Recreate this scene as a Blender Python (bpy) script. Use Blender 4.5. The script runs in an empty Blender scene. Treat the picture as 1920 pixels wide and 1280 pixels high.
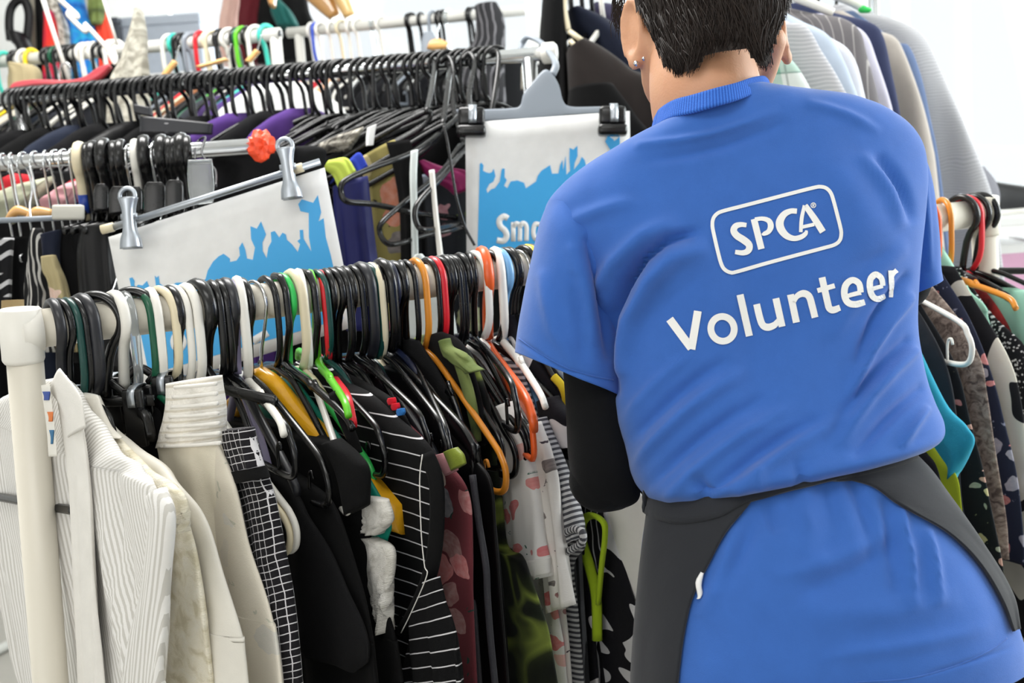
import bpy, bmesh, math, random
import numpy as np
from mathutils import Vector, Matrix, noise
from mathutils.bvhtree import BVHTree

random.seed(7)
rng = np.random.default_rng(7)
SC = bpy.context.scene
COL = SC.collection

# ------------------------------------------------------------------ camera
FPX = 2600.0
PIT, RHO = math.radians(9.0), math.radians(4.0)
CAM = np.array([0.0, 0.0, 1.40])
FW = np.array([0, math.cos(PIT), -math.sin(PIT)])
_U0 = np.array([0, math.sin(PIT), math.cos(PIT)])
_R0 = np.array([1.0, 0, 0])
RT = math.cos(RHO) * _R0 - math.sin(RHO) * _U0
UP = math.sin(RHO) * _R0 + math.cos(RHO) * _U0


def ray(px, py):
    return FW + RT * ((px - 960) / FPX) - UP * ((py - 640) / FPX)


def P(px, py, d):
    return CAM + d * ray(px, py)


def proj(p):
    q = np.asarray(p, float) - CAM
    d = q @ FW
    return 960 + FPX * (q @ RT) / d, 640 - FPX * (q @ UP) / d


def onplane(px, py, p0, n):
    r = ray(px, py)
    return CAM + r * (((p0 - CAM) @ n) / (r @ n))


cd = bpy.data.cameras.new('camera')
cam = bpy.data.objects.new('camera', cd)
COL.objects.link(cam)
cd.sensor_width = 36
cd.lens = 36 * FPX / 1920
M4 = Matrix.Identity(4)
for i in range(3):
    M4[i][0], M4[i][1], M4[i][2], M4[i][3] = RT[i], UP[i], -FW[i], CAM[i]
cam.matrix_world = M4
cd.clip_start = 0.05
cd.dof.use_dof = True
cd.dof.focus_distance = 1.40
cd.dof.aperture_fstop = 9.0
SC.camera = cam

# ------------------------------------------------------------------ light
W = bpy.data.worlds.new('world')
SC.world = W
W.use_nodes = True
W.node_tree.nodes['Background'].inputs[0].default_value = (0.93, 0.96, 1.0, 1)
W.node_tree.nodes['Background'].inputs[1].default_value = 1.5
SC.view_settings.view_transform = 'Standard'
SC.view_settings.look = 'None'
SC.view_settings.gamma = 1.0
SC.view_settings.exposure = -0.40
SC.view_settings.use_curve_mapping = False
SC.cycles.use_denoising = True
SC.cycles.max_bounces = 8
SC.cycles.transparent_max_bounces = 16


def area(name, loc, target, sx, sy, power, col=(1, 1, 1)):
    l = bpy.data.lights.new(name, 'AREA')
    l.shape = 'RECTANGLE'
    l.size, l.size_y, l.energy, l.color = sx, sy, power, col
    o = bpy.data.objects.new(name, l)
    COL.objects.link(o)
    o.location = loc
    o.rotation_euler = (Vector(target) - Vector(loc)).to_track_quat('-Z', 'Y').to_euler()
    return o


area('daylight_back_window', (0.9, 5.9, 1.9), (0.9, 0, 1.2), 4.4, 1.8, 240, (0.95, 0.98, 1))
area('daylight_side_window', (3.6, 2.0, 1.9), (0.2, 1.4, 1.2), 2.6, 1.8, 230, (0.95, 0.98, 1))
area('shop_front_daylight', (-2.2, -1.9, 1.9), (-0.1, 1.4, 1.0), 2.6, 1.6, 40, (1.0, 0.975, 0.94))
area('ceiling_light_front', (-0.3, 0.35, 2.70), (-0.3, 0.5, 0), 1.2, 0.6, 16, (1.0, 0.985, 0.96))
area('ceiling_light_middle', (-0.6, 2.4, 2.70), (-0.6, 2.4, 0), 1.2, 0.6, 66, (1.0, 0.985, 0.96))

# ------------------------------------------------------------------ materials
def nmat(name):
    m = bpy.data.materials.new(name)
    m.use_nodes = True
    nt = m.node_tree
    return m, nt, nt.nodes['Principled BSDF']


class G:
    """tiny node helper"""
    def __init__(s, nt):
        s.nt = nt

    def n(s, t, **kw):
        x = s.nt.nodes.new(t)
        for k, v in kw.items():
            setattr(x, k, v)
        return x

    def put(s, sock, v):
        if isinstance(v, bpy.types.NodeSocket):
            s.nt.links.new(v, sock)
        else:
            sock.default_value = v

    def math(s, op, a, b=0.0, c=0.0):
        x = s.n('ShaderNodeMath', operation=op)
        s.put(x.inputs[0], a); s.put(x.inputs[1], b); s.put(x.inputs[2], c)
        return x.outputs[0]

    def mix(s, f, a, b):
        x = s.n('ShaderNodeMix', data_type='RGBA')
        s.put(x.inputs[0], f)
        s.put(x.inputs[6], a if isinstance(a, bpy.types.NodeSocket) else (*a[:3], 1))
        s.put(x.inputs[7], b if isinstance(b, bpy.types.NodeSocket) else (*b[:3], 1))
        return x.outputs[2]

    def uv(s):
        t = s.n('ShaderNodeUVMap', uv_map='UVMap')
        p = s.n('ShaderNodeSeparateXYZ')
        s.nt.links.new(t.outputs[0], p.inputs[0])
        return t.outputs[0], p.outputs[0], p.outputs[1]

    def noise(s, vec, scale, detail=2.0, rough=0.5, dist=0.0):
        x = s.n('ShaderNodeTexNoise')
        s.put(x.inputs['Vector'], vec)
        x.inputs['Scale'].default_value = scale
        x.inputs['Detail'].default_value = detail
        x.inputs['Roughness'].default_value = rough
        x.inputs['Distortion'].default_value = dist
        return x.outputs[0], x.outputs[1]

    def voro(s, vec, scale, feature='F1'):
        x = s.n('ShaderNodeTexVoronoi', feature=feature)
        s.put(x.inputs['Vector'], vec)
        x.inputs['Scale'].default_value = scale
        return x

    def ramp(s, f, stops, const=False):
        x = s.n('ShaderNodeValToRGB')
        if const:
            x.color_ramp.interpolation = 'CONSTANT'
        e = x.color_ramp.elements
        while len(e) < len(stops):
            e.new(0.5)
        for q, (p, c) in zip(e, stops):
            q.position = p
            q.color = (*c[:3], 1)
        s.put(x.inputs[0], f)
        return x.outputs[0]

    def stripe(s, x, period, duty, off=0.0):
        return s.math('LESS_THAN', s.math('FRACT', s.math('ADD', s.math('MULTIPLY', x, 1.0 / period), off)), duty)


def hexc(h):
    h = h.lstrip('#')
    c = [int(h[i:i + 2], 16) / 255 for i in (0, 2, 4)]
    return tuple((x / 12.92 if x <= 0.04045 else ((x + 0.055) / 1.055) ** 2.4) for x in c)


MATS = {}


def plastic(name, c, rough=0.3, metal=0.0, trans=0.0):
    if name in MATS:
        return MATS[name]
    m, nt, b = nmat(name)
    b.inputs['Base Color'].default_value = (*hexc(c), 1)
    b.inputs['Roughness'].default_value = rough
    b.inputs['Metallic'].default_value = metal
    b.inputs['Transmission Weight'].default_value = trans
    g = G(nt)
    f, _ = g.noise(g.n('ShaderNodeTexCoord').outputs['Object'], 60, 3)
    nt.links.new(g.math('MULTIPLY_ADD', f, 0.12, rough - 0.06), b.inputs['Roughness'])
    MATS[name] = m
    return m


def fabric(name, c, pat=None, rough=0.85, bump=0.25, weave=900.0, sheen=0.04, coarse=False):
    """cloth: base colour or a pattern callback(g, uv, u, v) -> colour socket; woven relief on the UVs (metres)"""
    if name in MATS:
        return MATS[name]
    m, nt, b = nmat(name)
    g = G(nt)
    uv, u, v = g.uv()
    base = hexc(c)
    n1, _ = g.noise(uv, 35, 4)
    if pat:
        col = pat(g, uv, u, v)
    else:
        col = g.mix(n1, [x * 0.9 for x in base], [min(1, x * 1.08) for x in base])
    nt.links.new(col, b.inputs['Base Color'])
    b.inputs['Roughness'].default_value = rough
    b.inputs['Specular IOR Level'].default_value = 0.25
    b.inputs['Sheen Weight'].default_value = sheen
    b.inputs['Sheen Roughness'].default_value = 0.5
    n2, _ = g.noise(uv, weave, 2)
    h = g.math('ADD', g.math('MULTIPLY', n2, 0.35), g.math('MULTIPLY', n1, 1.2))
    bp = g.n('ShaderNodeBump')
    bp.inputs['Strength'].default_value = bump
    bp.inputs['Distance'].default_value = 0.004
    nt.links.new(h, bp.inputs['Height'])
    nt.links.new(bp.outputs[0], b.inputs['Normal'])
    MATS[name] = m
    return m


def p_stripes(axis, period, duty, ca, cb, wob=0.0):
    def f(g, uv, u, v):
        x = v if axis == 'v' else u
        if wob:
            n, _ = g.noise(uv, 14, 2)
            x = g.math('ADD', x, g.math('MULTIPLY', n, wob))
        return g.mix(g.stripe(x, period, duty), hexc(cb), hexc(ca))
    return f


def p_grid(pu, pv, duty, line, base):
    def f(g, uv, u, v):
        n, _ = g.noise(uv, 30, 2)
        w = g.math('MULTIPLY', n, 0.006)
        a = g.stripe(g.math('ADD', u, w), pu, duty * .7)
        c = g.stripe(g.math('ADD', v, w), pv, duty)
        return g.mix(g.math('MAXIMUM', a, c), hexc(base), hexc(line))
    return f


def p_floral(base, cols, scale=22, size=0.34, stem='#2f5a48', amount=0.5):
    def f(g, uv, u, v):
        _, wc = g.noise(uv, 30, 2)
        off = g.n('ShaderNodeVectorMath', operation='MULTIPLY_ADD')
        g.put(off.inputs[0], wc); off.inputs[1].default_value = (0.03, 0.03, 0); g.put(off.inputs[2], uv)
        vec = off.outputs[0]
        vo = g.voro(vec, scale)
        sp = g.n('ShaderNodeSeparateColor')
        g.put(sp.inputs[0], vo.outputs['Color'])
        st = [(i / len(cols), hexc(c)) for i, c in enumerate(cols)]
        fl = g.ramp(sp.outputs[0], st, True)
        shade, _ = g.noise(vec, scale * 5, 3)
        fl = g.mix(g.math('MULTIPLY', shade, 0.45), fl, hexc('#f2e6df'))
        on = g.math('MULTIPLY', g.math('LESS_THAN', vo.outputs['Distance'], size), g.math('LESS_THAN', sp.outputs[1], amount))
        v2 = g.voro(vec, scale * 1.7)
        lf = g.math('MULTIPLY', g.math('LESS_THAN', v2.outputs['Distance'], size * 0.45), g.math('GREATER_THAN', shade, 0.52))
        c = g.mix(lf, hexc(base), hexc(stem))
        return g.mix(on, c, fl)
    return f


def p_swirl(a, b, scale=9, th=0.5, dist=1.2, detail=0.6):
    def f(g, uv, u, v):
        n, _ = g.noise(uv, scale, detail, 0.4, dist)
        return g.mix(g.math('GREATER_THAN', n, th), hexc(a), hexc(b))
    return f


def p_cloud(stops, scale=14, detail=3, dist=0.5):
    def f(g, uv, u, v):
        n, _ = g.noise(uv, scale, detail, 0.55, dist)
        return g.ramp(n, [(p, hexc(c)) for p, c in stops])
    return f


def p_speck(base, c, scale=120, size=0.22):
    def f(g, uv, u, v):
        vo = g.voro(uv, scale)
        n, _ = g.noise(uv, 18, 2)
        s = g.math('MULTIPLY', g.math('LESS_THAN', vo.outputs['Distance'], size), g.math('GREATER_THAN', n, 0.45))
        return g.mix(s, hexc(base), hexc(c))
    return f


def p_plaid(base, c1, c2):
    def f(g, uv, u, v):
        a = g.math('ADD', g.stripe(u, 0.06, 0.4), g.stripe(v, 0.06, 0.4))
        c = g.mix(g.math('MULTIPLY', a, 0.4), hexc(base), hexc(c1))
        l = g.math('MAXIMUM', g.stripe(u, 0.03, 0.1), g.stripe(v, 0.03, 0.1))
        return g.mix(g.math('MULTIPLY', l, 0.5), c, hexc(c2))
    return f


def p_aztec(a, b):
    def f(g, uv, u, v):
        zz = g.math('ABSOLUTE', g.math('SUBTRACT', g.math('FRACT', g.math('MULTIPLY', u, 40)), 0.5))
        x = g.math('ADD', v, g.math('MULTIPLY', zz, 0.022))
        s1 = g.stripe(x, 0.021, 0.35)
        s2 = g.stripe(v, 0.05, 0.3)
        return g.mix(g.math('MULTIPLY', s1, g.math('SUBTRACT', 1.0, s2)), hexc(b), hexc(a))
    return f


# ------------------------------------------------------------------ mesh helpers
def tag(o, label=None, cat=None, group=None, kind=None):
    if label: o['label'] = label
    if cat: o['category'] = cat
    if group: o['group'] = group
    if kind: o['kind'] = kind
    return o


def mk_mesh(name, V, F, UV=None, smooth=True):
    me = bpy.data.meshes.new(name)
    V = np.asarray(V, float)
    me.from_pydata(V.tolist(), [], [tuple(int(i) for i in f) for f in F])
    if UV is None:
        UV = V[:, [0, 2]]
    l = me.uv_layers.new(name='UVMap')
    idx = np.zeros(len(me.loops), dtype=np.int32)
    me.loops.foreach_get('vertex_index', idx)
    l.data.foreach_set('uv', np.asarray(UV, np.float32)[idx].ravel())
    if smooth:
        me.polygons.foreach_set('use_smooth', [True] * len(me.polygons))
    me.update()
    return me


def ob(name, me, mat=None, parent=None):
    if mat is not None:
        me.materials.clear(); me.materials.append(mat)
    o = bpy.data.objects.new(name, me)
    COL.objects.link(o)
    if parent is not None:
        o.parent = parent
    return o


def empty(name, loc=(0, 0, 0), label=None, cat=None, group=None):
    o = bpy.data.objects.new(name, None)
    o.empty_display_size = 0.05
    COL.objects.link(o)
    o.location = loc
    return tag(o, label, cat, group)


class MB:
    def __init__(s):
        s.V, s.F, s.U, s.n = [], [], [], 0

    def add(s, V, F, U=None):
        V = np.asarray(V, float)
        s.V.append(V)
        s.U.append(np.asarray(U, float) if U is not None else V[:, [0, 2]])
        s.F += [tuple(i + s.n for i in f) for f in F]
        s.n += len(V)
        return s

    def mesh(s, name, smooth=True):
        return mk_mesh(name, np.concatenate(s.V), s.F, np.concatenate(s.U), smooth)

    def obj(s, name, mat, parent=None, smooth=True):
        return ob(name, s.mesh(name, smooth), mat, parent)


def catmull(pts, n, closed=False):
    p = np.asarray(pts, float)
    k = len(p)
    if k == 2 and not closed:
        t = np.linspace(0, 1, n)[:, None]
        return p[0] * (1 - t) + p[1] * t
    if closed:
        q = np.concatenate([p[-1:], p, p[:2]]); seg = k
    else:
        q = np.concatenate([2 * p[:1] - p[1:2], p, 2 * p[-1:] - p[-2:-1]]); seg = k - 1
    t = np.linspace(0, seg, n, endpoint=not closed)
    i = np.minimum(t.astype(int), seg - 1)
    u = (t - i)[:, None]
    a, b, c, d = q[i], q[i + 1], q[i + 2], q[i + 3]
    return 0.5 * ((2 * b) + (-a + c) * u + (2 * a - 5 * b + 4 * c - d) * u ** 2 + (-a + 3 * b - 3 * c + d) * u ** 3)


def tube(path, rad, sides=8, closed=False, flat=1.0, ref=None):
    p = np.asarray(path, float)
    n = len(p)
    rad = np.full(n, rad) if np.isscalar(rad) else np.asarray(rad, float)
    if closed:
        T = np.roll(p, -1, 0) - np.roll(p, 1, 0)
    else:
        T = np.gradient(p, axis=0)
    T /= np.linalg.norm(T, axis=1)[:, None] + 1e-12
    if ref is None:
        ref = np.array([0, 1.0, 0])
        if abs(T[0] @ ref) > 0.9:
            ref = np.array([1.0, 0, 0])
    N = np.zeros_like(p)
    cur = ref - T[0] * (ref @ T[0])
    for i in range(n):
        cur = cur - T[i] * (cur @ T[i])
        cur /= np.linalg.norm(cur) + 1e-12
        N[i] = cur
    B = np.cross(T, N)
    a = np.linspace(0, 2 * np.pi, sides, endpoint=False)
    V = p[:, None, :] + rad[:, None, None] * (N[:, None, :] * np.cos(a)[None, :, None] * flat + B[:, None, :] * np.sin(a)[None, :, None])
    V = V.reshape(-1, 3)
    F = []
    for i in range(n if closed else n - 1):
        i2 = (i + 1) % n
        for j in range(sides):
            j2 = (j + 1) % sides
            F.append((i * sides + j, i * sides + j2, i2 * sides + j2, i2 * sides + j))
    if not closed:
        F.append(tuple(range(sides))[::-1])
        F.append(tuple((n - 1) * sides + j for j in range(sides)))
    L = np.concatenate([[0], np.cumsum(np.linalg.norm(np.diff(p, axis=0), axis=1))])
    U = np.stack([np.tile(a, n) * np.repeat(rad, sides), np.repeat(L, sides)], 1)
    return V, F, U


def box(c, s, R=None, bev=0.0):
    """a box with chamfered edges: centre, full size, optional 3x3 rotation"""
    c = np.asarray(c, float); h = np.asarray(s, float) / 2
    bm = bmesh.new()
    bmesh.ops.create_cube(bm, size=1.0)
    for v in bm.verts:
        v.co = Vector((v.co.x * s[0], v.co.y * s[1], v.co.z * s[2]))
    if bev > 0:
        bmesh.ops.bevel(bm, geom=bm.edges[:], offset=bev, segments=2, affect='EDGES', profile=0.6)
    bm.verts.index_update()
    V = np.array([v.co[:] for v in bm.verts])
    F = [tuple(v.index for v in f.verts) for f in bm.faces]
    bm.free()
    if R is not None:
        V = V @ np.asarray(R).T
    return V + c, F


def gridF(nr, nc, wrap=False):
    F = []
    for i in range(nr - 1):
        for j in range(nc if wrap else nc - 1):
            j2 = (j + 1) % nc
            F.append((i * nc + j, i * nc + j2, (i + 1) * nc + j2, (i + 1) * nc + j))
    return F


def sheet(Gp, thick, nrm=None):
    """closed slab from a (nr,nc,3) grid of points, thick along nrm (or grid normals)"""
    nr, nc, _ = Gp.shape
    if nrm is None:
        du = np.gradient(Gp, axis=1); dv = np.gradient(Gp, axis=0)
        n = np.cross(du, dv); n /= np.linalg.norm(n, axis=2)[:, :, None] + 1e-12
    else:
        n = np.broadcast_to(np.asarray(nrm, float), Gp.shape)
    A = (Gp + n * thick / 2).reshape(-1, 3); B = (Gp - n * thick / 2).reshape(-1, 3)
    F = gridF(nr, nc)
    k = nr * nc
    F2 = [tuple(k + i for i in f[::-1]) for f in F]
    rim = [i for i in range(nc)] + [r * nc + nc - 1 for r in range(1, nr)] + [(nr - 1) * nc + j for j in range(nc - 2, -1, -1)] + [r * nc for r in range(nr - 2, 0, -1)]
    S = [(rim[(i + 1) % len(rim)], rim[i], k + rim[i], k + rim[(i + 1) % len(rim)]) for i in range(len(rim))]
    lu = np.concatenate([[0], np.cumsum(np.linalg.norm(np.diff(Gp[nr // 2], axis=0), axis=1))])
    lv = np.concatenate([[0], np.cumsum(np.linalg.norm(np.diff(Gp[:, nc // 2], axis=0), axis=1))])
    uv = np.stack([np.tile(lu, nr), -np.repeat(lv, nc)], 1)
    return np.concatenate([A, B]), F + F2 + S, np.concatenate([uv, uv])


def nz(x, y, z, s=1.0):
    return noise.noise(Vector((x * s, y * s, z * s)))


def loft(segs, depth, thick, rows=40, cols=64, nrm=None, p=0.85, q=0.9, folds=None, fold_amp=0.0, fold_n=5, ramp=1.0,
         seed=0.0, open_end=False, plane=None, offs=0.0, cap=True):
    """cloth or limb as one tube lofted through cross sections. segs: ((xl,yl),(xr,yr)) ends of each section; they are
    set at their own distance (depth: number, list or (left,right) pairs) or on a plane (point, normal). Returns V,F,UV, and (rows,cols)"""
    k = len(segs)
    Ls, Rs = [], []
    for i, (l, r) in enumerate(segs):
        if plane is not None:
            Ls.append(onplane(l[0], l[1], *plane)); Rs.append(onplane(r[0], r[1], *plane))
        else:
            d = depth[i] if isinstance(depth, (list, tuple)) else depth
            dl, dr = d if isinstance(d, (list, tuple)) else (d, d)
            Ls.append(P(l[0], l[1], dl)); Rs.append(P(r[0], r[1], dr))
    th = thick if isinstance(thick, (list, tuple)) else [thick] * k
    A = catmull(np.array(Ls), rows); B = catmull(np.array(Rs), rows)
    T = catmull(np.array(th, float)[:, None], rows)[:, 0]
    return loft3(A, B, T, cols, nrm if nrm is not None else (plane[1] if plane is not None else None), p, q, fold_amp, fold_n, ramp, seed, open_end, offs, cap, folds)


def loft3(A, B, T, cols=64, nrm=None, p=0.85, q=0.9, fold_amp=0.0, fold_n=5, ramp=1.0, seed=0.0, open_end=False, offs=0.0, cap=True, folds=None):
    rows = len(A)
    a = np.linspace(0, 2 * np.pi, cols, endpoint=False)
    ca = np.sign(np.cos(a)) * np.abs(np.cos(a)) ** p
    sa = np.sign(np.sin(a)) * np.abs(np.sin(a)) ** q
    c = (A + B) / 2
    e = (B - A) / 2
    if nrm is None:
        n = -FW - np.outer(np.ones(rows), [0, 0, 0])
        n = n - e * ((n * e).sum(1) / ((e * e).sum(1) + 1e-12))[:, None]
        n /= np.linalg.norm(n, axis=1)[:, None]
    else:
        n = np.broadcast_to(np.asarray(nrm, float), (rows, 3)).copy()
        if n[0] @ FW > 0:
            n = -n
    V = c[:, None, :] + e[:, None, :] * ca[None, :, None] + n[:, None, :] * (T[:, None] * sa[None, :])[:, :, None] + n[:, None, :] * offs
    w = np.linalg.norm(e, axis=1) * 2
    lv = np.concatenate([[0], np.cumsum(np.linalg.norm(np.diff(c, axis=0), axis=1))])
    if fold_amp:
        tt = np.linspace(0, 1, rows) ** ramp
        un = ca[None, :] * (w[:, None] / 2) / max(w.max() / 2, 1e-6)
        ph = seed * 1.7
        wave = np.sin(un * np.pi * fold_n + ph + 1.3 * np.sin(lv[:, None] * 4 + seed)) + 0.5 * np.sin(un * np.pi * fold_n * 1.9 + ph * 2.1 + lv[:, None] * 3)
        V = V + n[:, None, :] * (fold_amp * tt[:, None] * wave)[:, :, None]
    V = V.reshape(-1, 3)
    F = gridF(rows, cols, True)
    U = np.stack([(ca[None, :] * w[:, None] / 2 + 0.35 * np.abs(sa)[None, :] * T[:, None]).ravel(), np.repeat(-lv, cols)], 1)
    if open_end:
        # turned-in hem: repeat the last rings slightly inside so the opening shows an inner face
        Vr = V.reshape(rows, cols, 3)
        k0 = max(1, rows - 12)
        inner = []
        for i in range(rows - 1, k0 - 1, -1):
            inner.append(c[i] + (Vr[i] - c[i]) * 0.955)
        base = rows * cols
        V = np.concatenate([V, np.concatenate(inner)])
        m = len(inner)
        lastring = (rows - 1) * cols
        for j in range(cols):
            j2 = (j + 1) % cols
            F.append((lastring + j, lastring + j2, base + j2, base + j))
        F += [tuple(base + i for i in f) for f in gridF(m, cols, True)]
        U = np.concatenate([U] + [U[i * cols:(i + 1) * cols] for i in range(rows - 1, k0 - 1, -1)])
        if cap:
            F.append(tuple(range(cols))[::-1])
    elif cap:
        F.append(tuple(range(cols))[::-1])
        F.append(tuple((rows - 1) * cols + j for j in range(cols)))
    return V, F, U


def flip_out(V, F):
    return V, [f[::-1] for f in F]


def smooth_ob(name, me, mat, parent=None, recalc=True):
    if recalc:
        bm = bmesh.new(); bm.from_mesh(me)
        bmesh.ops.recalc_face_normals(bm, faces=bm.faces[:])
        bm.to_mesh(me); bm.free()
    return ob(name, me, mat, parent)


def thing_mesh(name, V, F, U, mat, label=None, cat=None, group=None, parent=None, kind=None):
    o = smooth_ob(name, mk_mesh(name, V, F, U), mat, parent)
    return tag(o, label, cat, group, kind)


def ordinal(n):
    return f"{n}{'th' if 10 <= n % 100 <= 20 else {1: 'st', 2: 'nd', 3: 'rd'}.get(n % 10, 'th')}"

# ------------------------------------------------------------------ common materials
BLACK = plastic('black_plastic', '#0b0b0d', 0.26)
CHROME = plastic('chrome', '#d4d6d8', 0.16, 1.0)
STEEL = plastic('galvanised_steel', '#b4bac2', 0.35, 0.9)
WHITEP = plastic('white_plastic', '#e9e6de', 0.32)
PVC = plastic('white_pipe', '#dcd6c8', 0.38)
CREAMP = plastic('cream_plastic', '#dfd3b4', 0.35)
GREYP = plastic('grey_plastic', '#8a929c', 0.35)
CLEARP = plastic('clear_plastic', '#e3e8ea', 0.12, 0.0, 0.85)
COLP = {'k': BLACK, 'w': WHITEP, 'c': CREAMP, 'chrome': CHROME, 'clear': CLEARP, 'grey': GREYP,
        'dk': plastic('charcoal_plastic', '#1e1f25', 0.35), 'gn': plastic('dark_green_plastic', '#0f5238', 0.3),
        'tl': plastic('dark_teal_plastic', '#12413c', 0.3), 'gr': plastic('bright_green_plastic', '#35c45b', 0.3),
        'lime': plastic('lime_plastic', '#66c429', 0.3), 'red': plastic('red_plastic', '#d3202c', 0.3),
        'lil': plastic('lilac_plastic', '#9d97b8', 0.3), 'am': plastic('amber_plastic', '#d98a2b', 0.3),
        'or': plastic('orange_plastic', '#e9622a', 0.32), 'lb': plastic('light_blue_plastic', '#7bb0dc', 0.3),
        'yl': plastic('yellow_plastic', '#f0cf1c', 0.3), 'nv': plastic('navy_plastic', '#171d33', 0.3),
        'aq': plastic('aqua_plastic', '#3fc0ad', 0.3), 'bl': plastic('blue_plastic', '#2f4fc0', 0.3)}
CNAME = {'k': 'black', 'w': 'white', 'c': 'cream', 'chrome': 'chrome wire', 'clear': 'clear', 'grey': 'grey', 'dk': 'charcoal',
         'gn': 'green', 'tl': 'dark green', 'gr': 'bright green', 'lime': 'lime green', 'red': 'red', 'lil': 'lilac', 'am': 'amber',
         'or': 'orange', 'lb': 'light blue', 'yl': 'yellow', 'nv': 'navy', 'aq': 'aqua', 'bl': 'blue'}


def woodmat(name, c1, c2):
    m, nt, b = nmat(name)
    g = G(nt)
    tc = g.n('ShaderNodeTexCoord').outputs['Object']
    mp = g.n('ShaderNodeMapping'); mp.inputs['Scale'].default_value = (4, 60, 60)
    nt.links.new(tc, mp.inputs[0])
    f, _ = g.noise(mp.outputs[0], 3, 4)
    nt.links.new(g.mix(f, hexc(c1), hexc(c2)), b.inputs['Base Color'])
    b.inputs['Roughness'].default_value = 0.28
    b.inputs['Coat Weight'].default_value = 0.4
    return m


YWOOD = woodmat('varnished_yellow_wood', '#d99a14', '#efb321')
WOOD = woodmat('varnished_pale_wood', '#d9a05c', '#e8b878')
RWOOD = woodmat('red_lacquered_wood', '#a8333c', '#bf4650')

# ------------------------------------------------------------------ room
def wallmat(name, c, rough=0.85, sc=40, st=0.05):
    m, nt, b = nmat(name)
    g = G(nt)
    tc = g.n('ShaderNodeTexCoord').outputs['Object']
    f, _ = g.noise(tc, sc, 4)
    h = hexc(c)
    nt.links.new(g.mix(f, [x * 0.95 for x in h], [min(1, x * 1.03) for x in h]), b.inputs['Base Color'])
    b.inputs['Roughness'].default_value = rough
    bp = g.n('ShaderNodeBump'); bp.inputs['Strength'].default_value = st
    nt.links.new(f, bp.inputs['Height']); nt.links.new(bp.outputs[0], b.inputs['Normal'])
    return m


WALL = wallmat('white_painted_wall', '#f3f3f1')
FLOORM = wallmat('grey_vinyl_floor', '#a8a49c', 0.5, 12)
CEILM = wallmat('white_ceiling', '#f0efec')
FRAMEM = plastic('white_window_frame', '#eeeeec', 0.4)
X0, X1, Y0, Y1, ZC = -3.4, 3.4, -3.2, 5.6, 2.75


def slab(name, c, s, mat, parent=None, bev=0.0, kind='structure'):
    b = MB(); b.add(*box(c, s, None, bev))
    return tag(b.obj(name, mat, parent, smooth=False), kind=kind)


slab('floor', ((X0 + X1) / 2, (Y0 + Y1) / 2, -0.05), (X1 - X0 + .2, Y1 - Y0 + .2, 0.1), FLOORM)
slab('ceiling', ((X0 + X1) / 2, (Y0 + Y1) / 2, ZC + 0.05), (X1 - X0 + .2, Y1 - Y0 + .2, 0.1), CEILM)


def wall_with_opening(name, axis, pos, a0, a1, o0, o1, z0, z1):
    b = MB()
    t = 0.1
    for (p0, p1, q0, q1) in ((a0, o0, 0, ZC), (o1, a1, 0, ZC), (o0, o1, 0, z0), (o0, o1, z1, ZC)):
        if p1 - p0 < 1e-3 or q1 - q0 < 1e-3: continue
        c = [(p0 + p1) / 2, pos, (q0 + q1) / 2]; s = [p1 - p0, t, q1 - q0]
        if axis == 'y':
            c = [pos, (p0 + p1) / 2, (q0 + q1) / 2]; s = [t, p1 - p0, q1 - q0]
        b.add(*box(c, s))
    return tag(b.obj(name, WALL, None, smooth=False), kind='structure')


def glassmat():
    m = bpy.data.materials.new('window_glass'); m.use_nodes = True
    nt = m.node_tree; nt.nodes.clear()
    o = nt.nodes.new('ShaderNodeOutputMaterial'); mx = nt.nodes.new('ShaderNodeMixShader')
    tr = nt.nodes.new('ShaderNodeBsdfTransparent'); gl = nt.nodes.new('ShaderNodeBsdfGlossy')
    tr.inputs[0].default_value = (0.97, 0.985, 0.98, 1); gl.inputs['Roughness'].default_value = 0.02
    mx.inputs[0].default_value = 0.05
    nt.links.new(tr.outputs[0], mx.inputs[1]); nt.links.new(gl.outputs[0], mx.inputs[2]); nt.links.new(mx.outputs[0], o.inputs[0])
    return m


GLASS = glassmat()
WZ0, WZ1 = 0.95, 2.62


def window(name, axis, pos, o0, o1, nb):
    e = tag(empty(name, (0, 0, 0)), kind='structure')
    fr = MB(); w = 0.05

    def bar(p0, p1, q0, q1):
        c = [(p0 + p1) / 2, pos, (q0 + q1) / 2]; s = [p1 - p0, 0.06, q1 - q0]
        if axis == 'y':
            c = [pos, (p0 + p1) / 2, (q0 + q1) / 2]; s = [0.06, p1 - p0, q1 - q0]
        fr.add(*box(c, s, None, 0.004))
    bar(o0, o1, WZ0, WZ0 + w); bar(o0, o1, WZ1 - w, WZ1)
    for i in range(nb + 1):
        x = o0 + (o1 - o0 - w) * i / nb
        bar(x, x + w, WZ0 + w, WZ1 - w)
    tag(fr.obj('window_frame', FRAMEM, e, smooth=False), kind='structure')
    for i in range(nb):
        xa = o0 + (o1 - o0 - w) * i / nb + w; xb = o0 + (o1 - o0 - w) * (i + 1) / nb
        c = [(xa + xb) / 2, pos, (WZ0 + WZ1) / 2]; s = [xb - xa, 0.006, WZ1 - WZ0 - 2 * w]
        if axis == 'y':
            c = [pos, (xa + xb) / 2, (WZ0 + WZ1) / 2]; s = [0.006, xb - xa, WZ1 - WZ0 - 2 * w]
        b = MB(); b.add(*box(c, s))
        tag(b.obj('pane', GLASS, e, smooth=False), kind='structure')
    return e


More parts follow.
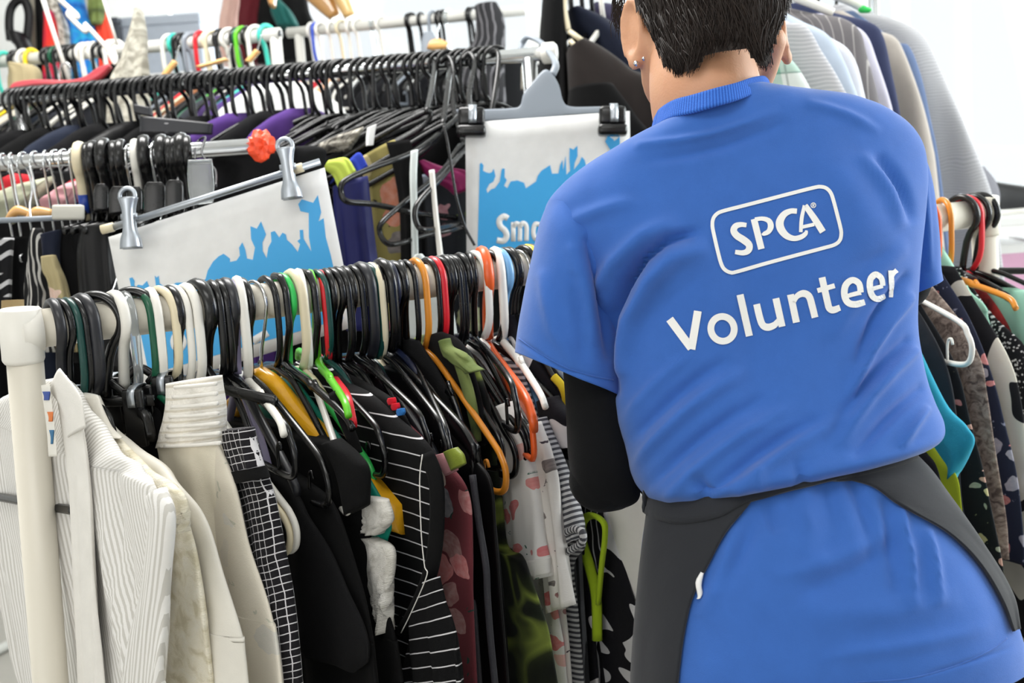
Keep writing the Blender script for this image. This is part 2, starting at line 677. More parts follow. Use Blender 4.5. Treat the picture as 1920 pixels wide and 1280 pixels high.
wall_with_opening('wall_back', 'x', Y1, X0, X1, -1.3, 3.1, WZ0, WZ1)
window('window_1', 'x', Y1, -1.3, 3.1, 3)
wall_with_opening('wall_right', 'y', X1, Y0, Y1, 1.0, 5.0, WZ0, WZ1)
window('window_2', 'y', X1, 1.0, 5.0, 3)
slab('wall_left', (X0, (Y0 + Y1) / 2, ZC / 2), (0.1, Y1 - Y0, ZC), WALL)
wall_with_opening('wall_front', 'x', Y0, X0, X1, -3.0, 1.2, WZ0, WZ1)
window('window_3', 'x', Y0, -3.0, 1.2, 3)
for nm, c, s in (('baseboard_back', (0, Y1 - .06, .06), (X1 - X0, .02, .12)), ('baseboard_left', (X0 + .06, (Y0 + Y1) / 2, .06), (.02, Y1 - Y0, .12)),
                 ('baseboard_right', (X1 - .06, (Y0 + Y1) / 2, .06), (.02, Y1 - Y0, .12))):
    slab(nm, c, s, FRAMEM)

# ------------------------------------------------------------------ racks
def unit(v):
    return v / np.linalg.norm(v)


RA, RB = P(40, 620, 1.42), P(1845, 395, 2.0)
RB[2] = RA[2]
RR = 0.020


class Rail:
    def __init__(s, A, B, r):
        s.A, s.B, s.r = np.array(A), np.array(B), r
        d = s.B - s.A; d[2] = 0
        s.d = unit(d)
        s.near = np.array([s.d[1], -s.d[0], 0])          # across the rail, towards the aisle
        if s.near[1] > 0: s.near = -s.near

    def at(s, px):
        lo, hi = -0.5, 1.5
        for _ in range(40):
            m = (lo + hi) / 2
            if proj(s.A + (s.B - s.A) * m)[0] < px: lo = m
            else: hi = m
        return s.A + (s.B - s.A) * lo

    def dirn(s, tw):
        t = math.radians(tw)
        return unit(s.near * math.cos(t) + s.d * math.sin(t))


def bar3(b, A, B, r, sides=20, n=2):
    b.add(*tube(np.linspace(A, B, n), r, sides))


FRONT = Rail(RA, RB, RR)
rk = empty('clothes_rack', (*(RA * [1, 1, 0]),), 'white pipe clothes rack loaded with hangers in front of the volunteer', 'clothes rack')
inv = -RA * [1, 1, 0]


def rp(name, b, mat, parent, off, smooth=True):
    for V in b.V: V += off
    return b.obj(name, mat, parent, smooth)


b = MB(); bar3(b, RA, RB, RR, 32); rp('rail', b, PVC, rk, inv)
for e, foot in ((RA, np.array([RA[0] - .05, RA[1] - .01, 0.02])), (RB, np.array([RB[0] + .04, RB[1] + .01, 0.02]))):
    b = MB(); bar3(b, e + [0, 0, -.03], foot, 0.0185, 32); rp('post', b, PVC, rk, inv)
    dn = unit(foot - e)
    b = MB()
    path = [e - dn * 0.0235, e - dn * 0.0225, e - dn * .0215, e + dn * .029, e + dn * .031, e + dn * .0335]
    b.add(*tube(path, [.0185, .0205, .0218, .0213, .0205, .0188], 32))
    s = 1 if e is RA else -1
    bar3(b, e, e + FRONT.d * s * .020, 0.0235, 32)
    rp('tee_fitting', b, WHITEP if e is RA else PVC, rk, inv)
    b = MB(); bar3(b, foot + FRONT.near * -.3, foot + FRONT.near * .3, 0.0185, 24); rp('foot', b, PVC, rk, inv)

MID = Rail(P(-420, 335, 2.31), P(490, 270, 2.0), 0.0115)
SEC = Rail(P(5, 186, 2.757), P(1030, 95, 2.42), 0.0125)
FARR = Rail(P(540, 62, 3.71), P(985, 14, 3.5), 0.0135)
FARL = Rail(P(-300, 146, 3.56), P(522, 37, 3.1), 0.0145)
for R_ in (MID, SEC, FARR, FARL):
    R_.B[2] = R_.A[2]


def chrome_rack(rail, label, posts, mat, capmat=None, pr=0.0125):
    o = empty('clothes_rack', (*(rail.A * [1, 1, 0]),), label, 'clothes rack')
    off = -rail.A * [1, 1, 0]
    b = MB(); bar3(b, rail.A, rail.B, rail.r, 24); rp('rail', b, mat, o, off)
    for e in posts:
        b = MB(); bar3(b, e + [0, 0, -rail.r * .4], np.array([e[0], e[1], 0.0]), pr, 20); rp('post', b, mat, o, off)
        b = MB(); bar3(b, np.array([*(e[:2] - rail.near[:2] * .25), .015]), np.array([*(e[:2] + rail.near[:2] * .25), .015]), .013, 12); rp('foot', b, mat, o, off)
    return o, off


o2, off2 = chrome_rack(SEC, 'chrome clothes rack whose rail is packed with empty black hangers', [SEC.at(38), SEC.at(992)], CHROME, pr=0.0135)
b = MB(); e = SEC.B
b.add(*tube([e - SEC.d * .012, e - SEC.d * .010, e + SEC.d * .008, e + SEC.d * .012], [.0165, .0185, .0185, .015], 28))
tag(rp('end_cap', b, WHITEP, o2, off2), label='round white end cap')
o1, off1 = chrome_rack(MID, 'shiny chrome rail with orange tape wrapped on its tip', [MID.at(-300), MID.at(335)], CHROME)
b = MB()
bm = bmesh.new(); bmesh.ops.create_icosphere(bm, subdivisions=3, radius=1.0)
V = np.array([v.co[:] for v in bm.verts]); F = [tuple(v.index for v in f.verts) for f in bm.faces]; bm.free()
s = np.array([1 + .35 * nz(*(v * 2.3), 1.0) + .25 * nz(*(v * 6), 1.0) for v in V])
V = V * s[:, None] * [.019, .017, .022] + MID.B
b.add(V, F)
ORTAPE = plastic('orange_tape', '#f4502a', 0.4)
tag(rp('tape_wrap', b, ORTAPE, o1, off1, smooth=False), label='crumpled bright orange tape wrap')
WORN = plastic('worn_white_pipe', '#c9c8c2', 0.45)
o3, _ = chrome_rack(FARR, 'worn white pipe rack far behind with a scuffed rail by the windows', [FARR.at(560), FARR.at(912)], WORN)
o4, off4 = chrome_rack(FARL, 'white pipe rack with an open hollow rail end, far behind', [FARL.at(-250), FARL.at(516)], WORN, pr=.0135)
b = MB(); bar3(b, FARL.B + FARL.d * .0005, FARL.B + FARL.d * .001, .0095, 20)  # black disc painting in the shade inside the hollow pipe
tag(rp('rail_end_shade', b, BLACK, o4, off4), label='black disc for the shade inside the hollow rail end')


# ------------------------------------------------------------------ hangers
def hook_path(r, rad, style, zn, hr=0.0):
    """hook in the hanger's own plane (u, z), the pipe centre at the origin"""
    R0 = r + rad + 0.001
    R = max(R0, hr)
    return _hook(R, style, zn) - [0, R - R0]


def _hook(R, style, zn):
    if style == 'curl':
        a = np.radians(np.linspace(195, -48, 22))
        pts = [(R * math.cos(t), R * math.sin(t)) for t in a]
        pts += [(R * .35, -R * 1.25), (0.002, zn * .82), (0, zn)]
    elif style == 'straight':
        a = np.radians(np.linspace(190, 0, 18))
        pts = [(R * math.cos(t), R * math.sin(t)) for t in a]
        pts += [(R * 1.0, zn * .35), (R * .93, zn * .65), (R * .7, zn * .85), (R * .35, zn)]
    elif style == 'angle':
        pts = [(-R, -.004), (-R * .98, R * .5), (-R * .5, R * 1.0), (R * .45, R * 1.02), (R * 1.02, R * .45), (R * 1.05, -R * .9), (R * .98, -R * 1.25), (.004, zn * .86), (0, zn)]
        q = np.array(pts)
        t = np.linspace(0, len(q) - 1, 40)
        i = np.minimum(t.astype(int), len(q) - 2)
        return q[i] + (q[i + 1] - q[i]) * (t - i)[:, None]
    else:  # wire
        a = np.radians(np.linspace(210, -15, 20))
        pts = [(R * math.cos(t), R * math.sin(t)) for t in a]
        pts += [(R * .7, -R * 1.1), (R * .15, zn * .72), (0, zn)]
    return catmull(pts, 40)


def uz(P2, y=0.0):
    P2 = np.asarray(P2, float)
    return np.stack([P2[:, 0], np.full(len(P2), y), P2[:, 1]], 1)


HM = {}


def hanger_meshes(kind, style, r, rad, w, drop, zn, hr=0.0):
    key = (hr, kind, style, round(r, 4), round(rad, 4), round(w, 3), round(drop, 3), round(zn, 3))
    if key in HM:
        return HM[key]
    out = {}
    hp = hook_path(r, rad, style, zn + max(0, hr - (r + rad + .001)), hr)
    b = MB()
    if kind in ('flat', 'clip', 'clipboard') and style != 'wire':
        b.add(*tube(uz(hp), rad * .8, 8, flat=1.35))
    else:
        b.add(*tube(uz(hp), rad, 8))
    out['hook'] = b.mesh('hook')
    z1 = zn - drop
    if kind == 'tube':
        half = [(0.0, zn - .002), (.022, zn - .006), (.055, zn - drop * .22), (w - .03, z1 + .010), (w - .008, z1 - .006), (w, z1 - .022), (w - .006, z1 - .040), (w - .026, z1 - .047), (w - .07, z1 - .048)]
        right = catmull(half, 40)
        full = np.concatenate([right, right[::-1] * [-1, 1]])
        full = full[np.r_[0:40, 41:79]]
        b = MB(); b.add(*tube(uz(full), .0037, 8, closed=True)); out['frame'] = b.mesh('frame')
        for s in (1, -1):
            u0 = s * (w - .052)
            hk = [(u0, z1 - .046), (u0, z1 - .028), (u0 + s * .003, z1 - .018), (u0 + s * .009, z1 - .016), (u0 + s * .012, z1 - .023)]
            b = MB(); b.add(*tube(uz(catmull(hk, 14)), .0019, 6))
            out['loop_hook' + ('' if s == 1 else '_')] = b.mesh('loop_hook')
    elif kind == 'notch':
        half = [(0, zn), (.02, zn - .006), (.07, zn - drop * .32), (.085, zn - drop * .44), (.10, zn - drop * .46), (w - .02, z1 + .004), (w, z1 - .008)]
        b = MB()
        for s in (1, -1):
            b.add(*tube(uz(catmull(half, 30) * [s, 1]), np.linspace(.0055, .0042, 30), 8, flat=.9))
            b.add(*tube(uz([(s * .104, zn - drop * .46), (s * .092, zn - drop * .34 + .004)]), .003, 6))
        out['arms'] = b.mesh('arms')
    elif kind in ('flat', 'plate'):
        hgt = .013 if kind == 'flat' else .026
        half = catmull([(0, zn - .002), (w * .16, zn - .010), (w * .45, zn - drop * .42), (w * .85, z1 + .012), (w, z1 - .008)], 26)
        b = MB()
        for s in (1, -1):
            hh = np.linspace(hgt * 1.25, hgt * .75, 26)
            top = half * [s, 1]; A = uz(top); B_ = uz(top - np.stack([np.zeros(26), hh], 1))
            T = np.full(26, .0042)
            V, F, U = loft3(A, B_, T, 12, [0, 1, 0], .5, .5)
            b.add(V, F, U)
        out['arms'] = b.mesh('arms')
        if kind == 'plate':
            b = MB()
            b.add(*tube(uz(catmull([(w - .01, z1 - .02), (w - .012, z1 - .055), (w - .05, z1 - .062), (0, z1 - .06), (-(w - .05), z1 - .062), (-(w - .012), z1 - .055), (-(w - .01), z1 - .02)], 40)), .0035, 6))
            out['trouser_bar'] = b.mesh('trouser_bar')
    elif kind == 'wood':
        half = catmull([(0, zn + .004), (.03, zn - .006), (.07, zn - .035), (.13, zn - drop * .62), (w - .03, z1 + .004), (w, z1 - .016)], 40)
        b = MB()
        t = np.linspace(0, 1, 40)
        hh = .044 - .022 * np.clip(t * 1.5, 0, 1) + .010 * np.clip((t - .6) / .4, 0, 1)
        yy = .02 * t ** 2
        A = np.concatenate([uz(half * [-1, 1])[::-1][:-1], uz(half)])
        H = np.concatenate([hh[::-1][:-1], hh]); Y = np.concatenate([yy[::-1][:-1], yy])
        A[:, 1] = Y
        B_ = A - np.stack([H * 0, H * 0, H], 1)
        T = np.concatenate([(.010 + .009 * t ** 2)[::-1][:-1], .010 + .009 * t ** 2])
        T[0] *= .5; T[-1] *= .5
        b.add(*loft3(A, B_, T, 16, [0, 1, 0], .85, .8))
        out['shoulder_bow'] = b.mesh('shoulder_bow')
    elif kind == 'clip':
        b = MB()
        b.add(*tube(uz([(-w, zn - .006), (w, zn - .006)]), .006, 10, flat=.55))
        b.add(*tube(uz(catmull([(-.03, zn - .006), (-.012, zn + .010), (0, zn + .016), (.012, zn + .010), (.03, zn - .006)], 14)), .005, 8, flat=.6))
        out['bar'] = b.mesh('bar')
    elif kind == 'wire':
        half = [(0, zn), (.02, zn - .012), (w - .01, z1), (w, z1 - .006), (w - .012, z1 - .013), (0, z1 - .013)]
        right = catmull(half, 30); full = np.concatenate([right, right[::-1] * [-1, 1]])[np.r_[0:30, 31:59]]
        b = MB(); b.add(*tube(uz(full), .0016, 6, closed=True)); out['frame'] = b.mesh('frame')
    HM[key] = out
    return out


def clip_meshes():
    if 'clipset' in HM: return HM['clipset']
    b = MB()
    b.add(*box((0, -.011, -.012), (.024, .008, .062), None, .003)); b.add(*box((0, .011, -.012), (.024, .008, .062), None, .003))
    b.add(*box((0, 0, .004), (.022, .018, .012), None, .003))
    body = b.mesh('clip')
    b = MB()
    pr = [(-.0162, .000), (-.0165, .012), (-.012, .0195), (0, .0215), (.012, .0195), (.0165, .012), (.0162, .000)]
    q = catmull(pr, 18)
    A = np.stack([np.full(18, -.0042), q[:, 0], q[:, 1]], 1); Bq = A + [.0084, 0, 0]
    Gp = np.stack([A, Bq], 1)
    b.add(*sheet(Gp, .0012))
    spr = b.mesh('spring')
    HM['clipset'] = (body, spr)
    return HM['clipset']


def place(o, q, v):
    """put a hanger's frame (u, normal, z) at rail point q with u along the unit direction v"""
    n = np.cross([0, 0, 1.0], v)
    M = Matrix.Identity(4)
    for i in range(3):
        M[i][0], M[i][1], M[i][2], M[i][3] = v[i], n[i], (0, 0, 1)[i], q[i]
    o.matrix_world = M


def solve_end(rail, px, tw, zn, end):
    """half width and drop that bring the near arm end to the photographed spot, in the hanger's own plane"""
    q = rail.at(px); v = rail.dirn(tw); n = np.cross([0, 0, 1.0], v)
    e = onplane(end[0], end[1], q, n) - q
    return float(e @ v), float(-(e[2]) + zn)


def hanger(rail, px, color, kind='tube', style='curl', rad=.0042, w=.2, drop=.085, zn=-.078, tw=6, end=None, label=None, group=None,
           body_color=None, clips=None, tilt=0.0, cat='hanger', name=None, clip_end=None, hr=0.0):
    q = rail.at(px); v = rail.dirn(tw)
    if end is not None:
        best = None
        for t2 in np.arange(-25, 61, 1.0):
            w2, d2 = solve_end(rail, px, t2, zn, end)
            c = abs(w2 - w) + 0.3 * abs(d2 - drop)
            if best is None or c < best[0]: best = (c, t2, w2, d2)
        _, tw, w, drop = best
        w = max(.1, min(.27, w)); drop = max(.02, min(.17, drop))
        v = rail.dirn(tw)
    if clip_end is not None:
        n = np.cross([0, 0, 1.0], v)
        e = onplane(clip_end[0], clip_end[1], q, n) - q
        u = float(e @ v); w = u + .018; zn = float(e[2]) + .014; clips = (u, -u)
    ms = hanger_meshes(kind, style, rail.r, rad, w, drop, zn, hr)
    nm = name or {'tube': 'tubular_hanger', 'flat': 'flat_hanger', 'plate': 'trouser_hanger', 'notch': 'notched_hanger', 'wood': 'wooden_hanger', 'clip': 'clip_hanger', 'wire': 'wire_hanger'}[kind]
    o = empty(nm, (0, 0, 0), label, cat, group)
    place(o, q, v)
    if tilt:
        o.matrix_world = o.matrix_world @ Matrix.Rotation(math.radians(tilt), 4, 'Y')
    for pn, me in ms.items():
        m = COLP[color]
        if pn == 'hook' and kind == 'wood': m = CHROME
        if pn in ('shoulder_bow',): m = body_color or WOOD
        elif body_color and pn != 'hook': m = body_color
        m2 = me.copy() if me.materials and me.materials[0] != m else me
        ob(pn.rstrip('_'), m2, m, o)
    if clips:
        body, spr = clip_meshes()
        for u in clips:
            c = ob('clip', body if not body.materials or body.materials[0] == BLACK else body.copy(), BLACK, o)
            c.location = (u, 0, zn - .010)
            sp = ob('spring', spr, STEEL, c)
    return o

# ------------------------------------------------------------------ hangers on the white front rail
FH = [  # px of the hook, colour, kind, hook style, wire radius, options
    (103, 'dk', 'flat', 'curl', .0052, dict(w=.08)), (117, 'k', 'tube', 'curl', .0042, dict(w=.10, tw=14)), (130, 'tl', 'tube', 'straight', .0042, dict(w=.10, tw=14)),
    (143, 'k', 'tube', 'straight', .0042, dict(w=.10, tw=14)), (158, 'dk', 'flat', 'straight', .0062, dict(w=.06, tw=14)), (183, 'k', 'clip', 'curl', .0066, dict(tw=50, clip_end=(262, 765))),
    (219, 'w', 'flat', 'curl', .0058, dict(w=.06, drop=.03, body_color=BLACK)), (238, 'clear', 'flat', 'straight', .0048, dict(w=.05, drop=.03, body_color=BLACK)), (251, 'k', 'clip', 'straight', .0066, dict(tw=52, clip_end=(316, 740))),
    (266, 'gn', 'tube', 'straight', .0042, dict(w=.12)), (286, 'w', 'flat', 'straight', .0050, dict(w=.05, drop=.03, body_color=BLACK)), (304, 'c', 'tube', 'straight', .0048, dict(end=(540, 960))),
    (322, 'k', 'flat', 'curl', .0050, {}), (331, 'w', 'tube', 'straight', .0044, dict(end=(552, 955))), (353, 'w', 'flat', 'straight', .0052, {}),
    (374, 'k', 'clip', 'curl', .0072, dict(tw=12, w=.15)), (401, 'k', 'tube', 'straight', .0048, {}), (414, 'k', 'tube', 'straight', .0046, dict(end=(549, 815))),
    (427, 'dk', 'flat', 'curl', .0058, {}), (433, 'lil', 'flat', 'curl', .0045, dict(w=.07)), (449, 'w', 'notch', 'straight', .0054, dict(end=(530, 790))),
    (457, 'k', 'tube', 'curl', .0042, dict(end=(613, 870))), (478, 'chrome', 'wood', 'wire', .0020, dict(end=(722, 925), w=.215, drop=.1)), (501, 'k', 'tube', 'straight', .0038, {}),
    (524, 'k', 'notch', 'angle', .0042, dict(end=(660, 790))), (531, 'gr', 'tube', 'curl', .0042, {}), (551, 'c', 'tube', 'straight', .0058, {}),
    (563, 'w', 'tube', 'straight', .0056, dict(end=(648, 885))), (577, 'k', 'tube', 'angle', .0044, dict(end=(718, 815))), (585, 'lime', 'notch', 'curl', .0044, dict(end=(652, 760))),
    (597, 'tl', 'tube', 'straight', .0040, {}), (604, 'red', 'flat', 'straight', .0038, dict(end=(660, 770))), (614, 'k', 'tube', 'curl', .0040, dict(end=(745, 855))),
    (624, 'k', 'tube', 'curl', .0040, {}), (635, 'k', 'tube', 'straight', .0042, {}), (641, 'k', 'flat', 'straight', .0040, {}),
    (649, 'k', 'tube', 'curl', .0040, dict(end=(800, 790))), (663, 'k', 'tube', 'straight', .0042, {}), (680, 'dk', 'flat', 'straight', .0060, {}),
    (692, 'tl', 'flat', 'straight', .0046, dict(w=.09)), (699, 'c', 'flat', 'straight', .0048, dict(w=.08)), (706, 'k', 'tube', 'straight', .0040, dict(end=(833, 800))),
    (718, 'k', 'plate', 'straight', .0062, dict(end=(890, 820))), (730, 'nv', 'tube', 'curl', .0044, {}), (740, 'k', 'flat', 'curl', .0044, {}),
    (754, 'k', 'tube', 'curl', .0038, dict(end=(842, 815))), (764, 'k', 'notch', 'straight', .0036, {}), (782, 'am', 'tube', 'straight', .0042, dict(end=(946, 850))),
    (804, 'k', 'tube', 'straight', .0036, {}), (814, 'red', 'flat', 'straight', .0042, dict(w=.08)), (824, 'k', 'tube', 'curl', .0036, {}),
    (836, 'k', 'tube', 'curl', .0040, {}), (843, 'k', 'tube', 'straight', .0036, {}), (851, 'k', 'flat', 'straight', .0036, {}),
    (865, 'k', 'tube', 'curl', .0042, {}), (882, 'k', 'tube', 'curl', .0042, dict(end=(968, 735))), (893, 'w', 'flat', 'straight', .0048, dict(w=.10)),
    (907, 'or', 'plate', 'curl', .0066, dict(end=(1000, 765))), (918, 'k', 'flat', 'straight', .0044, {}), (931, 'w', 'notch', 'straight', .0054, dict(end=(1022, 750))),
    (936, 'lb', 'flat', 'curl', .0050, dict(w=.08)), (950, 'k', 'tube', 'curl', .0042, {}), (958, 'k', 'tube', 'curl', .0042, {}),
    (974, 'chrome', 'wood', 'wire', .0018, {}), (984, 'k', 'tube', 'curl', .0044, {}), (992, 'yl', 'flat', 'curl', .0050, dict(w=.09)), (999, 'dk', 'flat', 'curl', .0048, dict(w=.09)),
]
HOOKX = [h[0] for h in FH]
for i, (px, c, kind, style, rad, opt) in enumerate(FH):
    opt = dict(opt)
    kw = dict(tw=5 + 5 * math.sin(i * 2.3), w=.2 + .006 * math.sin(i * 1.7), drop=.085 + .006 * math.cos(i * 3.1), zn=-.076 - .004 * math.sin(i))
    if 'end' not in opt: kw.update(w=.15 if c in 'k' else .17)
    kw.update(opt)
    word = {'tube': 'plastic', 'flat': 'flat plastic', 'plate': 'wide plastic', 'notch': 'notched plastic', 'wood': 'wooden', 'clip': 'clip'}[kind]
    cn = CNAME[c]
    if kind == 'wood':
        cn = 'thick yellow varnished' if i < 40 else 'pale grey'
        kw['body_color'] = YWOOD if i < 40 else GREYP
    uniq = {'red': 'red flat plastic hanger, ' + ordinal(i + 1) + ' hook along the white rail from its post'}
    lab = f"{cn} {word} hanger, {ordinal(i + 1)} hook along the white rail from its post"
    hanger(FRONT, px, c, kind, style, rad, label=lab, group='hangers on the white front rail', **kw)

# hangers at the right-hand end of the same rail, past the volunteer
for j, (px, c, kind, style, rad, opt) in enumerate([
        (1650, 'w', 'tube', 'straight', .005, dict(end=(1822, 620))), (1690, 'k', 'tube', 'curl', .0042, dict(w=.10)), (1735, 'or', 'flat', 'straight', .004, dict(w=.07)),
        (1803, 'k', 'flat', 'curl', .0056, dict(tw=8)), (1812, 'red', 'flat', 'straight', .0046, dict(tw=8, w=.07)), (1826, 'k', 'flat', 'curl', .005, dict(tw=8)),
        (1831, 'k', 'notch', 'curl', .005, dict(tw=60, drop=.03)), (1837, 'k', 'tube', 'curl', .0052, dict(tw=20)), (1768, 'am', 'notch', 'straight', .0042, dict(end=(1905, 545)))]):
    kw = dict(tw=4, w=.2, drop=.08)
    kw.update(opt)
    hanger(FRONT, px, c, kind, style, rad, group='hangers on the white front rail', label=f"{CNAME[c]} {'plastic' if kind == 'tube' else 'flat plastic'} hanger, {ordinal(j + 1)} on the white rail right of the volunteer", **kw)

# ------------------------------------------------------------------ second rail, chrome, crowded with black hangers
px = 1000
i = 0
xs = []
x = 24.0
while x < 935:
    xs.append(x + random.uniform(-3, 3))
    x += (11.5 if x < 640 else 14.5) * random.uniform(.8, 1.25)
proto = {}
for i, x in enumerate(xs):
    t = x / 1000
    tw = -(22 + 34 * t) + random.uniform(-7, 7)
    kind = random.choice(['tube', 'tube', 'flat', 'notch', 'tube'])
    key = (kind, i % 3)
    lab = f"black plastic hanger on the chrome rail, {ordinal(len(xs) - i)} hook counted from its round end cap"
    if key not in proto:
        o = hanger(SEC, x, 'k', kind, ('curl', 'straight', 'curl')[i % 3], .0042, w=.2, drop=.105 if kind == 'tube' else .09, zn=-.078, hr=.022, tw=tw, label=lab, group='black hangers on the chrome rail')
        proto[key] = o
    else:
        src = proto[key]
        o = src.copy(); COL.objects.link(o)
        place(o, SEC.at(x), SEC.dirn(tw))
        o['label'] = lab
        for ch in src.children:
            c2 = ch.copy(); COL.objects.link(c2); c2.parent = o
    o.matrix_world = o.matrix_world @ Matrix.Rotation(math.radians(random.uniform(-3, 3) - 9 * t), 4, 'Y')

# ------------------------------------------------------------------ middle rail: wire hangers, then big black moulded hooks
for i, x in enumerate((6, 22, 44, 66, 86, 104, 120, 134)):
    hanger(MID, x, 'chrome', 'wire', 'wire', .0019, w=.09, drop=.02, zn=-.115, hr=.019, tw=16 + 10 * math.sin(i * 2), group='wire hangers on the taped rail',
           label=f"thin chrome wire hanger on the taped chrome rail, {ordinal(i + 1)} from the frame edge")
for i, (x, c, r) in enumerate(((150, 'c', .0075), (164, 'k', .006), (176, 'k', .0075), (196, 'k', .009), (214, 'k', .006), (228, 'k', .007), (242, 'chrome', .002), (255, 'w', .0062), (272, 'k', .009), (290, 'chrome', .0025),
                               (305, 'k', .0085), (318, 'k', .006), (330, 'k', .006), (342, 'k', .0085), (352, 'k', .006))):
    kind = 'wire' if c == 'chrome' else 'clip'
    kw = dict(w=.15, zn=-.094, hr=.0245 if r > .004 else .02, tw=24 + 6 * math.sin(i * 1.9))
    o = hanger(MID, x, c, kind, 'curl' if c != 'chrome' else 'wire', r, group='clip hangers on the taped rail', body_color=BLACK if c in 'cw' else None,
               label=f"{CNAME[c]} {'wire' if kind == 'wire' else 'clip'} hanger with a {'thin' if r < .004 else 'thick'} hook on the taped rail, {ordinal(15 - i)} from the tape", **kw)
    if c in ('w', 'c'):
        b = MB(); b.add(*tube([(0.004, 0, -.055), (0.002, 0, -.083)], r * 1.25, 12))
        tag(b.obj('size_sleeve', COLP['aq'] if c == 'w' else plastic('royal_blue_plastic', '#1c3f9c', .35), o), label='teal size sleeve' if c == 'w' else 'blue size sleeve')

# ------------------------------------------------------------------ far rails
FL = [(8, 'aq'), (28, 'k'), (36, 'k'), (46, 'w'), (60, 'yl'), (92, 'k'), (99, 'k'), (106, 'gn'), (116, 'k'), (122, 'k'), (130, 'k'), (140, 'k'), (150, 'k'), (158, 'w'), (168, 'w'), (178, 'w'), (188, 'k'),
      (200, 'k'), (208, 'w'), (218, 'w'), (318, 'w'), (328, 'aq'), (340, 'k'), (346, 'k'), (356, 'grey'), (362, 'grey'), (378, 'red'), (392, 'c'), (400, 'c'), (412, 'k'), (418, 'k'), (430, 'w'), (443, 'k'), (450, 'gn'), (457, 'lime'), (464, 'k'), (480, 'w'), (500, 'aq')]
for i, (x, c) in enumerate(FL):
    hanger(FARL, x, c, 'tube', 'curl' if i % 2 else 'straight', .0055 if c in ('yl', 'w', 'red', 'lime', 'aq') else .005, w=.19, drop=.08, zn=-.085, tw=-20 + 14 * math.sin(i * 2.2),
           group='coloured hangers on the open ended rail', label=f"{CNAME[c]} hanger on the far white rail, {ordinal(len(FL) - i)} from the rail's open end")
FRH = [(585, 'w'), (593, 'bl'), (601, 'w'), (620, 'w'), (640, 'c'), (655, 'w'), (672, 'w'), (700, 'clear'), (715, 'w'), (766, 'k'), (772, 'k'), (790, 'k'), (812, 'grey'), (824, 'k'), (832, 'k'), (842, 'clear'), (880, 'k'), (888, 'k')]
for i, (x, c) in enumerate(FRH):
    hanger(FARR, x, c, 'flat' if i % 2 else 'tube', 'straight' if c in ('bl', 'grey') else 'curl', .0045, w=.19, drop=.08, zn=-.085, tw=-12 + 12 * math.sin(i * 2.9),
           group='hangers on the scuffed far rail', label=f"{CNAME[c]} hanger on the scuffed far rail, {ordinal(len(FRH) - i)} from its bare end")

# ------------------------------------------------------------------ garments on the front rail
def garment(name, rail, px, near, mat, label, cat, tw=6, thick=.011, fold=.006, fn=4, seed=0.0, rows=54, cols=56, group='garments on the white front rail', bottom=None, far=1.0):
    """a garment hanging in its hanger's plane; near = outline of its aisle-side edge from neck to hem, the far side mirrors it"""
    q = rail.at(px); v = rail.dirn(tw); n = np.cross([0, 0, 1.0], v)
    B = np.array([onplane(x, y, q, n) for x, y in near])
    if bottom is not None and B[-1][2] > bottom:
        e = B[-1].copy(); dz = B[-1][2] - bottom
        sl = (B[-1] - B[-2]); sl = sl / max(1e-6, -sl[2]) * dz * .6
        e = B[-1] + np.array([sl[0], sl[1], -dz]); B = np.vstack([B, e])
    u = (B - q) @ v
    A = B - np.outer(u * (1 + far), v)
    A = catmull(A, rows); B = catmull(B, rows)
    # even out steps in height
    T = thick * (0.55 + 0.45 * np.minimum(1, np.linspace(0, 5, rows)))
    nn = n if n @ FW < 0 else -n
    V, F, U = loft3(A, B, T, cols, nn, .8, .9, fold, fn, .8, seed)
    o = thing_mesh(name, V, F, U, mat, label, cat, group)
    return o, q, v, nn


def strip(name, parent, q, n, segs, mat, off=.012, thick=.004, label=None, rows=24, cols=28, fold=0, fn=3, seed=0, open_end=False, q_=.9):
    """a piece laid in the garment's plane, off metres proud of it on the aisle side"""
    V, F, U = loft(segs, None, thick, rows, cols, plane=(q + n * off, n), fold_amp=fold, fold_n=fn, seed=seed, open_end=open_end, q=q_)
    return thing_mesh(name, V, F, U, mat, label, parent=parent)


def cord(name, parent, q, n, pts, r, mat, off=.012, label=None, k=30, flat=1.0, closed=False):
    path = catmull([onplane(x, y, q + n * off, n) for x, y in pts], k, closed)
    b = MB(); b.add(*tube(path, r, 8, closed=closed, flat=flat))
    o = b.obj(name, mat, parent)
    if label: o['label'] = label
    return o


BOT = 0.42
SHEER = fabric('sheer_white_pleats', '#ebe8e3', p_stripes('u', .0065, .55, '#efedea', '#cfccc6', .002), .8, .3)
WCOT = fabric('white_cotton', '#ebe8e2')
CREAM = fabric('cream_cotton', '#e9e2d0', bump=.3)
LACE = fabric('cream_lace', '#ece5cf', p_cloud([(.35, '#d8cfb4'), (.5, '#efe8d4'), (.7, '#f4efe0')], 60, 3), bump=.9)
SATIN = fabric('off_white_satin', '#e4e0d6', None, .45, .12)
SMOCK = fabric('smocked_white_cotton', '#eee9df', p_stripes('v', .013, .8, '#f1ede5', '#d9d2c4', .004), .85, .8, 300)
FAINT = fabric('cream_faint_flowers', '#e6dfd0', p_floral('#e4ddce', ['#d9d8cf', '#cfcfc6', '#c0474a', '#d8d4c6'], 26, .36, '#c9c8b8', .4))
GRID = fabric('black_white_grid_cloth', '#17161a', p_grid(.0088, .0078, .13, '#d8d6da', '#17151a'))
BLK = fabric('black_jersey', '#070708', rough=.95, bump=.2, sheen=0)
BLK2 = fabric('washed_black_cotton', '#0d0d0f', rough=.95, bump=.25, sheen=0)
BLKS = fabric('black_satin', '#08080a', None, .45, .1, sheen=0)
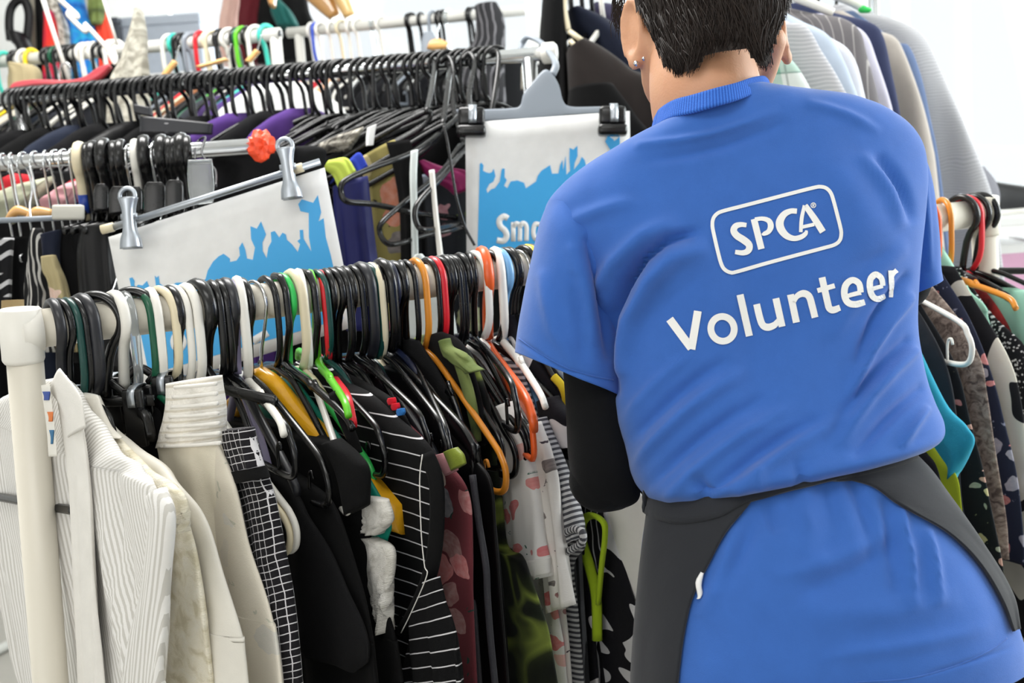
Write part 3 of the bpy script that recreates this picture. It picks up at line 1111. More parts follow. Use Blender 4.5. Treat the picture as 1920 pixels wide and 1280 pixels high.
CRINK = fabric('white_crinkle_lace', '#d9d6cf', p_cloud([(.3, '#bdb9b0'), (.5, '#dcd9d2'), (.7, '#efece6')], 40, 4, 1.5), bump=1.0)
TEAL = fabric('teal_satin', '#0f7f6c', None, .4, .2)
STRIPE = fabric('black_white_pinstripe_jersey', '#101014', p_stripes('v', .0158, .085, '#d6d4d7', '#070709', .004), .95, .2, 900, 0)
RFLOR = fabric('dark_red_floral', '#2a2326', p_floral('#6d3138', ['#a02836', '#c24a52', '#c9b7a8', '#2c3a53', '#7f1f2a'], 30, .5, '#27413a', .75))
OLIVE = fabric('olive_black_blur_print', '#20231b', p_cloud([(.36, '#0c0e0d'), (.45, '#20271a'), (.51, '#7c8a3c'), (.57, '#283018'), (.66, '#0c0e0d')], 11, 1, .8))
CAMO = fabric('olive_cloth', '#5d6b39', p_cloud([(.35, '#3d472a'), (.5, '#66743f'), (.7, '#7c8950')], 18, 2))
WFLOR = fabric('white_red_flower_print', '#ece9e4', p_floral('#ece9e5', ['#d9505a', '#e07a78', '#b93d4c', '#ecb0aa'], 44, .46, '#3f6e5c', .55))
WPOLK = fabric('white_dark_bud_print', '#e6e1dc', p_floral('#e6e1db', ['#2a2228', '#7c1f2c', '#c9303c', '#2a2228'], 52, .34, '#4a4048', .6))
KNIT = fabric('grey_striped_jersey', '#8d8d90', p_stripes('v', .0062, .5, '#c4c3c3', '#4b4b50', .003))
RIB = fabric('charcoal_ribbed_knit', '#35363a', p_stripes('u', .006, .45, '#55565b', '#222326', .004), bump=.6)
BOLD = fabric('bold_black_white_print', '#15151a', p_swirl('#15141a', '#dedad8', 13, .56, .9))
ZEB = fabric('black_white_zebra_print', '#15151a', p_swirl('#121118', '#d6d4d6', 9, .49, 2.0))
THIN = fabric('black_fine_white_lines', '#141418', p_stripes('u', .008, .18, '#b8b7bb', '#121217', .02))
LIMEF = fabric('lime_binding', '#b6d32c')
YELF = fabric('yellow_cloth', '#c9b022')

# sheer blouse at the post
o, q, v, n = garment('sheer_blouse', FRONT, 103, [(124, 716), (150, 745), (212, 832), (268, 888), (298, 914), (303, 990), (300, 1120), (296, 1290)], SHEER,
                     'sheer white pleated blouse hanging next to the white rack post', 'blouse', 11, .016, .007, 6, 1.0, bottom=BOT, far=1.9)
strip('sleeve', o, q, n, [((286, 932), (302, 914)), ((284, 985), (322, 968)), ((270, 1100), (313, 1090)), ((248, 1210), (309, 1210)), ((228, 1330), (309, 1330))], SHEER, .018, .009, fold=.003)
strip('front_facing', o, q, n, [((104, 712), (122, 704)), ((116, 790), (152, 790)), ((132, 900), (168, 905)), ((140, 1050), (178, 1050)), ((150, 1330), (196, 1330))], WCOT, .022, .004, fold=.002)
strip('collar', o, q, n, [((96, 735), (112, 690)), ((118, 770), (150, 742)), ((128, 820), (160, 800))], WCOT, .026, .003)
tg = strip('swing_tag', o, q, n, [((77, 722), (93, 719)), ((87, 800), (102, 796)), ((91, 856), (107, 855))], WHITEP, .034, .0008, 'white swing tag with small prints')
for (x0, y0, x1, y1, c) in ((79, 734, 94, 750, '#2b4a9c'), (88, 772, 100, 790, '#e07a35'), (92, 806, 101, 832, '#2f6f9c')):
    strip('print', tg, q, n, [((x0, y0), (x1, y0)), ((x0 + 3, (y0 + y1) / 2), (x1 - 1, (y0 + y1) / 2)), ((x0 + 3, y1), (x1 - 2, y1))], plastic('tag_' + c[1:], c, .6), .0352, .0006, rows=8, cols=12)
cord('hanger_bar', o, q, n, [(-40, 925), (20, 935), (90, 948), (141, 957)], .0052, BLACK, .019, 'black hanger bar inside the blouse', flat=1)

o, q, v, n = garment('lace_blouse', FRONT, 131, [(190, 790), (262, 862), (312, 904), (338, 928), (353, 985), (372, 1060), (388, 1160), (394, 1290)], LACE, 'cream lace blouse between the sheer white blouse and the satin one', 'blouse', 13, .013, .006, 5, 2.0, bottom=BOT)
strip('frilled_cuff', o, q, n, [((296, 912), (318, 905)), ((306, 935), (340, 925)), ((322, 965), (350, 958)), ((332, 1000), (346, 998))], LACE, .016, .006, fold=.003, fn=6)
o, q, v, n = garment('satin_blouse', FRONT, 150, [(184, 744), (212, 798), (250, 834), (312, 882), (352, 920), (392, 985), (420, 1080), (448, 1200), (458, 1290)], SATIN, 'off-white satin blouse behind the cream lace one', 'blouse', 15, .012, .006, 4, 3.0, bottom=BOT)
strip('collar', o, q, n, [((140, 735), (182, 742)), ((176, 775), (205, 800)), ((196, 815), (226, 822))], SATIN, .016, .005, fold=.001)
o, q, v, n = garment('black_trousers', FRONT, 253, [(262, 745), (300, 765), (306, 820), (310, 900), (320, 1000), (330, 1290)], BLK2, 'black trousers folded on the clip hanger behind the white blouses', 'trousers', 22, .010, .003, 3, 3.5, bottom=BOT)
strip('folded_leg', o, q, n, [((206, 800), (222, 790)), ((214, 818), (248, 780)), ((236, 828), (250, 812))], fabric('grey_lace', '#9a968c', bump=.6), .012, .004)

# skirt with a smocked waistband
q = FRONT.at(264); v = FRONT.dirn(12); n = np.cross([0, 0, 1.0], v); n = n if n @ FW < 0 else -n
V, F, U = loft([((304, 832), (412, 826)), ((312, 880), (428, 880)), ((330, 960), (446, 980)), ((345, 1100), (474, 1120)), ((350, 1290), (505, 1290)), ((350, 1750), (540, 1750))], None, .018, 50, 64, plane=(q, n), fold_amp=.006, fold_n=5, seed=4)
o = thing_mesh('cream_skirt', V, F, U, CREAM, 'cream skirt with a wide smocked waistband held by a black clip', 'skirt', 'garments on the white front rail')
strip('waistband', o, q, n, [((326, 716), (402, 706)), ((322, 770), (411, 765)), ((304, 835), (413, 829))], SMOCK, .002, .020, 'smocked white waistband', rows=40, cols=48, fold=.0012, fn=8)
for k in range(7):
    y = 719 + k * 18.5
    cord('shirring', o, q, n, [(328 - k * 3.2, y + 7), (365, y + 4), (405 + k * 1.3, y)], .0020, WCOT, .0215, k=16)
for (cx, cy, s_, an, sp) in ((308, 738, 1.0, 14, FRONT.at(305)), (262, 790, 1.0, 4, FRONT.at(250))):
    pass

o, q, v, n = garment('flower_skirt', FRONT, 284, [(392, 800), (440, 900), (468, 1030), (500, 1160), (524, 1290)], FAINT, 'cream skirt with faint flowers between the smocked skirt and the checked one', 'skirt', 7, .012, .005, 4, 5.0, bottom=BOT)
# checked jumpsuit
q = FRONT.at(313); v = FRONT.dirn(8); n = np.cross([0, 0, 1.0], v); n = n if n @ FW < 0 else -n
V, F, U = loft([((425, 900), (498, 893)), ((440, 960), (510, 935)), ((455, 1060), (528, 1035)), ((470, 1150), (543, 1130)), ((480, 1290), (558, 1290)), ((480, 1700), (590, 1700))], None, .012, 50, 48, plane=(q, n), fold_amp=.003, fold_n=4, seed=6)
o = thing_mesh('checked_jumpsuit', V, F, U, GRID, 'black jumpsuit with a fine white grid and a black waistband', 'jumpsuit', 'garments on the white front rail')
strip('bodice', o, q, n, [((412, 806), (470, 802)), ((420, 845), (478, 835)), ((432, 890), (490, 876))], GRID, .004, .012, fold=.003, fn=3)
strip('waistband', o, q, n, [((430, 884), (489, 874)), ((436, 905), (497, 896))], BLK, .006, .014, 'plain black waistband')

o, q, v, n = garment('black_slip_dress', FRONT, 427, [(430, 790), (490, 862), (545, 915), (590, 980), (640, 1090), (685, 1190), (690, 1235), (660, 1262)], BLK2, 'washed black slip dress with a rounded hem', 'dress', 7, .013, .005, 4, 7.0)
o, q, v, n = garment('black_vest_blouse', FRONT, 457, [(470, 815), (545, 880), (600, 920), (636, 975), (668, 1080), (700, 1200), (712, 1290)], BLK, 'black jersey top below the white moulded hanger end', 'top', 6, .012, .005, 4, 8.0, bottom=BOT)
o, q, v, n = garment('black_t_shirt', FRONT, 478, [(598, 822), (630, 828), (664, 850), (688, 886), (684, 960), (700, 1080), (735, 1200), (755, 1290)], BLK, 'black T-shirt on the thick yellow wooden hanger', 't-shirt', 10, .013, .005, 4, 9.0, bottom=BOT)
strip('sleeve', o, q, n, [((612, 832), (632, 822)), ((620, 852), (668, 852)), ((636, 892), (689, 884)), ((652, 965), (687, 945))], BLK, .016, .010)
o, q, v, n = garment('frilled_white_blouse', FRONT, 524, [(560, 720), (660, 850), (720, 940), (733, 985), (728, 1020), (737, 1060), (729, 1120), (718, 1180), (726, 1290)], TEAL, 'teal top with crinkled white frills below the yellow hanger', 'top', 7, .011, .004, 4, 10.0, bottom=BOT)
strip('frill', o, q, n, [((676, 930), (726, 938)), ((684, 960), (733, 975)), ((690, 995), (708, 1003))], CRINK, .013, .008, 'crinkled white frill', fold=.004, fn=6)
strip('frill', o, q, n, [((684, 1006), (700, 1008)), ((692, 1030), (736, 1030)), ((696, 1090), (733, 1090)), ((712, 1150), (728, 1140)), ((722, 1185), (727, 1185))], CRINK, .013, .008, 'crinkled white frill', fold=.004, fn=6)
cord('strap', o, q, n, [(625, 735), (640, 775), (660, 820), (670, 850)], .006, BLK, .012, k=16, flat=.5)

o, q, v, n = garment('striped_dress', FRONT, 577, [(618, 690), (655, 722), (700, 742), (750, 790), (806, 842), (822, 900), (822, 1000), (805, 1090), (795, 1140), (830, 1190), (872, 1290)], STRIPE, 'black dress with thin white horizontal stripes and a bound armhole', 'dress', 6, .014, .0045, 4, 11.0, bottom=BOT)
cord('armhole_binding', o, q, n, [(800, 850), (818, 905), (818, 1000), (806, 1075), (780, 1140), (752, 1188)], .0075, BLK, .018, 'black armhole binding', flat=.45)
cord('piping', o, q, n, [(792, 852), (787, 900), (790, 1000), (796, 1060), (800, 1080), (770, 1150), (752, 1186)], .0006, WCOT, .024, 'thin white piping')
strip('gathered_side', o, q, n, [((795, 1090), (822, 1080)), ((770, 1160), (838, 1140)), ((762, 1220), (856, 1210)), ((758, 1300), (875, 1300))], STRIPE, .018, .006, fold=.004, fn=3, seed=3)
o, q, v, n = garment('embroidered_black_blouse', FRONT, 614, [(650, 700), (715, 735), (748, 760), (772, 800), (800, 900), (820, 1290)], BLK, 'black top with a small red and blue embroidered flower', 'top', 5, .010, .004, 3, 12.0, bottom=BOT)
for (x, y, c) in ((742, 762, '#d2182c'), (752, 772, '#2b6fb5'), (735, 752, '#d2182c')):
    strip('embroidery', o, q, n, [((x - 6, y - 6), (x + 5, y - 7)), ((x - 8, y), (x + 7, y)), ((x - 5, y + 7), (x + 5, y + 6))], fabric('thread_' + c[1:], c), .013, .003, rows=8, cols=12)
o, q, v, n = garment('floral_dress', FRONT, 649, [(690, 720), (760, 790), (815, 850), (858, 890), (880, 940), (884, 1040), (884, 1120), (892, 1290)], RFLOR, 'dress with large dark red and cream flowers, beside the striped dress', 'dress', 5, .012, .005, 4, 13.0, bottom=BOT)
strip('strap', o, q, n, [((812, 855), (834, 848)), ((824, 872), (846, 864)), ((836, 892), (858, 880))], fabric('dusty_pink', '#c58b90'), .014, .004, 'dusty pink strap')
strip('strap', o, q, n, [((834, 848), (856, 838)), ((842, 868), (868, 852)), ((848, 882), (872, 868))], fabric('olive_satin', '#7d8a30', None, .4), .018, .005, 'olive satin strap')
o, q, v, n = garment('black_strap_dress', FRONT, 706, [(750, 690), (820, 770), (880, 850), (918, 905), (926, 1000), (934, 1130), (945, 1290)], BLKS, 'black satin dress with two long grey-edged ties', 'dress', 5, .012, .005, 4, 14.0, bottom=BOT)
for pts in ([(886, 890), (898, 980), (911, 1060), (914, 1120), (920, 1200), (930, 1300)], [(884, 1125), (888, 1140), (894, 1220), (900, 1300)]):
    cord('tie', o, q, n, pts, .0036, fabric('dark_grey_satin', '#3a3a40', None, .35), .016, 'grey-edged satin tie', flat=.35)
o, q, v, n = garment('black_gilet', FRONT, 754, [(785, 640), (840, 730), (880, 820), (912, 900), (930, 980), (942, 1100), (955, 1290)], BLK2, 'plain black sleeveless top under the amber hanger', 'top', 5, .011, .004, 4, 15.0, bottom=BOT)
o, q, v, n = garment('olive_print_dress', FRONT, 814, [(826, 628), (868, 650), (895, 700), (915, 760), (925, 850), (938, 950), (948, 1030), (990, 1060), (1025, 1150), (1048, 1290)], OLIVE, 'black dress with blurred olive green streaks', 'dress', 4, .013, .005, 3, 16.0, bottom=BOT)
strip('hood', o, q, n, [((800, 640), (824, 622)), ((808, 668), (862, 640)), ((828, 720), (886, 700)), ((850, 790), (905, 770)), ((880, 840), (922, 830))], BLK2, .012, .010, 'black hood', fold=.003)
strip('olive_lining', o, q, n, [((828, 640), (838, 634)), ((834, 662), (846, 650)), ((842, 674), (872, 662)), ((868, 690), (884, 680)), ((880, 700), (902, 694))], CAMO, .024, .007, 'olive green lining', fold=.002)
strip('olive_panel', o, q, n, [((852, 678), (866, 676)), ((868, 730), (884, 722)), ((882, 790), (896, 780)), ((892, 830), (900, 826))], CAMO, .024, .004)

o, q, v, n = garment('white_flower_blouse', FRONT, 882, [(905, 650), (940, 720), (965, 775), (985, 810), (1000, 900), (1030, 1050), (1058, 1180), (1068, 1290)], WFLOR, 'white blouse printed with small red flowers, its short sleeve open at the hem', 'blouse', 4, .011, .004, 4, 17.0, bottom=BOT)
strip('sleeve', o, q, n, [((930, 770), (958, 752)), ((940, 840), (985, 820)), ((950, 930), (1004, 900)), ((949, 1010), (1020, 1000)), ((946, 1092), (1031, 1080))], WFLOR, .022, .014, 'white short sleeve with red flowers', rows=40, cols=44, fold=.002, open_end=True)
strip('hem', o, q, n, [((947, 1056), (1027, 1044)), ((946, 1086), (1030, 1075))], WCOT, .0235, .0142, rows=10, cols=40)
o, q, v, n = garment('bud_print_blouse', FRONT, 893, [(925, 660), (960, 740), (1000, 830), (1030, 910), (1050, 1000), (1060, 1100), (1070, 1200), (1076, 1290)], WPOLK, 'white blouse with dark red buds, behind the red flower blouse', 'blouse', 4, .009, .004, 3, 18.0, bottom=BOT)
strip('sleeve', o, q, n, [((985, 800), (1008, 790)), ((1000, 900), (1040, 880)), ((1016, 1000), (1054, 1000)), ((1033, 1148), (1073, 1134))], WPOLK, .014, .010, rows=36, cols=32, fold=.003, open_end=True)
o, q, v, n = garment('striped_jersey_blouse', FRONT, 916, [(938, 660), (975, 695), (1005, 770), (1040, 850), (1070, 930), (1090, 985), (1092, 1025), (1075, 1060), (1082, 1150), (1092, 1290)], KNIT, 'grey and white striped jersey top with rolled cuffs', 'top', 4, .010, .004, 3, 19.0, bottom=BOT)
strip('sleeve', o, q, n, [((995, 790), (1016, 782)), ((1020, 880), (1052, 865)), ((1046, 985), (1086, 968)), ((1044, 1030), (1092, 1008))], KNIT, .012, .012, rows=40, cols=36, fold=.002, open_end=True)
cord('rolled_cuff', o, q, n, [(1040, 1026), (1052, 1006), (1075, 992), (1092, 998), (1090, 1018), (1068, 1032), (1046, 1046)], .0042, KNIT, .022, k=30)
o, q, v, n = garment('ribbed_cardigan', FRONT, 931, [(955, 640), (985, 720), (1010, 775), (1050, 850), (1078, 920), (1088, 965), (1095, 1100), (1110, 1290)], RIB, 'charcoal ribbed cardigan hanging beside the striped jersey top', 'cardigan', 4, .011, .004, 4, 20.0, bottom=BOT)
o, q, v, n = garment('bold_print_blouse', FRONT, 950, [(962, 590), (985, 640), (1030, 710), (1062, 770), (1073, 840), (1080, 950), (1105, 1100), (1120, 1290)], BOLD, 'black blouse with bold white petals, just left of the blue sleeve', 'blouse', 4, .010, .004, 3, 21.0, bottom=BOT)
strip('sleeve', o, q, n, [((1014, 752), (1040, 742)), ((1018, 790), (1064, 782)), ((1030, 836), (1072, 838))], BOLD, .015, .012, rows=24, cols=36, open_end=True)
o, q, v, n = garment('yellow_edged_blouse', FRONT, 958, [(975, 590), (1030, 680), (1066, 730), (1080, 800), (1095, 950), (1120, 1290)], BLK, 'black top with a mustard yellow edge beside the black sleeve', 'top', 4, .008, .003, 3, 22.0, bottom=BOT)
cord('yellow_edge', o, q, n, [(1038, 706), (1052, 722), (1060, 742), (1062, 770)], .005, YELF, .010, 'mustard yellow edge', flat=.5)
o, q, v, n = garment('fine_line_blouse', FRONT, 974, [(990, 600), (1040, 700), (1085, 840), (1112, 930), (1135, 985), (1125, 1060), (1120, 1150), (1135, 1290)], THIN, 'black fine-lined top with a lime green bound armhole', 'top', 4, .010, .004, 3, 23.0, bottom=BOT)
cord('armhole_binding', o, q, n, [(1120, 1200), (1118, 1120), (1105, 1060), (1090, 1010), (1092, 978), (1110, 966), (1132, 980), (1134, 1010), (1128, 1060), (1122, 1130)], .0062, LIMEF, .014, 'lime green armhole binding', k=50, flat=.55)
o, q, v, n = garment('zebra_print_dress', FRONT, 984, [(1000, 590), (1070, 740), (1120, 900), (1152, 1010), (1180, 1100), (1200, 1180), (1206, 1290)], ZEB, 'black dress with broad white curved shapes beside the apron', 'dress', 4, .011, .004, 3, 24.0, bottom=BOT)
o, q, v, n = garment('white_knit_blouse', FRONT, 999, [(1015, 580), (1090, 740), (1160, 880), (1200, 930), (1226, 1000), (1232, 1100), (1240, 1290)], WCOT, 'white ribbed top showing between the black sleeve and the apron', 'top', 4, .011, .004, 4, 25.0, bottom=BOT)

# ---- the same rail to the right of the volunteer
CYAN = fabric('cyan_cotton', '#2a9cbb')
MINT = fabric('mint_chiffon', '#a4d9c4', None, .6)
CROCH = fabric('brown_crochet_lace', '#8b7a70', p_cloud([(.35, '#5d4f4a'), (.5, '#94837a'), (.7, '#b7a79c')], 70, 3, 1.5), bump=1.0)
NFLOR = fabric('navy_red_floral', '#23283c', p_floral('#262b40', ['#b3404a', '#8d8fa8', '#5f6f94', '#c9626a'], 42, .42, '#8d90a5', .6))
LEAF = fabric('black_white_leaf', '#1a1a1d', p_swirl('#1c1c20', '#dad5c8', 11, .5, 1.4))
SPECK = fabric('black_white_speckle', '#1a1a1f', p_speck('#18181d', '#d0cfd0', 230, .34))
DOTS = fabric('white_dots_on_black', '#1c1c22', p_speck('#1c1c22', '#dcdadc', 110, .38))
DFLOR = fabric('dark_meadow_print', '#1d2025', p_floral('#1c1f24', ['#c98d7a', '#d7c98a', '#8f9a86', '#b55a60'], 60, .3, '#7c8466', .45))
REDF = fabric('red_black_print', '#7a1f22', p_cloud([(.4, '#1d1416'), (.55, '#8a2526'), (.7, '#a8382e')], 20, 3))
gr = 'garments on the white front rail'
o, q, v, n = garment('dotted_blouse', FRONT, 1500, [(1600, 640), (1680, 740), (1722, 830), (1756, 872), (1772, 920), (1795, 1000), (1806, 1290)], DOTS, 'dark blouse with small white dots behind the apron on the right', 'blouse', 4, .010, .004, 4, 31.0, bottom=BOT)
o, q, v, n = garment('lime_hem_blouse', FRONT, 1520, [(1620, 640), (1700, 760), (1760, 850), (1792, 895), (1800, 940), (1806, 1000)], fabric('lime_jersey', '#c3d436'), 'lime top showing below the cyan sleeve', 'top', 4, .008, .003, 4, 32.0)
o, q, v, n = garment('cyan_shirt', FRONT, 1545, [(1640, 560), (1700, 640), (1735, 705), (1790, 780), (1820, 815), (1812, 850), (1788, 905), (1770, 930)], CYAN, 'bright cyan shirt with a folded sleeve, right of the volunteer', 'shirt', 4, .010, .004, 3, 33.0)
strip('sleeve', o, q, n, [((1700, 660), (1720, 655)), ((1712, 745), (1772, 758)), ((1724, 825), (1812, 800)), ((1760, 872), (1824, 830)), ((1778, 905), (1800, 880))], CYAN, .014, .010, rows=30, cols=36, fold=.002, fn=2)
o, q, v, n = garment('black_cardigan', FRONT, 1600, [(1690, 540), (1740, 610), (1775, 690), (1795, 800), (1806, 950), (1845, 1120), (1870, 1290)], fabric('charcoal_cardigan', '#26282e', rough=.9), 'charcoal cardigan under the white moulded hanger on the right', 'cardigan', 4, .013, .005, 4, 34.0, bottom=BOT)
o, q, v, n = garment('meadow_print_dress', FRONT, 1630, [(1720, 560), (1790, 680), (1820, 800), (1850, 920), (1885, 1080), (1902, 1290)], DFLOR, 'dark dress with a tiny meadow flower print', 'dress', 4, .010, .004, 4, 35.0, bottom=BOT)
o, q, v, n = garment('crochet_blouse', FRONT, 1665, [(1735, 520), (1790, 590), (1838, 670), (1852, 740), (1866, 830), (1885, 960), (1890, 1050)], CROCH, 'brown crochet lace top right of the white hanger end', 'top', 4, .010, .004, 4, 36.0)
o, q, v, n = garment('navy_floral_blouse', FRONT, 1690, [(1765, 510), (1825, 610), (1862, 710), (1882, 790), (1904, 890), (1918, 990), (1926, 1060)], NFLOR, 'navy blouse with small red and lilac flowers', 'blouse', 4, .010, .004, 4, 37.0)
o, q, v, n = garment('leaf_print_dress', FRONT, 1720, [(1790, 500), (1850, 600), (1890, 670), (1912, 740), (1935, 880), (1950, 1030), (1960, 1290)], LEAF, 'black dress with large pale leaf shapes at the right end of the rail', 'dress', 4, .011, .004, 4, 38.0, bottom=BOT)
o, q, v, n = garment('speckled_dress', FRONT, 1765, [(1800, 500), (1860, 590), (1925, 655), (1960, 760), (1985, 950), (2000, 1290)], SPECK, 'black dress with white speckles below the mint top', 'dress', 4, .011, .004, 4, 39.0, bottom=BOT)
o, q, v, n = garment('mint_blouse', FRONT, 1745, [(1762, 452), (1775, 480), (1800, 520), (1846, 575), (1850, 592), (1862, 640)], MINT, 'pale mint chiffon top on the white rail right of the blue sleeve', 'top', 4, .010, .004, 4, 40.0, far=.6)
o, q, v, n = garment('mint_camisole', FRONT, 1812, [(1826, 520), (1860, 565), (1930, 545), (1975, 600), (1990, 720)], MINT, 'second pale mint top under the amber notched hanger', 'top', 4, .010, .004, 4, 41.0, far=.5)
o, q, v, n = garment('rust_print_blouse', FRONT, 1790, [(1830, 520), (1900, 640), (1925, 900), (1932, 1050), (1940, 1180)], REDF, 'rust red and black printed top low at the right edge', 'top', 4, .010, .004, 4, 42.0)
# hidden behind the volunteer, seen from a step aside
for k, (x, m, w_) in enumerate(((1060, BLK, 'plain black'), (1130, RIB, 'charcoal ribbed'), (1200, KNIT, 'grey striped'), (1270, BLK2, 'washed black'), (1340, NFLOR, 'navy flowered'), (1410, WCOT, 'plain white'))):
    q = FRONT.at(x); v = FRONT.dirn(5)
    near = [proj(q + v * u + np.array([0, 0, z])) for u, z in ((.05, -.085), (.13, -.13), (.17, -.17), (.17, -.35), (.18, -.7))]
    garment('blouse', FRONT, x, near, m, f'{w_} blouse on the white rail behind the volunteer', 'blouse', 5, .012, .005, 4, 50 + k)
    hanger(FRONT, x, 'k', 'tube', 'curl', .0042, w=.17, drop=.08, tw=5, label=f'black hanger carrying the {w_} blouse behind the volunteer', group='hangers on the white front rail')

# ------------------------------------------------------------------ signs
PAPER = fabric('laminated_paper', '#f1f1f0', None, .35, .03, sheen=0)
INKB = plastic('sky_blue_print', '#45aeee', .4)


def sign(name, label, corners, p0, n, blue, letters, mat=PAPER):
    """laminated sheet hanging at its own plane, with the printed blue silhouettes and white lettering on it"""
    c = [onplane(x, y, p0, n) for x, y in corners]      # TL TR BR BL
    nr, nc = 10, 14
    s = np.linspace(0, 1, nc)[None, :, None]; t = np.linspace(0, 1, nr)[:, None, None]
    Gp = (c[0] * (1 - s) + c[1] * s) * (1 - t) + (c[3] * (1 - s) + c[2] * s) * t
    V, F, U = sheet(Gp, .0012, n)
    o = thing_mesh(name, V, F, U, mat, label, 'sign')

    def poly(nm, pts, mat, off):
        bm = bmesh.new()
        vs = [bm.verts.new(onplane(x, y, p0 + n * off, n)) for x, y in pts]
        es = [bm.edges.new((vs[i], vs[(i + 1) % len(vs)])) for i in range(len(vs))]
        bmesh.ops.triangle_fill(bm, use_beauty=True, edges=es)
        r = bmesh.ops.extrude_face_region(bm, geom=bm.faces[:])
        for e in r['geom']:
            if isinstance(e, bmesh.types.BMVert): e.co += Vector(n * .0004)
        bmesh.ops.recalc_face_normals(bm, faces=bm.faces[:])
        me = bpy.data.meshes.new(nm); bm.to_mesh(me); bm.free()
        return ob(nm, me, mat, o)
    for pts in blue:
        poly('animal_silhouettes', pts, INKB, .0010)
    for pl, w in letters:
        k = max(10, 6 * len(pl))
        path = catmull([onplane(x, y, p0 + n * .0017, n) for x, y in pl], k) if len(pl) > 2 else np.array([onplane(x, y, p0 + n * .0017, n) for x, y in pl])
        sc = np.linalg.norm(onplane(pl[0][0] + 10, pl[0][1], p0, n) - onplane(pl[0][0], pl[0][1], p0, n)) / 10
        T = np.gradient(path, axis=0); T /= np.linalg.norm(T, axis=1)[:, None]
        S = np.cross(T, n)
        A = path + S * w * sc / 2; B_ = path - S * w * sc / 2
        V, F, U = sheet(np.stack([A, B_], 1), .0005, n)
        thing_mesh('letter', V, F, U, mat, parent=o)
    return o


def z1(pts): return [(200 + x / 3.048, 300 + y / 3.048) for x, y in pts]
def z2(pts): return [(840 + x / 4.0, 180 + y / 4.0) for x, y in pts]


S1P = P(400, 420, 1.84); S1N = unit(np.array([-.02, -1, .0]))
blue1 = z1([(130, 675), (146, 670), (160, 690), (158, 712), (166, 725), (180, 712), (205, 716), (230, 690), (240, 715), (251, 738), (246, 752), (232, 766), (268, 768), (282, 722), (275, 660), (286, 672), (297, 660), (303, 705), (330, 724), (312, 738), (318, 768),
            (345, 765), (358, 722), (400, 700), (468, 700), (492, 712), (494, 728), (520, 730), (530, 700), (565, 680), (578, 630), (608, 580), (640, 550), (668, 535), (704, 562), (705, 582), (742, 574), (762, 545), (757, 500), (775, 470), (792, 510), (802, 562), (835, 570), (848, 500),
            (826, 452), (822, 378), (858, 392), (882, 350), (911, 425), (890, 472), (892, 520), (914, 560), (924, 500), (942, 465), (938, 412), (960, 405), (986, 442), (1005, 415), (1024, 425), (1030, 455), (1060, 482), (1092, 525), (1106, 480), (1090, 462), (1106, 450), (1103, 400), (1122, 398),
            (1126, 450), (1150, 490), (1170, 522), (1156, 440), (1155, 302), (1108, 292), (1095, 252), (1115, 224), (1180, 244), (1207, 200), (1226, 298), (1211, 350), (1240, 332), (1252, 440), (1280, 540), (1302, 640), (1352, 905), (242, 1225)])
fr = [([(430, 1000), (445, 1045), (420, 1085), (385, 1070), (378, 1025), (400, 990), (430, 1000)], 26), ([(640, 960), (675, 925)], 40), ([(560, 960), (585, 1030)], 22), ([(700, 960), (735, 950)], 34), ([(800, 905), (815, 950)], 30), ([(835, 1035), (920, 985)], 44), ([(470, 1000), (500, 1060)], 20)]
s1 = sign('hanging_sign', 'white laminated sign with blue animal silhouettes, tilted, clipped above the white rail', z1([(10, 440), (1245, 42), (1420, 950), (185, 1330)]), S1P, S1N, [blue1], [(z1(a), w / 3.048) for a, w in fr])
S2P = P(1000, 330, 2.22); S2N = unit(np.array([.10, -1, .0]))
blue2 = z2([(238, 512), (250, 498), (266, 520), (262, 560), (285, 572), (310, 578), (330, 570), (342, 545), (356, 600), (340, 642), (310, 660), (288, 700), (296, 728), (322, 700), (352, 690), (388, 640), (400, 560), (408, 542), (425, 545), (424, 608), (441, 630), (420, 672), (445, 690), (470, 640), (520, 632),
            (570, 650), (584, 692), (602, 680), (660, 640), (672, 600), (700, 560), (765, 518), (780, 582), (828, 580), (840, 520), (858, 480), (864, 560), (882, 446), (888, 590), (916, 560), (910, 470), (912, 388), (940, 402), (970, 372), (972, 450), (950, 500), (944, 552), (985, 500), (1003, 455), (1025, 480), (1040, 540),
            (1180, 520), (1215, 400), (1178, 340), (1200, 298), (1236, 322), (1248, 338), (1287, 304), (1290, 400), (1310, 1170), (220, 1200)])
let2 = [([(450, 918), (420, 902), (386, 930), (392, 975), (428, 1010), (440, 1052), (414, 1086), (366, 1080)], 44), ([(490, 945), (490, 1090)], 36), ([(490, 985), (512, 955), (538, 980), (538, 1088)], 34), ([(538, 985), (560, 952), (588, 978), (588, 1086)], 34),
        ([(690, 965), (655, 960), (640, 1015), (655, 1070), (690, 1060)], 34), ([(704, 945), (704, 1082)], 36), ([(752, 862), (752, 1080)], 36), ([(800, 858), (800, 1078)], 36)]
s2 = sign('hanging_sign', 'white laminated sign reading Small over blue animal silhouettes, behind the shoulder', z2([(130, 200), (1362, 112), (1385, 1330), (142, 1440)]), S2P, S2N, [blue2], [(z2(a), w / 4.0) for a, w in let2])


def pxtube(name, parent, pts, d, r, mat, label=None, k=30, flat=1.0, closed=False, sides=8, smooth=True):
    q = [P(p[0], p[1], p[2] if len(p) > 2 else d) for p in pts]
    path = catmull(q, k, closed) if len(q) > 2 else np.array(q)
    b = MB(); b.add(*tube(path, r, sides, closed=closed, flat=flat))
    o = b.obj(name, mat, parent, smooth)
    if label: o['label'] = label
    return o


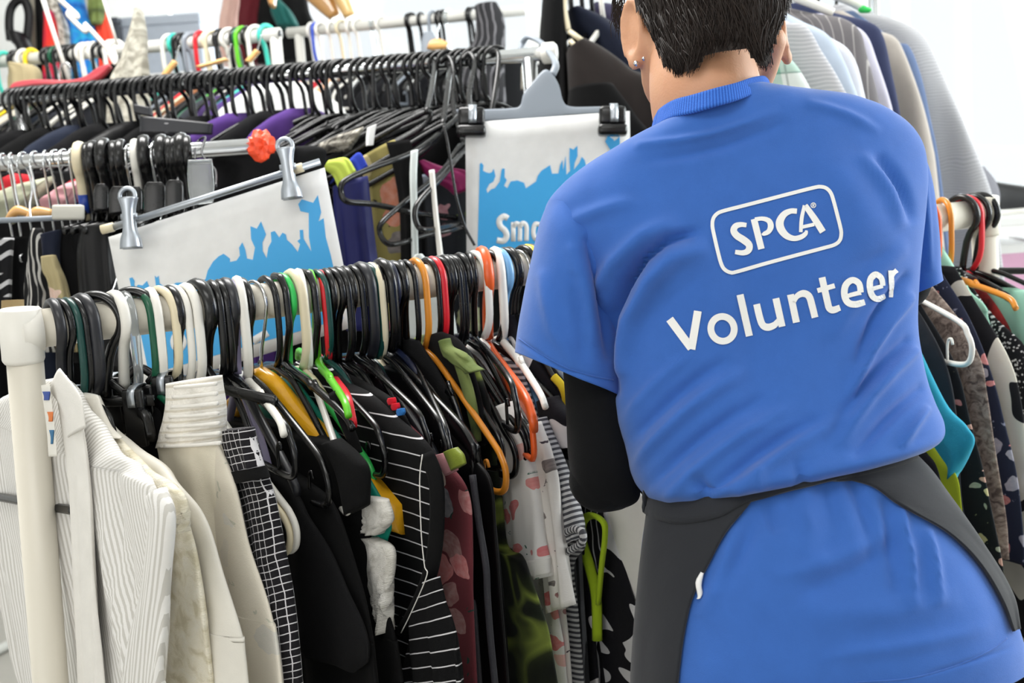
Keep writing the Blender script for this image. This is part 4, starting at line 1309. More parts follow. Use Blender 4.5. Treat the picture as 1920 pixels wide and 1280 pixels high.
def clipset(parent, px, py, d, ang, scale, mat, two=True):
    """small spring clip: two jaws and a pivot, hung square to its bar"""
    c = P(px, py, d)
    ca, sa = math.cos(math.radians(ang)), math.sin(math.radians(ang))
    X = RT * ca + UP * sa; Z = -RT * sa + UP * ca; Y = np.cross(Z, X)
    R = np.stack([X, Y, Z], 1)

    def add(name, V, F, U=None):
        V = np.asarray(V) * scale @ R.T + c
        b = MB(); b.add(V, F, U)
        return b.obj(name, mat, parent)
    prof = catmull([(.011, .030), (.008, .020), (.0065, .010), (.007, -.010), (.011, -.022), (.0125, -.034)], 24)
    for s in (1, -1):
        A = np.stack([-prof[:, 0], np.full(24, s * .006), prof[:, 1]], 1); B_ = A * [-1, 1, 1]
        add('clip_jaw', *sheet(np.stack([A, (A + B_) / 2 + [0, s * .002, 0], B_], 1), .0025))
    a = np.linspace(0, 2 * np.pi, 20, endpoint=False)
    b = [np.array([.0095 * math.cos(t), -.001, .032 + .0095 * math.sin(t)]) for t in a]
    add('clip_eye', *tube(b, .0028, 8, closed=True, ref=np.array([0, 1.0, 0])))
    add('pivot', *tube([(-.010, .0, .006), (.010, 0, .006)], .004, 10))


h1 = empty('clip_hanger', tuple(P(400, 360, 1.82)), 'grey steel bar hanger with two spring clips holding the tilted sign', 'hanger')


def keep(o, root):
    o.matrix_parent_inverse = Matrix.Translation(-Vector(root.location))
    return o


kids0 = set(bpy.data.objects)
pxtube('bar', h1, [(205, 428), (600, 303)], 1.825, .0046, STEEL, sides=12)
for p0, p1 in (((190, 431), (213, 425)), ((546, 320), (568, 313))):
    pxtube('end_cap', h1, [p0, p1], 1.825, .0062, CREAMP, sides=12)
clipset(h1, 243, 415, 1.815, 4, 1.05, STEEL); clipset(h1, 541, 322, 1.815, 8, 1.05, STEEL)
V, F, U = loft([((352, 300), (398, 298)), ((352, 345), (402, 345)), ((358, 385), (400, 380))], 1.90, .002, 10, 16, p=.5, q=.5)
thing_mesh('hook_plate', V, F, U, CLEARP, 'clear plastic hook plate', parent=h1)
pxtube('hook', h1, [(366, 300, 1.99), (366, 275, 2.03), (374, 262, 2.05), (385, 258, 2.02), (378, 285, 1.985), (388, 302, 1.96), (404, 320, 1.92), (405, 350, 1.88)], 2, .0016, COLP['dk'], k=40)
for o in set(bpy.data.objects) - kids0: keep(o, h1)

h2 = empty('clip_hanger', tuple(P(1020, 160, 2.3)), 'wide grey flat hanger with black clips holding the Small sign', 'hanger')
kids0 = set(bpy.data.objects)
# one flat moulded plate with a hooked neck
prof = [((855, 205), (872, 238)), ((900, 205), (902, 228)), ((955, 203), (958, 226)), ((975, 198), (980, 226)), ((982, 175), (1000, 225)), ((1000, 152), (1022, 222)), ((1024, 130), (1040, 220)), ((1046, 155), (1052, 218)), ((1056, 190), (1060, 216)), ((1072, 200), (1074, 215)), ((1120, 200), (1122, 213)), ((1172, 200), (1170, 215))]
V, F, U = loft(prof, 2.30, .004, 60, 14, p=.4, q=.5)
thing_mesh('plate', V, F, U, GREYP, parent=h2)
pxtube('hook', h2, [(1036, 140, 2.30), (1042, 120, 2.32), (1030, 98, 2.40), (1012, 78, 2.44), (990, 70, 2.46), (978, 84, 2.47), (976, 104, 2.45)], 2.4, .0062, GREYP, k=40, flat=.7)
for cx, cy in ((884, 222), (1148, 220)):
    c = P(cx, cy, 2.195)
    R = np.stack([RT, -FW, UP], 1)
    b = MB(); V, F = box((0, 0, 0), (.042, .026, .030), None, .006); b.add(V @ R.T + c + UP * .002, F); V, F = box((0, .004, -.015), (.046, .030, .018), None, .006); b.add(V @ R.T + c - UP * .006, F)
    cl = b.obj('clip', BLACK, h2)
    q = catmull([(-.0165, -.010), (-.017, .008), (-.010, .018), (0, .0205), (.010, .018), (.017, .008), (.0165, -.010)], 16)
    A = np.stack([np.full(16, -.004), q[:, 0], q[:, 1]], 1)
    V, F, U = sheet(np.stack([A, A + [.012, 0, 0]], 1), .0016)
    b = MB(); b.add(V @ R.T + c + UP * .0005 + FW * .0 , F, U); b.obj('spring', STEEL, cl)
for o in set(bpy.data.objects) - kids0: 
    if o.parent == h2: keep(o, h2)

# paper size label wrapped on the second rack's post, with its handwriting
V, F, U = loft([((977, 125), (1003, 123)), ((976, 168), (1003, 167))], 2.462, .0155, 8, 24, p=.9, q=.9)
lb = thing_mesh('post_label', V, F, U, fabric('old_paper', '#cfc9bb', None, .6, .1, sheen=0), 'cream paper label with CHILD WT handwriting wrapped round the chrome post', 'label')


def scrawl(parent, strokes, d, r, mat):
    for s in strokes:
        pxtube('letter', parent, s, d, r, mat, k=12, sides=5)


INKD = plastic('dark_ink', '#3a342e', .6)
def lt(ch, x, y, w, h):
    D = {'C': [[(1, .1), (.3, 0), (0, .5), (.3, 1), (1, .9)]], 'H': [[(0, 0), (0, 1)], [(1, 0), (1, 1)], [(0, .5), (1, .5)]], 'I': [[(.5, 0), (.5, 1)]], 'L': [[(0, 0), (0, 1)], [(0, 1), (1, 1)]],
         'D': [[(0, 0), (0, 1)], [(0, 0), (.8, .2), (1, .5), (.8, .8), (0, 1)]], 'W': [[(0, 0), (.25, 1)], [(.25, 1), (.5, .3)], [(.5, .3), (.75, 1)], [(.75, 1), (1, 0)]], 'T': [[(0, 0), (1, 0)], [(.5, 0), (.5, 1)]]}
    return [[(x + a * w, y + b_ * h) for a, b_ in s] for s in D[ch]]
for k, ch in enumerate('CHILD'):
    scrawl(lb, lt(ch, 981 + k * 4.4, 131 - k * .4, 3.2, 8), 2.4455, .00045, INKD)
for k, ch in enumerate('W'):
    scrawl(lb, lt(ch, 991 + k * 5, 148, 4.5, 9), 2.4455, .00045, INKD)

# ------------------------------------------------------------------ loose clothing of the racks behind
def cloth(name, label, cat, segs, d, mat, th=.018, fold=.006, fn=4, seed=0, group=None, rows=26, cols=36, parent=None, p=.85):
    V, F, U = loft(segs, d, th, rows, cols, fold_amp=fold, fold_n=fn, seed=seed, p=p)
    return thing_mesh(name, V, F, U, mat, label, cat, group, parent)


gm = 'clothes on the taped rail'
AZT = fabric('black_white_aztec', '#1a1a1c', p_aztec('#cfcfd2', '#17171a'))
STRK = fabric('black_white_streak_print', '#2a2a2c', p_stripes('u', .009, .3, '#c9c7c2', '#222224', .03))
NAVY = fabric('navy_cotton', '#141a2c'); GREYG = fabric('grey_green_knit', '#a9aa94', bump=.5); PINK = fabric('pink_velour', '#d19aa0'); REDC = fabric('red_cotton', '#b3212b')
BEIF = fabric('beige_floral', '#b9ad8a', p_floral('#b0a37c', ['#c94f55', '#d8b9a8', '#8d8a4c', '#e3d9cb'], 22, .45, '#6d7440', .6))
cloth('patterned_skirt', 'black skirt with white arrow bands at the far end of the taped rail', 'skirt', [((-60, 452), (26, 446)), ((-60, 500), (24, 500)), ((-60, 640), (22, 640))], 2.05, AZT, seed=1, group=gm)
cloth('black_skirt', 'plain black skirt beside the arrow banded skirt', 'skirt', [((10, 446), (58, 444)), ((18, 520), (58, 520)), ((20, 660), (70, 660))], 2.09, BLK2, seed=2, group=gm)
cloth('streaky_scarf', 'grey scarf streaked with black hanging beside the black skirt', 'scarf', [((60, 430), (80, 428)), ((54, 470), (88, 468)), ((48, 530), (98, 530)), ((44, 660), (112, 660))], 2.03, STRK, .014, .006, 4, 3, gm)
cloth('navy_belt_blouse', 'navy top with a white band above a pink ruffle', 'top', [((76, 440), (116, 430)), ((80, 470), (112, 466)), ((82, 500), (112, 500))], 2.00, NAVY, .010, .002, 2, 4, gm)
cloth('flowery_dress', 'beige dress with pink flowers beside the black trousers', 'dress', [((78, 482), (104, 478)), ((80, 508), (112, 500)), ((92, 540), (126, 540)), ((110, 660), (150, 660))], 1.99, BEIF, .014, .005, 4, 5, gm)
cloth('black_clipped_trousers', 'black trousers clipped at the waist next to the tilted sign', 'trousers', [((102, 438), (150, 430)), ((108, 480), (160, 480)), ((118, 560), (185, 560)), ((125, 680), (200, 680))], 2.02, BLK2, .016, .004, 4, 6, gm)
cloth('black_crepe_trousers', 'black crepe trousers hanging just behind the tilted sign corner', 'trousers', [((150, 428), (205, 418)), ((145, 480), (215, 470)), ((150, 560), (228, 560)), ((160, 700), (250, 700))], 1.98, BLKS, .018, .007, 4, 7, gm)
for (x0, y0) in ((128, 446), (140, 444)):
    pass
pxs = empty('waist_clip_hanger', tuple(P(80, 414, 2.02)), 'grey bar of a clip hanger carrying the streaky scarf', 'hanger')
kk = set(bpy.data.objects)
pxtube('bar', pxs, [(-20, 414), (142, 407)], 2.03, .0042, COLP['grey'], sides=10)
pxtube('hook', pxs, [(58, 411, 2.03), (56, 385, 2.05), (60, 352, 2.09), (52, 320, 2.13), (40, 300, 2.15)], 2.05, .0018, CHROME, k=24)
for o in set(bpy.data.objects) - kk: keep(o, pxs)
V, F = box((0, 0, 0), (.046, .012, .022), np.stack([RT, -FW, UP], 1), .004)
b = MB(); b.add(V + P(128, 398, 2.0), F); tag(b.obj('size_clip', fabric('aged_white_plastic', '#c8c6bd', None, .4, .02)), 'white moulded clip piece on the hanger beside the tilted sign', 'clip')
cloth('rolled_cloth', 'roll of beige cloth just behind the white rack post', 'cloth', [((4, 566), (44, 564)), ((4, 572), (44, 570)), ((4, 660), (46, 660))], 1.72, fabric('tan_canvas', '#a08a64'), .012, .001, 2, 77)
gw = 'tops behind the wire hangers'
cloth('grey_green_cardigan', 'grey-green knit cardigan shoulder below the chrome rail', 'cardigan', [((-50, 400), (-30, 372)), ((-10, 410), (40, 345)), ((20, 420), (100, 330))], 2.28, GREYG, .03, .003, 3, 8, gw)
cloth('pink_blouse', 'dusty pink top below the chrome wire hangers', 'top', [((76, 385), (96, 365)), ((90, 395), (125, 345)), ((110, 410), (160, 335))], 2.26, PINK, .025, .003, 3, 9, gw)
cloth('red_blouse', 'red top glimpsed behind the grey-green cardigan', 'top', [((-40, 365), (30, 325)), ((-30, 385), (60, 335)), ((-20, 420), (60, 400))], 2.36, REDC, .02, .003, 3, 10, gw)
cloth('dark_jacket', 'dark jacket filling the space behind the chrome wire hangers', 'jacket', [((-60, 330), (170, 322)), ((-60, 400), (210, 400)), ((-60, 640), (230, 640))], 2.42, BLK2, .03, .008, 5, 11, gw)
cloth('scarlet_blouse', 'scarlet top edge beside the cream size hook', 'top', [((120, 352), (142, 336)), ((126, 366), (150, 345)), ((132, 384), (156, 366))], 2.33, REDC, .015, .002, 3, 12, gw)
for k, (xa, ya, xb, yb) in enumerate(((22, 392, 60, 386), (58, 394, 98, 384))):
    o = empty('wooden_hanger', tuple(P((xa + xb) / 2, ya, 2.08)), f'pale wooden hanger shoulder under the chrome wire hooks, {("nearer the frame edge", "nearer the white clip")[k]}', 'hanger')
    V, F, U = loft([((xa - 10, ya + 18), (xa - 8, ya + 22)), ((xa, ya), (xa, ya + 20)), ((xa + 14, ya - 7), (xa + 14, ya + 12)), ((xb, yb + 8), (xb + 2, yb + 22))], 2.08 - k * .03, .010, 20, 16)
    keep(thing_mesh('shoulder_bow', V, F, U, WOOD, parent=o), o)
    keep(pxtube('hook', o, [(xa + 14, ya - 4), (xa + 8, ya - 30), (xa + 4, ya - 60), (xa - 2, ya - 82)], 2.09 - k * .03, .0018, CHROME), o)

# black moulded plates hanging below the thick black hooks
gp = 'black moulded hanger plates'
for k, (x0, x1, y0, y1, d) in enumerate(((176, 205, 345, 400, 2.05), (205, 240, 350, 405, 2.03), (270, 312, 342, 405, 2.00), (310, 345, 338, 402, 1.985), (240, 268, 350, 402, 2.02))):
    cloth('hanger_plate', f'black moulded plate below the thick black hooks, {ordinal(k + 1)} from the blue sleeve', 'hanger', [((x0 + 6, y0), (x1 - 6, y0)), ((x0, y0 + 14), (x1, y0 + 12)), ((x0, y1), (x1, y1 - 4))], d, BLACK, .006, 0, 1, 0, gp, 12, 16, p=.4)
cloth('black_blouse', 'black blouse behind the moulded hanger plates', 'blouse', [((160, 345), (360, 330)), ((170, 420), (400, 380)), ((180, 520), (420, 480))], 2.14, BLK, .03, .008, 5, 13)
cloth('black_gloss_bag', 'black garment bag between the orange tape and the tilted sign', 'garment bag', [((395, 300), (480, 285)), ((400, 330), (600, 275)), ((405, 380), (610, 320)), ((420, 460), (620, 460))], 2.18, BLK2, .03, .008, 4, 14)

# ------------------------------------------------------------------ clothes of the second rail
gs = 'clothes on the packed chrome rail'
PURP = fabric('purple_jersey', '#4a2c72')
JEAN = fabric('dark_denim', '#1b2233', bump=.5)
SNAKE = fabric('grey_snake_print', '#a19c92', p_cloud([(.4, '#5f5b55'), (.5, '#b5b0a5'), (.6, '#8c877d')], 70, 2, 1))
BLUEC = fabric('cobalt_cotton', '#2b3fae'); NAVB = fabric('deep_blue_satin', '#191d58', None, .5)
GFLOR = fabric('yellow_rose_print', '#8a7d3c', p_floral('#9a8f56', ['#b8324a', '#c9642f', '#2a262b', '#b9a95a', '#7d2440'], 16, .5, '#26232a', .75))
DFL2 = fabric('dark_bouquet_print', '#20242a', p_floral('#23272d', ['#7d8a45', '#8a3a55', '#4a6a8a', '#a9627a'], 20, .45, '#5d6a3a', .6))
MAGS = fabric('magenta_satin', '#8e1f5c', None, .4)
LIMEY = fabric('pale_lime_jersey', '#c2d45a')
backs = [(40, BLK2, 'black jeans'), (90, BLK, 'black trousers'), (140, JEAN, 'dark denim jacket'), (190, BLK2, 'black shirt'), (250, BLKS, 'black satin top'), (310, BLK, 'black dress'), (370, BLK2, 'black coat'),
         (440, PURP, 'purple top'), (505, BLK2, 'faded black top'), (555, PURP, 'purple cardigan'), (610, BLK, 'black tunic'), (680, BLK2, 'black skirt'), (760, BLK, 'black jacket'), (840, BLK2, 'black waistcoat'), (925, BLK, 'black blouse')]
for k, (x, m, w_) in enumerate(backs):
    q = SEC.at(x); tw = -18; v = SEC.dirn(tw)
    near = [proj(q + v * u + np.array([0, 0, z - (.055 if x > 580 else 0)])) for u, z in ((.03, -.062), (.08, -.078), (.15, -.115), (.175, -.16), (.17, -.35), (.18, -.85))]
    garment(w_.split()[-1] if w_.split()[-1] != 'top' else 'jersey_blouse', SEC, x, near, m, f'{w_} on the packed chrome rail, {ordinal(len(backs) - k)} garment from the round end cap', w_.split()[-1], tw, .016, .006, 4, 60 + k, group=gs)
# a clipped black folder-like trouser hanger lying across the arms
ch = empty('trouser_clamp_hanger', tuple(P(330, 225, 2.5)), 'black trouser clamp hanger lying across the black hangers', 'hanger')
kk = set(bpy.data.objects)
for segs, nm in (([((250, 196), (285, 203)), ((252, 212), (287, 219))], 'clamp'), ([((262, 218), (400, 232)), ((262, 250), (398, 252))], 'clamp_bar'), ([((300, 232), (330, 232)), ((300, 252), (330, 254))], 'clamp')):
    V, F, U = loft(segs, 2.48, .009, 8, 16, p=.4, q=.5)
    thing_mesh(nm, V, F, U, COLP['dk'], parent=ch)
for o in set(bpy.data.objects) - kk: keep(o, ch)
ge = 'clothes between the two signs'
cloth('snake_print_blouse', 'grey snake print top lying across the black hangers between the signs', 'top', [((590, 292), (604, 268)), ((620, 285), (640, 252)), ((650, 285), (682, 238))], 2.28, SNAKE, .02, .003, 3, 20, ge)
cloth('pale_lime_blouse', 'pale lime top beside the sign corner', 'top', [((608, 318), (618, 300)), ((624, 330), (650, 296)), ((634, 352), (668, 320))], 2.15, LIMEY, .012, .002, 3, 21, ge)
cloth('cobalt_blouse', 'cobalt blue top edge above the lime one', 'top', [((618, 345), (640, 320)), ((640, 330), (672, 286)), ((650, 345), (690, 310))], 2.19, BLUEC, .012, .002, 3, 22, ge)
cloth('deep_blue_dress', 'deep blue satin dress between the signs', 'dress', [((624, 350), (690, 330)), ((628, 420), (700, 420)), ((640, 520), (712, 520)), ((650, 620), (720, 620))], 2.16, NAVB, .016, .008, 4, 23, ge)
cloth('rose_print_dress', 'yellow dress printed with red and orange roses between the signs', 'dress', [((672, 300), (740, 262)), ((682, 340), (776, 300)), ((690, 400), (790, 380)), ((684, 480), (790, 470)), ((680, 620), (800, 620))], 2.24, GFLOR, .016, .008, 4, 24, ge)
cloth('black_edged_jacket', 'black jacket with red buttons behind the rose dress', 'jacket', [((724, 268), (768, 262)), ((740, 330), (790, 320)), ((750, 420), (800, 420)), ((750, 620), (810, 620))], 2.215, BLK, .008, .005, 3, 25, ge)
cloth('bouquet_print_dress', 'dark dress printed with muted bouquets beside the Small sign', 'dress', [((780, 330), (885, 320)), ((785, 420), (892, 410)), ((790, 620), (900, 620))], 2.30, DFL2, .016, .007, 4, 26, ge)
cloth('magenta_scarf', 'magenta satin scarf looped over the hangers beside the Small sign', 'scarf', [((782, 306), (796, 300)), ((800, 330), (830, 312)), ((835, 352), (880, 322)), ((850, 365), (890, 350))], 2.235, MAGS, .016, .004, 4, 27, ge)
cloth('white_strap', 'folded white ribbon hanging between the signs', 'ribbon', [((770, 284), (784, 280)), ((768, 330), (782, 330)), ((770, 400), (783, 400)), ((772, 490), (785, 490))], 2.12, fabric('white_ribbon', '#dfe6e4', None, .5), .005, .002, 2, 28)
cloth('white_board', 'pale grey hanger bow standing behind the amber hook', 'hanger', [((778, 478), (792, 476)), ((764, 498), (812, 498)), ((750, 530), (840, 530)), ((752, 640), (860, 640))], 2.02, GREYP if False else fabric('pale_grey_cloth', '#c4cac8', None, .6), .012, .001, 2, 29)
cloth('white_rod', 'slim white rod leaning between the signs', 'rod', [((804, 320), (815, 318)), ((812, 400), (822, 400)), ((822, 500), (834, 500))], 2.10, WHITEP, .006, 0, 1, 30, p=.9)
cloth('white_label', 'curled white paper strip among the black hanger arms', 'label', [((688, 240), (706, 232)), ((686, 258), (702, 255)), ((686, 274), (700, 272))], 2.22, PAPER, .001, .002, 1, 31)


def free_hanger(label, loop, hook, d, r=.0042, mat=BLACK):
    o = empty('tubular_hanger', tuple(P(*loop[0][:2], d)), label, 'hanger', 'black hangers on the chrome rail')
    keep(pxtube('frame', o, loop, d, r, mat, k=70, closed=True), o)
    keep(pxtube('hook', o, hook, d, r, mat, k=24), o)


free_hanger('black tubular hanger with a big rounded end, uppermost between the signs', [(880, 205, 2.3), (845, 232, 2.25), (780, 283, 2.16), (690, 318, 2.10), (645, 340, 2.07), (640, 362, 2.07), (652, 378, 2.07), (700, 383, 2.10), (775, 398, 2.14), (840, 406, 2.26), (900, 412, 2.36), (930, 395, 2.40), (920, 330, 2.40), (895, 240, 2.36)], [(880, 205, 2.3), (880, 170, 2.35), (890, 120, 2.42), (880, 100, 2.44), (866, 112, 2.44)], 2.2, .0046)
free_hanger('black tubular hanger with its rounded end just left of the Small sign', [(912, 250, 2.36), (862, 292, 2.22), (830, 330, 2.13), (788, 375, 2.08), (778, 400, 2.07), (784, 424, 2.07), (800, 431, 2.08), (846, 422, 2.17), (876, 414, 2.32), (930, 380, 2.40), (930, 300, 2.36)], [(912, 250, 2.36), (925, 190, 2.38), (935, 110, 2.42), (925, 94, 2.44), (910, 106, 2.45)], 2.2, .0046)
free_hanger('black tubular hanger whose rounded end hangs lowest between the signs', [(870, 270, 2.27), (830, 320, 2.2), (760, 378, 2.13), (718, 415, 2.09), (712, 435, 2.09), (724, 455, 2.09), (745, 457, 2.1), (800, 440, 2.15), (856, 428, 2.2), (900, 405, 2.36), (900, 320, 2.36)], [(870, 270, 2.27), (850, 200, 2.36), (850, 130, 2.43), (840, 106, 2.45), (826, 118, 2.46)], 2.2, .0042)
for k, lp in enumerate(([(830, 236), (720, 300), (640, 346), (628, 362), (640, 372), (720, 330), (800, 280)], [(800, 210), (700, 262), (610, 318), (600, 330), (612, 336), (700, 290), (790, 240)])):
    free_hanger(f'black hanger arm pointing at the tilted sign, {("lower", "upper")[k]} of two', [(x, y, 2.22 + k * .05) for x, y in lp], [(lp[0][0], lp[0][1], 2.25), (lp[0][0] + 10, 160, 2.36), (lp[0][0] + 14, 118, 2.46), (lp[0][0] + 2, 108, 2.5)], 2.25, .0046)
o = empty('power_lead', tuple(P(835, 260, 2.05)), 'thin black wire hook curving down past the Small sign', 'wire')
keep(pxtube('wire', o, [(832, 236, 2.06), (838, 262, 2.05), (846, 310, 2.05), (856, 370, 2.05), (872, 425, 2.06), (890, 460, 2.06)], 2.05, .0021, BLACK, k=40), o)

# ------------------------------------------------------------------ far background, left
def mono(n, c, **k): return fabric(n, c, **k)


hb = empty('handbag', tuple(P(40, 80, 3.9)), 'black handbag with a tall looped handle hanging at the upper left', 'handbag')
kk = set(bpy.data.objects)
pxtube('handle', hb, [(20, 75), (17, 45), (20, 18), (32, 2), (46, 2), (54, 25), (52, 60), (48, 80)], 3.9, .013, BLKS, k=40)
V, F, U = loft([((18, 62), (52, 66)), ((24, 80), (58, 82)), ((36, 100), (64, 100)), ((36, 170), (70, 170))], 3.9, .05, 16, 24)
thing_mesh('body', V, F, U, BLKS, parent=hb)
for o in set(bpy.data.objects) - kk: keep(o, hb)
gd = 'scarves and dress-up clothes at the upper left'
SEQ = fabric('silver_sequin', '#b9b2a4', p_cloud([(.4, '#8f887a'), (.5, '#c9c3b6'), (.6, '#e6e1d6')], 90, 2), .5)
BLUS = fabric('blue_turquoise_print', '#1f63b8', p_cloud([(.3, '#143f96'), (.48, '#2d7fd0'), (.6, '#2fa3cf'), (.72, '#1a3f8c')], 20, 3, 1))
REDS = fabric('red_magenta_silk', '#d22d36', p_cloud([(.35, '#a01f6a'), (.55, '#dd3238'), (.7, '#e2452f')], 7, 2))
for nm, lb_, cat, segs, d, m in (
        ('beige_strap_bag', 'beige strap hanging beside the handbag handle', 'strap', [((56, -30), (68, -30)), ((55, 40), (68, 40)), ((54, 150), (72, 150))], 3.95, mono('beige_webbing', '#8f8a7c')),
        ('black_scarf', 'narrow black scarf right of the beige strap', 'scarf', [((66, -30), (80, -30)), ((70, 60), (86, 60)), ((72, 150), (90, 150))], 3.97, BLK),
        ('red_scarf', 'red and magenta scarf behind the white rod', 'scarf', [((84, 25), (100, 22)), ((84, 60), (108, 60)), ((84, 150), (112, 150))], 3.92, REDS),
        ('sequin_scarf', 'silver beige sequin scarf between the red and blue ones', 'scarf', [((80, -30), (110, -30)), ((96, 30), (122, 30)), ((104, 80), (134, 80)), ((104, 150), (140, 150))], 3.96, SEQ),
        ('blue_scarf', 'blue and turquoise patterned scarf behind the white chain', 'scarf', [((100, -30), (150, -30)), ((116, 20), (165, 25)), ((130, 60), (184, 60)), ((134, 150), (190, 150))], 3.93, BLUS),
        ('pale_scarf', 'pale grey scarf between the blue and the olive cloth', 'scarf', [((144, -30), (172, -30)), ((156, 20), (176, 20)), ((164, 50), (182, 50))], 3.98, mono('pale_grey_scarf', '#b9b6ac')),
        ('olive_cloth', 'olive patterned cloth at the upper left', 'cloth', [((172, -30), (192, -30)), ((166, 15), (196, 10)), ((172, 48), (192, 44))], 3.9, CAMO),
        ('orange_red_cloth', 'orange-red cloth below the olive one', 'cloth', [((186, 22), (200, 20)), ((178, 50), (208, 45)), ((184, 78), (214, 74)), ((186, 150), (218, 150))], 3.94, mono('orange_red_silk', '#ee4a35'))):
    cloth(nm, lb_, cat, segs, d, m, .03, .006, 3, 70 + int(segs[0][0][0]), gd)
# white rods and a chain of long links hanging in front
for k, (a, c_) in enumerate((((74, -20), (132, 158)), ((188, -20), (220, 84)))):
    o = empty('display_rod', tuple(P(*a, 3.05)), ('slim white display rod slanting down to the black hangers', 'slim white display rod right of the orange-red cloth')[k], 'rod')
    keep(pxtube('rod', o, [a, c_], 3.05, .0048 if k == 0 else .003, WHITEP, sides=10), o)
o = empty('hanging_chain', tuple(P(105, -10, 3.0)), 'white chain of long hooked links across the blue scarf', 'chain')
for pts in ([(100, -12), (118, 5), (142, 26), (145, 32), (140, 31), (133, 24)], [(131, 20), (127, 26), (133, 34), (156, 56), (162, 58), (165, 52), (158, 44)], [(158, 46), (170, 56), (195, 84), (212, 104)]):
    keep(pxtube('link', o, pts, 3.0, .0052, WHITEP, k=30), o)
keep(thing_mesh('tag_hook', *loft([((200, 100), (215, 92)), ((208, 116), (222, 108)), ((214, 124), (220, 120))], 3.0, .006, 8, 14), WHITEP, parent=o), o)
for nm, lb_, x0, y0, x1, y1, d, m in (('storage_box', 'dark grey storage box on the back counter', 205, 40, 246, 118, 4.9, mono('charcoal_card', '#4c5058')), ('storage_box', 'pale grey storage box beside the dark one', 246, 36, 395, 140, 4.95, mono('pale_blue_grey_card', '#aeb6c2'))):
    c = P((x0 + x1) / 2, (y0 + y1) / 2, d)
    sx = (x1 - x0) / FPX * d; sz = (y1 - y0) / FPX * d
    rt = empty(nm, (c[0], c[1], c[2] - sz / 2), lb_, 'box')
    b = MB(); b.add(*box((0, 0, sz * .42), (sx, .3, sz * .84), None, .006)); b.obj('carton', m, rt, smooth=False)
    b = MB(); b.add(*box((0, 0, sz * .92), (sx * 1.02, .31, sz * .16), None, .006)); b.obj('lid', m, rt, smooth=False)
cb = P(300, 140, 4.95)
b = MB(); b.add(*box((0, 0, 0), (1.9, .45, .03), None, .004)); ct = b.obj('counter', FRAMEM, None, smooth=False); ct.location = (-1.45, cb[1], cb[2] - .02)
tag(ct, 'white counter top carrying the storage boxes at the back', 'counter')
for sx in (-.85, .85):
    b = MB(); b.add(*box((sx, 0, -(cb[2] - .035) / 2), (.05, .4, cb[2] - .035))); b.obj('side_panel', FRAMEM, ct, smooth=False)

TWEED = fabric('beige_tweed', '#a9a598', p_cloud([(.4, '#8f8b7f'), (.55, '#b4b0a3'), (.7, '#c6c2b6')], 60, 3))
cloth('tweed_wrap', 'upright beige tweed wrap folded to a point above the black hangers', 'wrap', [((256, 22), (266, 20)), ((243, 62), (274, 56)), ((226, 110), (277, 100)), ((206, 165), (279, 150)), ((200, 260), (285, 260))], 2.98, TWEED, .03, .008, 3, 80)
rh = empty('wooden_hanger', tuple(P(110, 150, 2.95)), 'red lacquered wooden hanger lying over the packed chrome rail', 'hanger')
V, F, U = loft([((18, 166), (22, 178)), ((30, 154), (34, 172)), ((70, 149), (72, 164)), ((130, 150), (134, 166)), ((160, 143), (168, 160)), ((185, 126), (192, 148)), ((205, 120), (210, 128))], 2.97, .012, 50, 16)
keep(thing_mesh('shoulder_bow', V, F, U, RWOOD, parent=rh), rh)
keep(pxtube('hook', rh, [(112, 152), (110, 138), (116, 122), (126, 118), (132, 128)], 2.97, .0018, CHROME), rh)
cloth('beige_bundle', 'beige folded cloth left of the yellow hook', 'cloth', [((22, 126), (34, 120)), ((18, 145), (74, 130)), ((20, 200), (76, 190))], 3.1, mono('sand_cloth', '#a59876'), .04, .006, 3, 81)
cloth('black_jacket', 'black jacket peeking from behind the red hanger', 'jacket', [((190, 138), (205, 124)), ((180, 165), (232, 130)), ((180, 260), (250, 260))], 3.02, BLK, .03, .006, 3, 82)
for k, (a, c_, r) in enumerate((((300, 150), (328, 116), .011), ((372, 124), (425, 112), .008), ((465, 114), (482, 96), .007))):
    o = empty('wooden_hanger', tuple(P(*a, 2.95)), f'tan wooden hanger arm above the black hangers, {ordinal(k + 1)} from the tweed wrap', 'hanger')
    V, F, U = loft([((a[0] - 6, a[1]), (a[0] + 6, a[1] + 4)), ((c_[0] - 4, c_[1] - 4), (c_[0] + 6, c_[1] + 2))], 2.95, .008, 12, 14)
    keep(thing_mesh('shoulder_bow', V, F, U, WOOD, parent=o), o)
    keep(pxtube('hook', o, [c_, (c_[0] + 4, c_[1] - 14), (c_[0] + 8, c_[1] - 30)], 2.97, .0018, CHROME), o)
gl = 'clothes on the open ended rail'
flc = [(30, 'charcoal_blouse', '#3a3b40'), (80, 'cream_blouse', '#cfc8b8'), (118, 'black_blouse', '#17171a'), (150, 'navy_shirt', '#1f2633'), (178, 'charcoal_shirt', '#2a2c33'), (212, 'dark_shirt', '#25272d'), (330, 'black_coat', '#16171a'), (362, 'charcoal_coat', '#2b2d34'),
       (396, 'rust_blouse', '#8b5a3a'), (424, 'black_shirt', '#1a1a1e'), (446, 'slate_shirt', '#33363d'), (468, 'purple_dress', '#42305f'), (494, 'violet_blouse', '#4f3a78'), (515, 'white_blouse', '#f0efec')]
for k, (x, nm, c) in enumerate(flc):
    q = FARL.at(x); tw = -20; v = FARL.dirn(tw)
    near = [proj(q + v * u + np.array([0, 0, z])) for u, z in ((.03, -.095), (.09, -.12), (.17, -.16), (.2, -.21), (.19, -.4), (.2, -.9))]
    garment(nm, FARL, x, near, mono('far_' + nm, c), f"{nm.replace('_', ' ')} on the far open-ended rail, {ordinal(len(flc) - k)} garment from its open end", nm.split('_')[1], tw, .02, .006, 4, 90 + k, group=gl)
gl2 = 'clothes on the scuffed far rail'
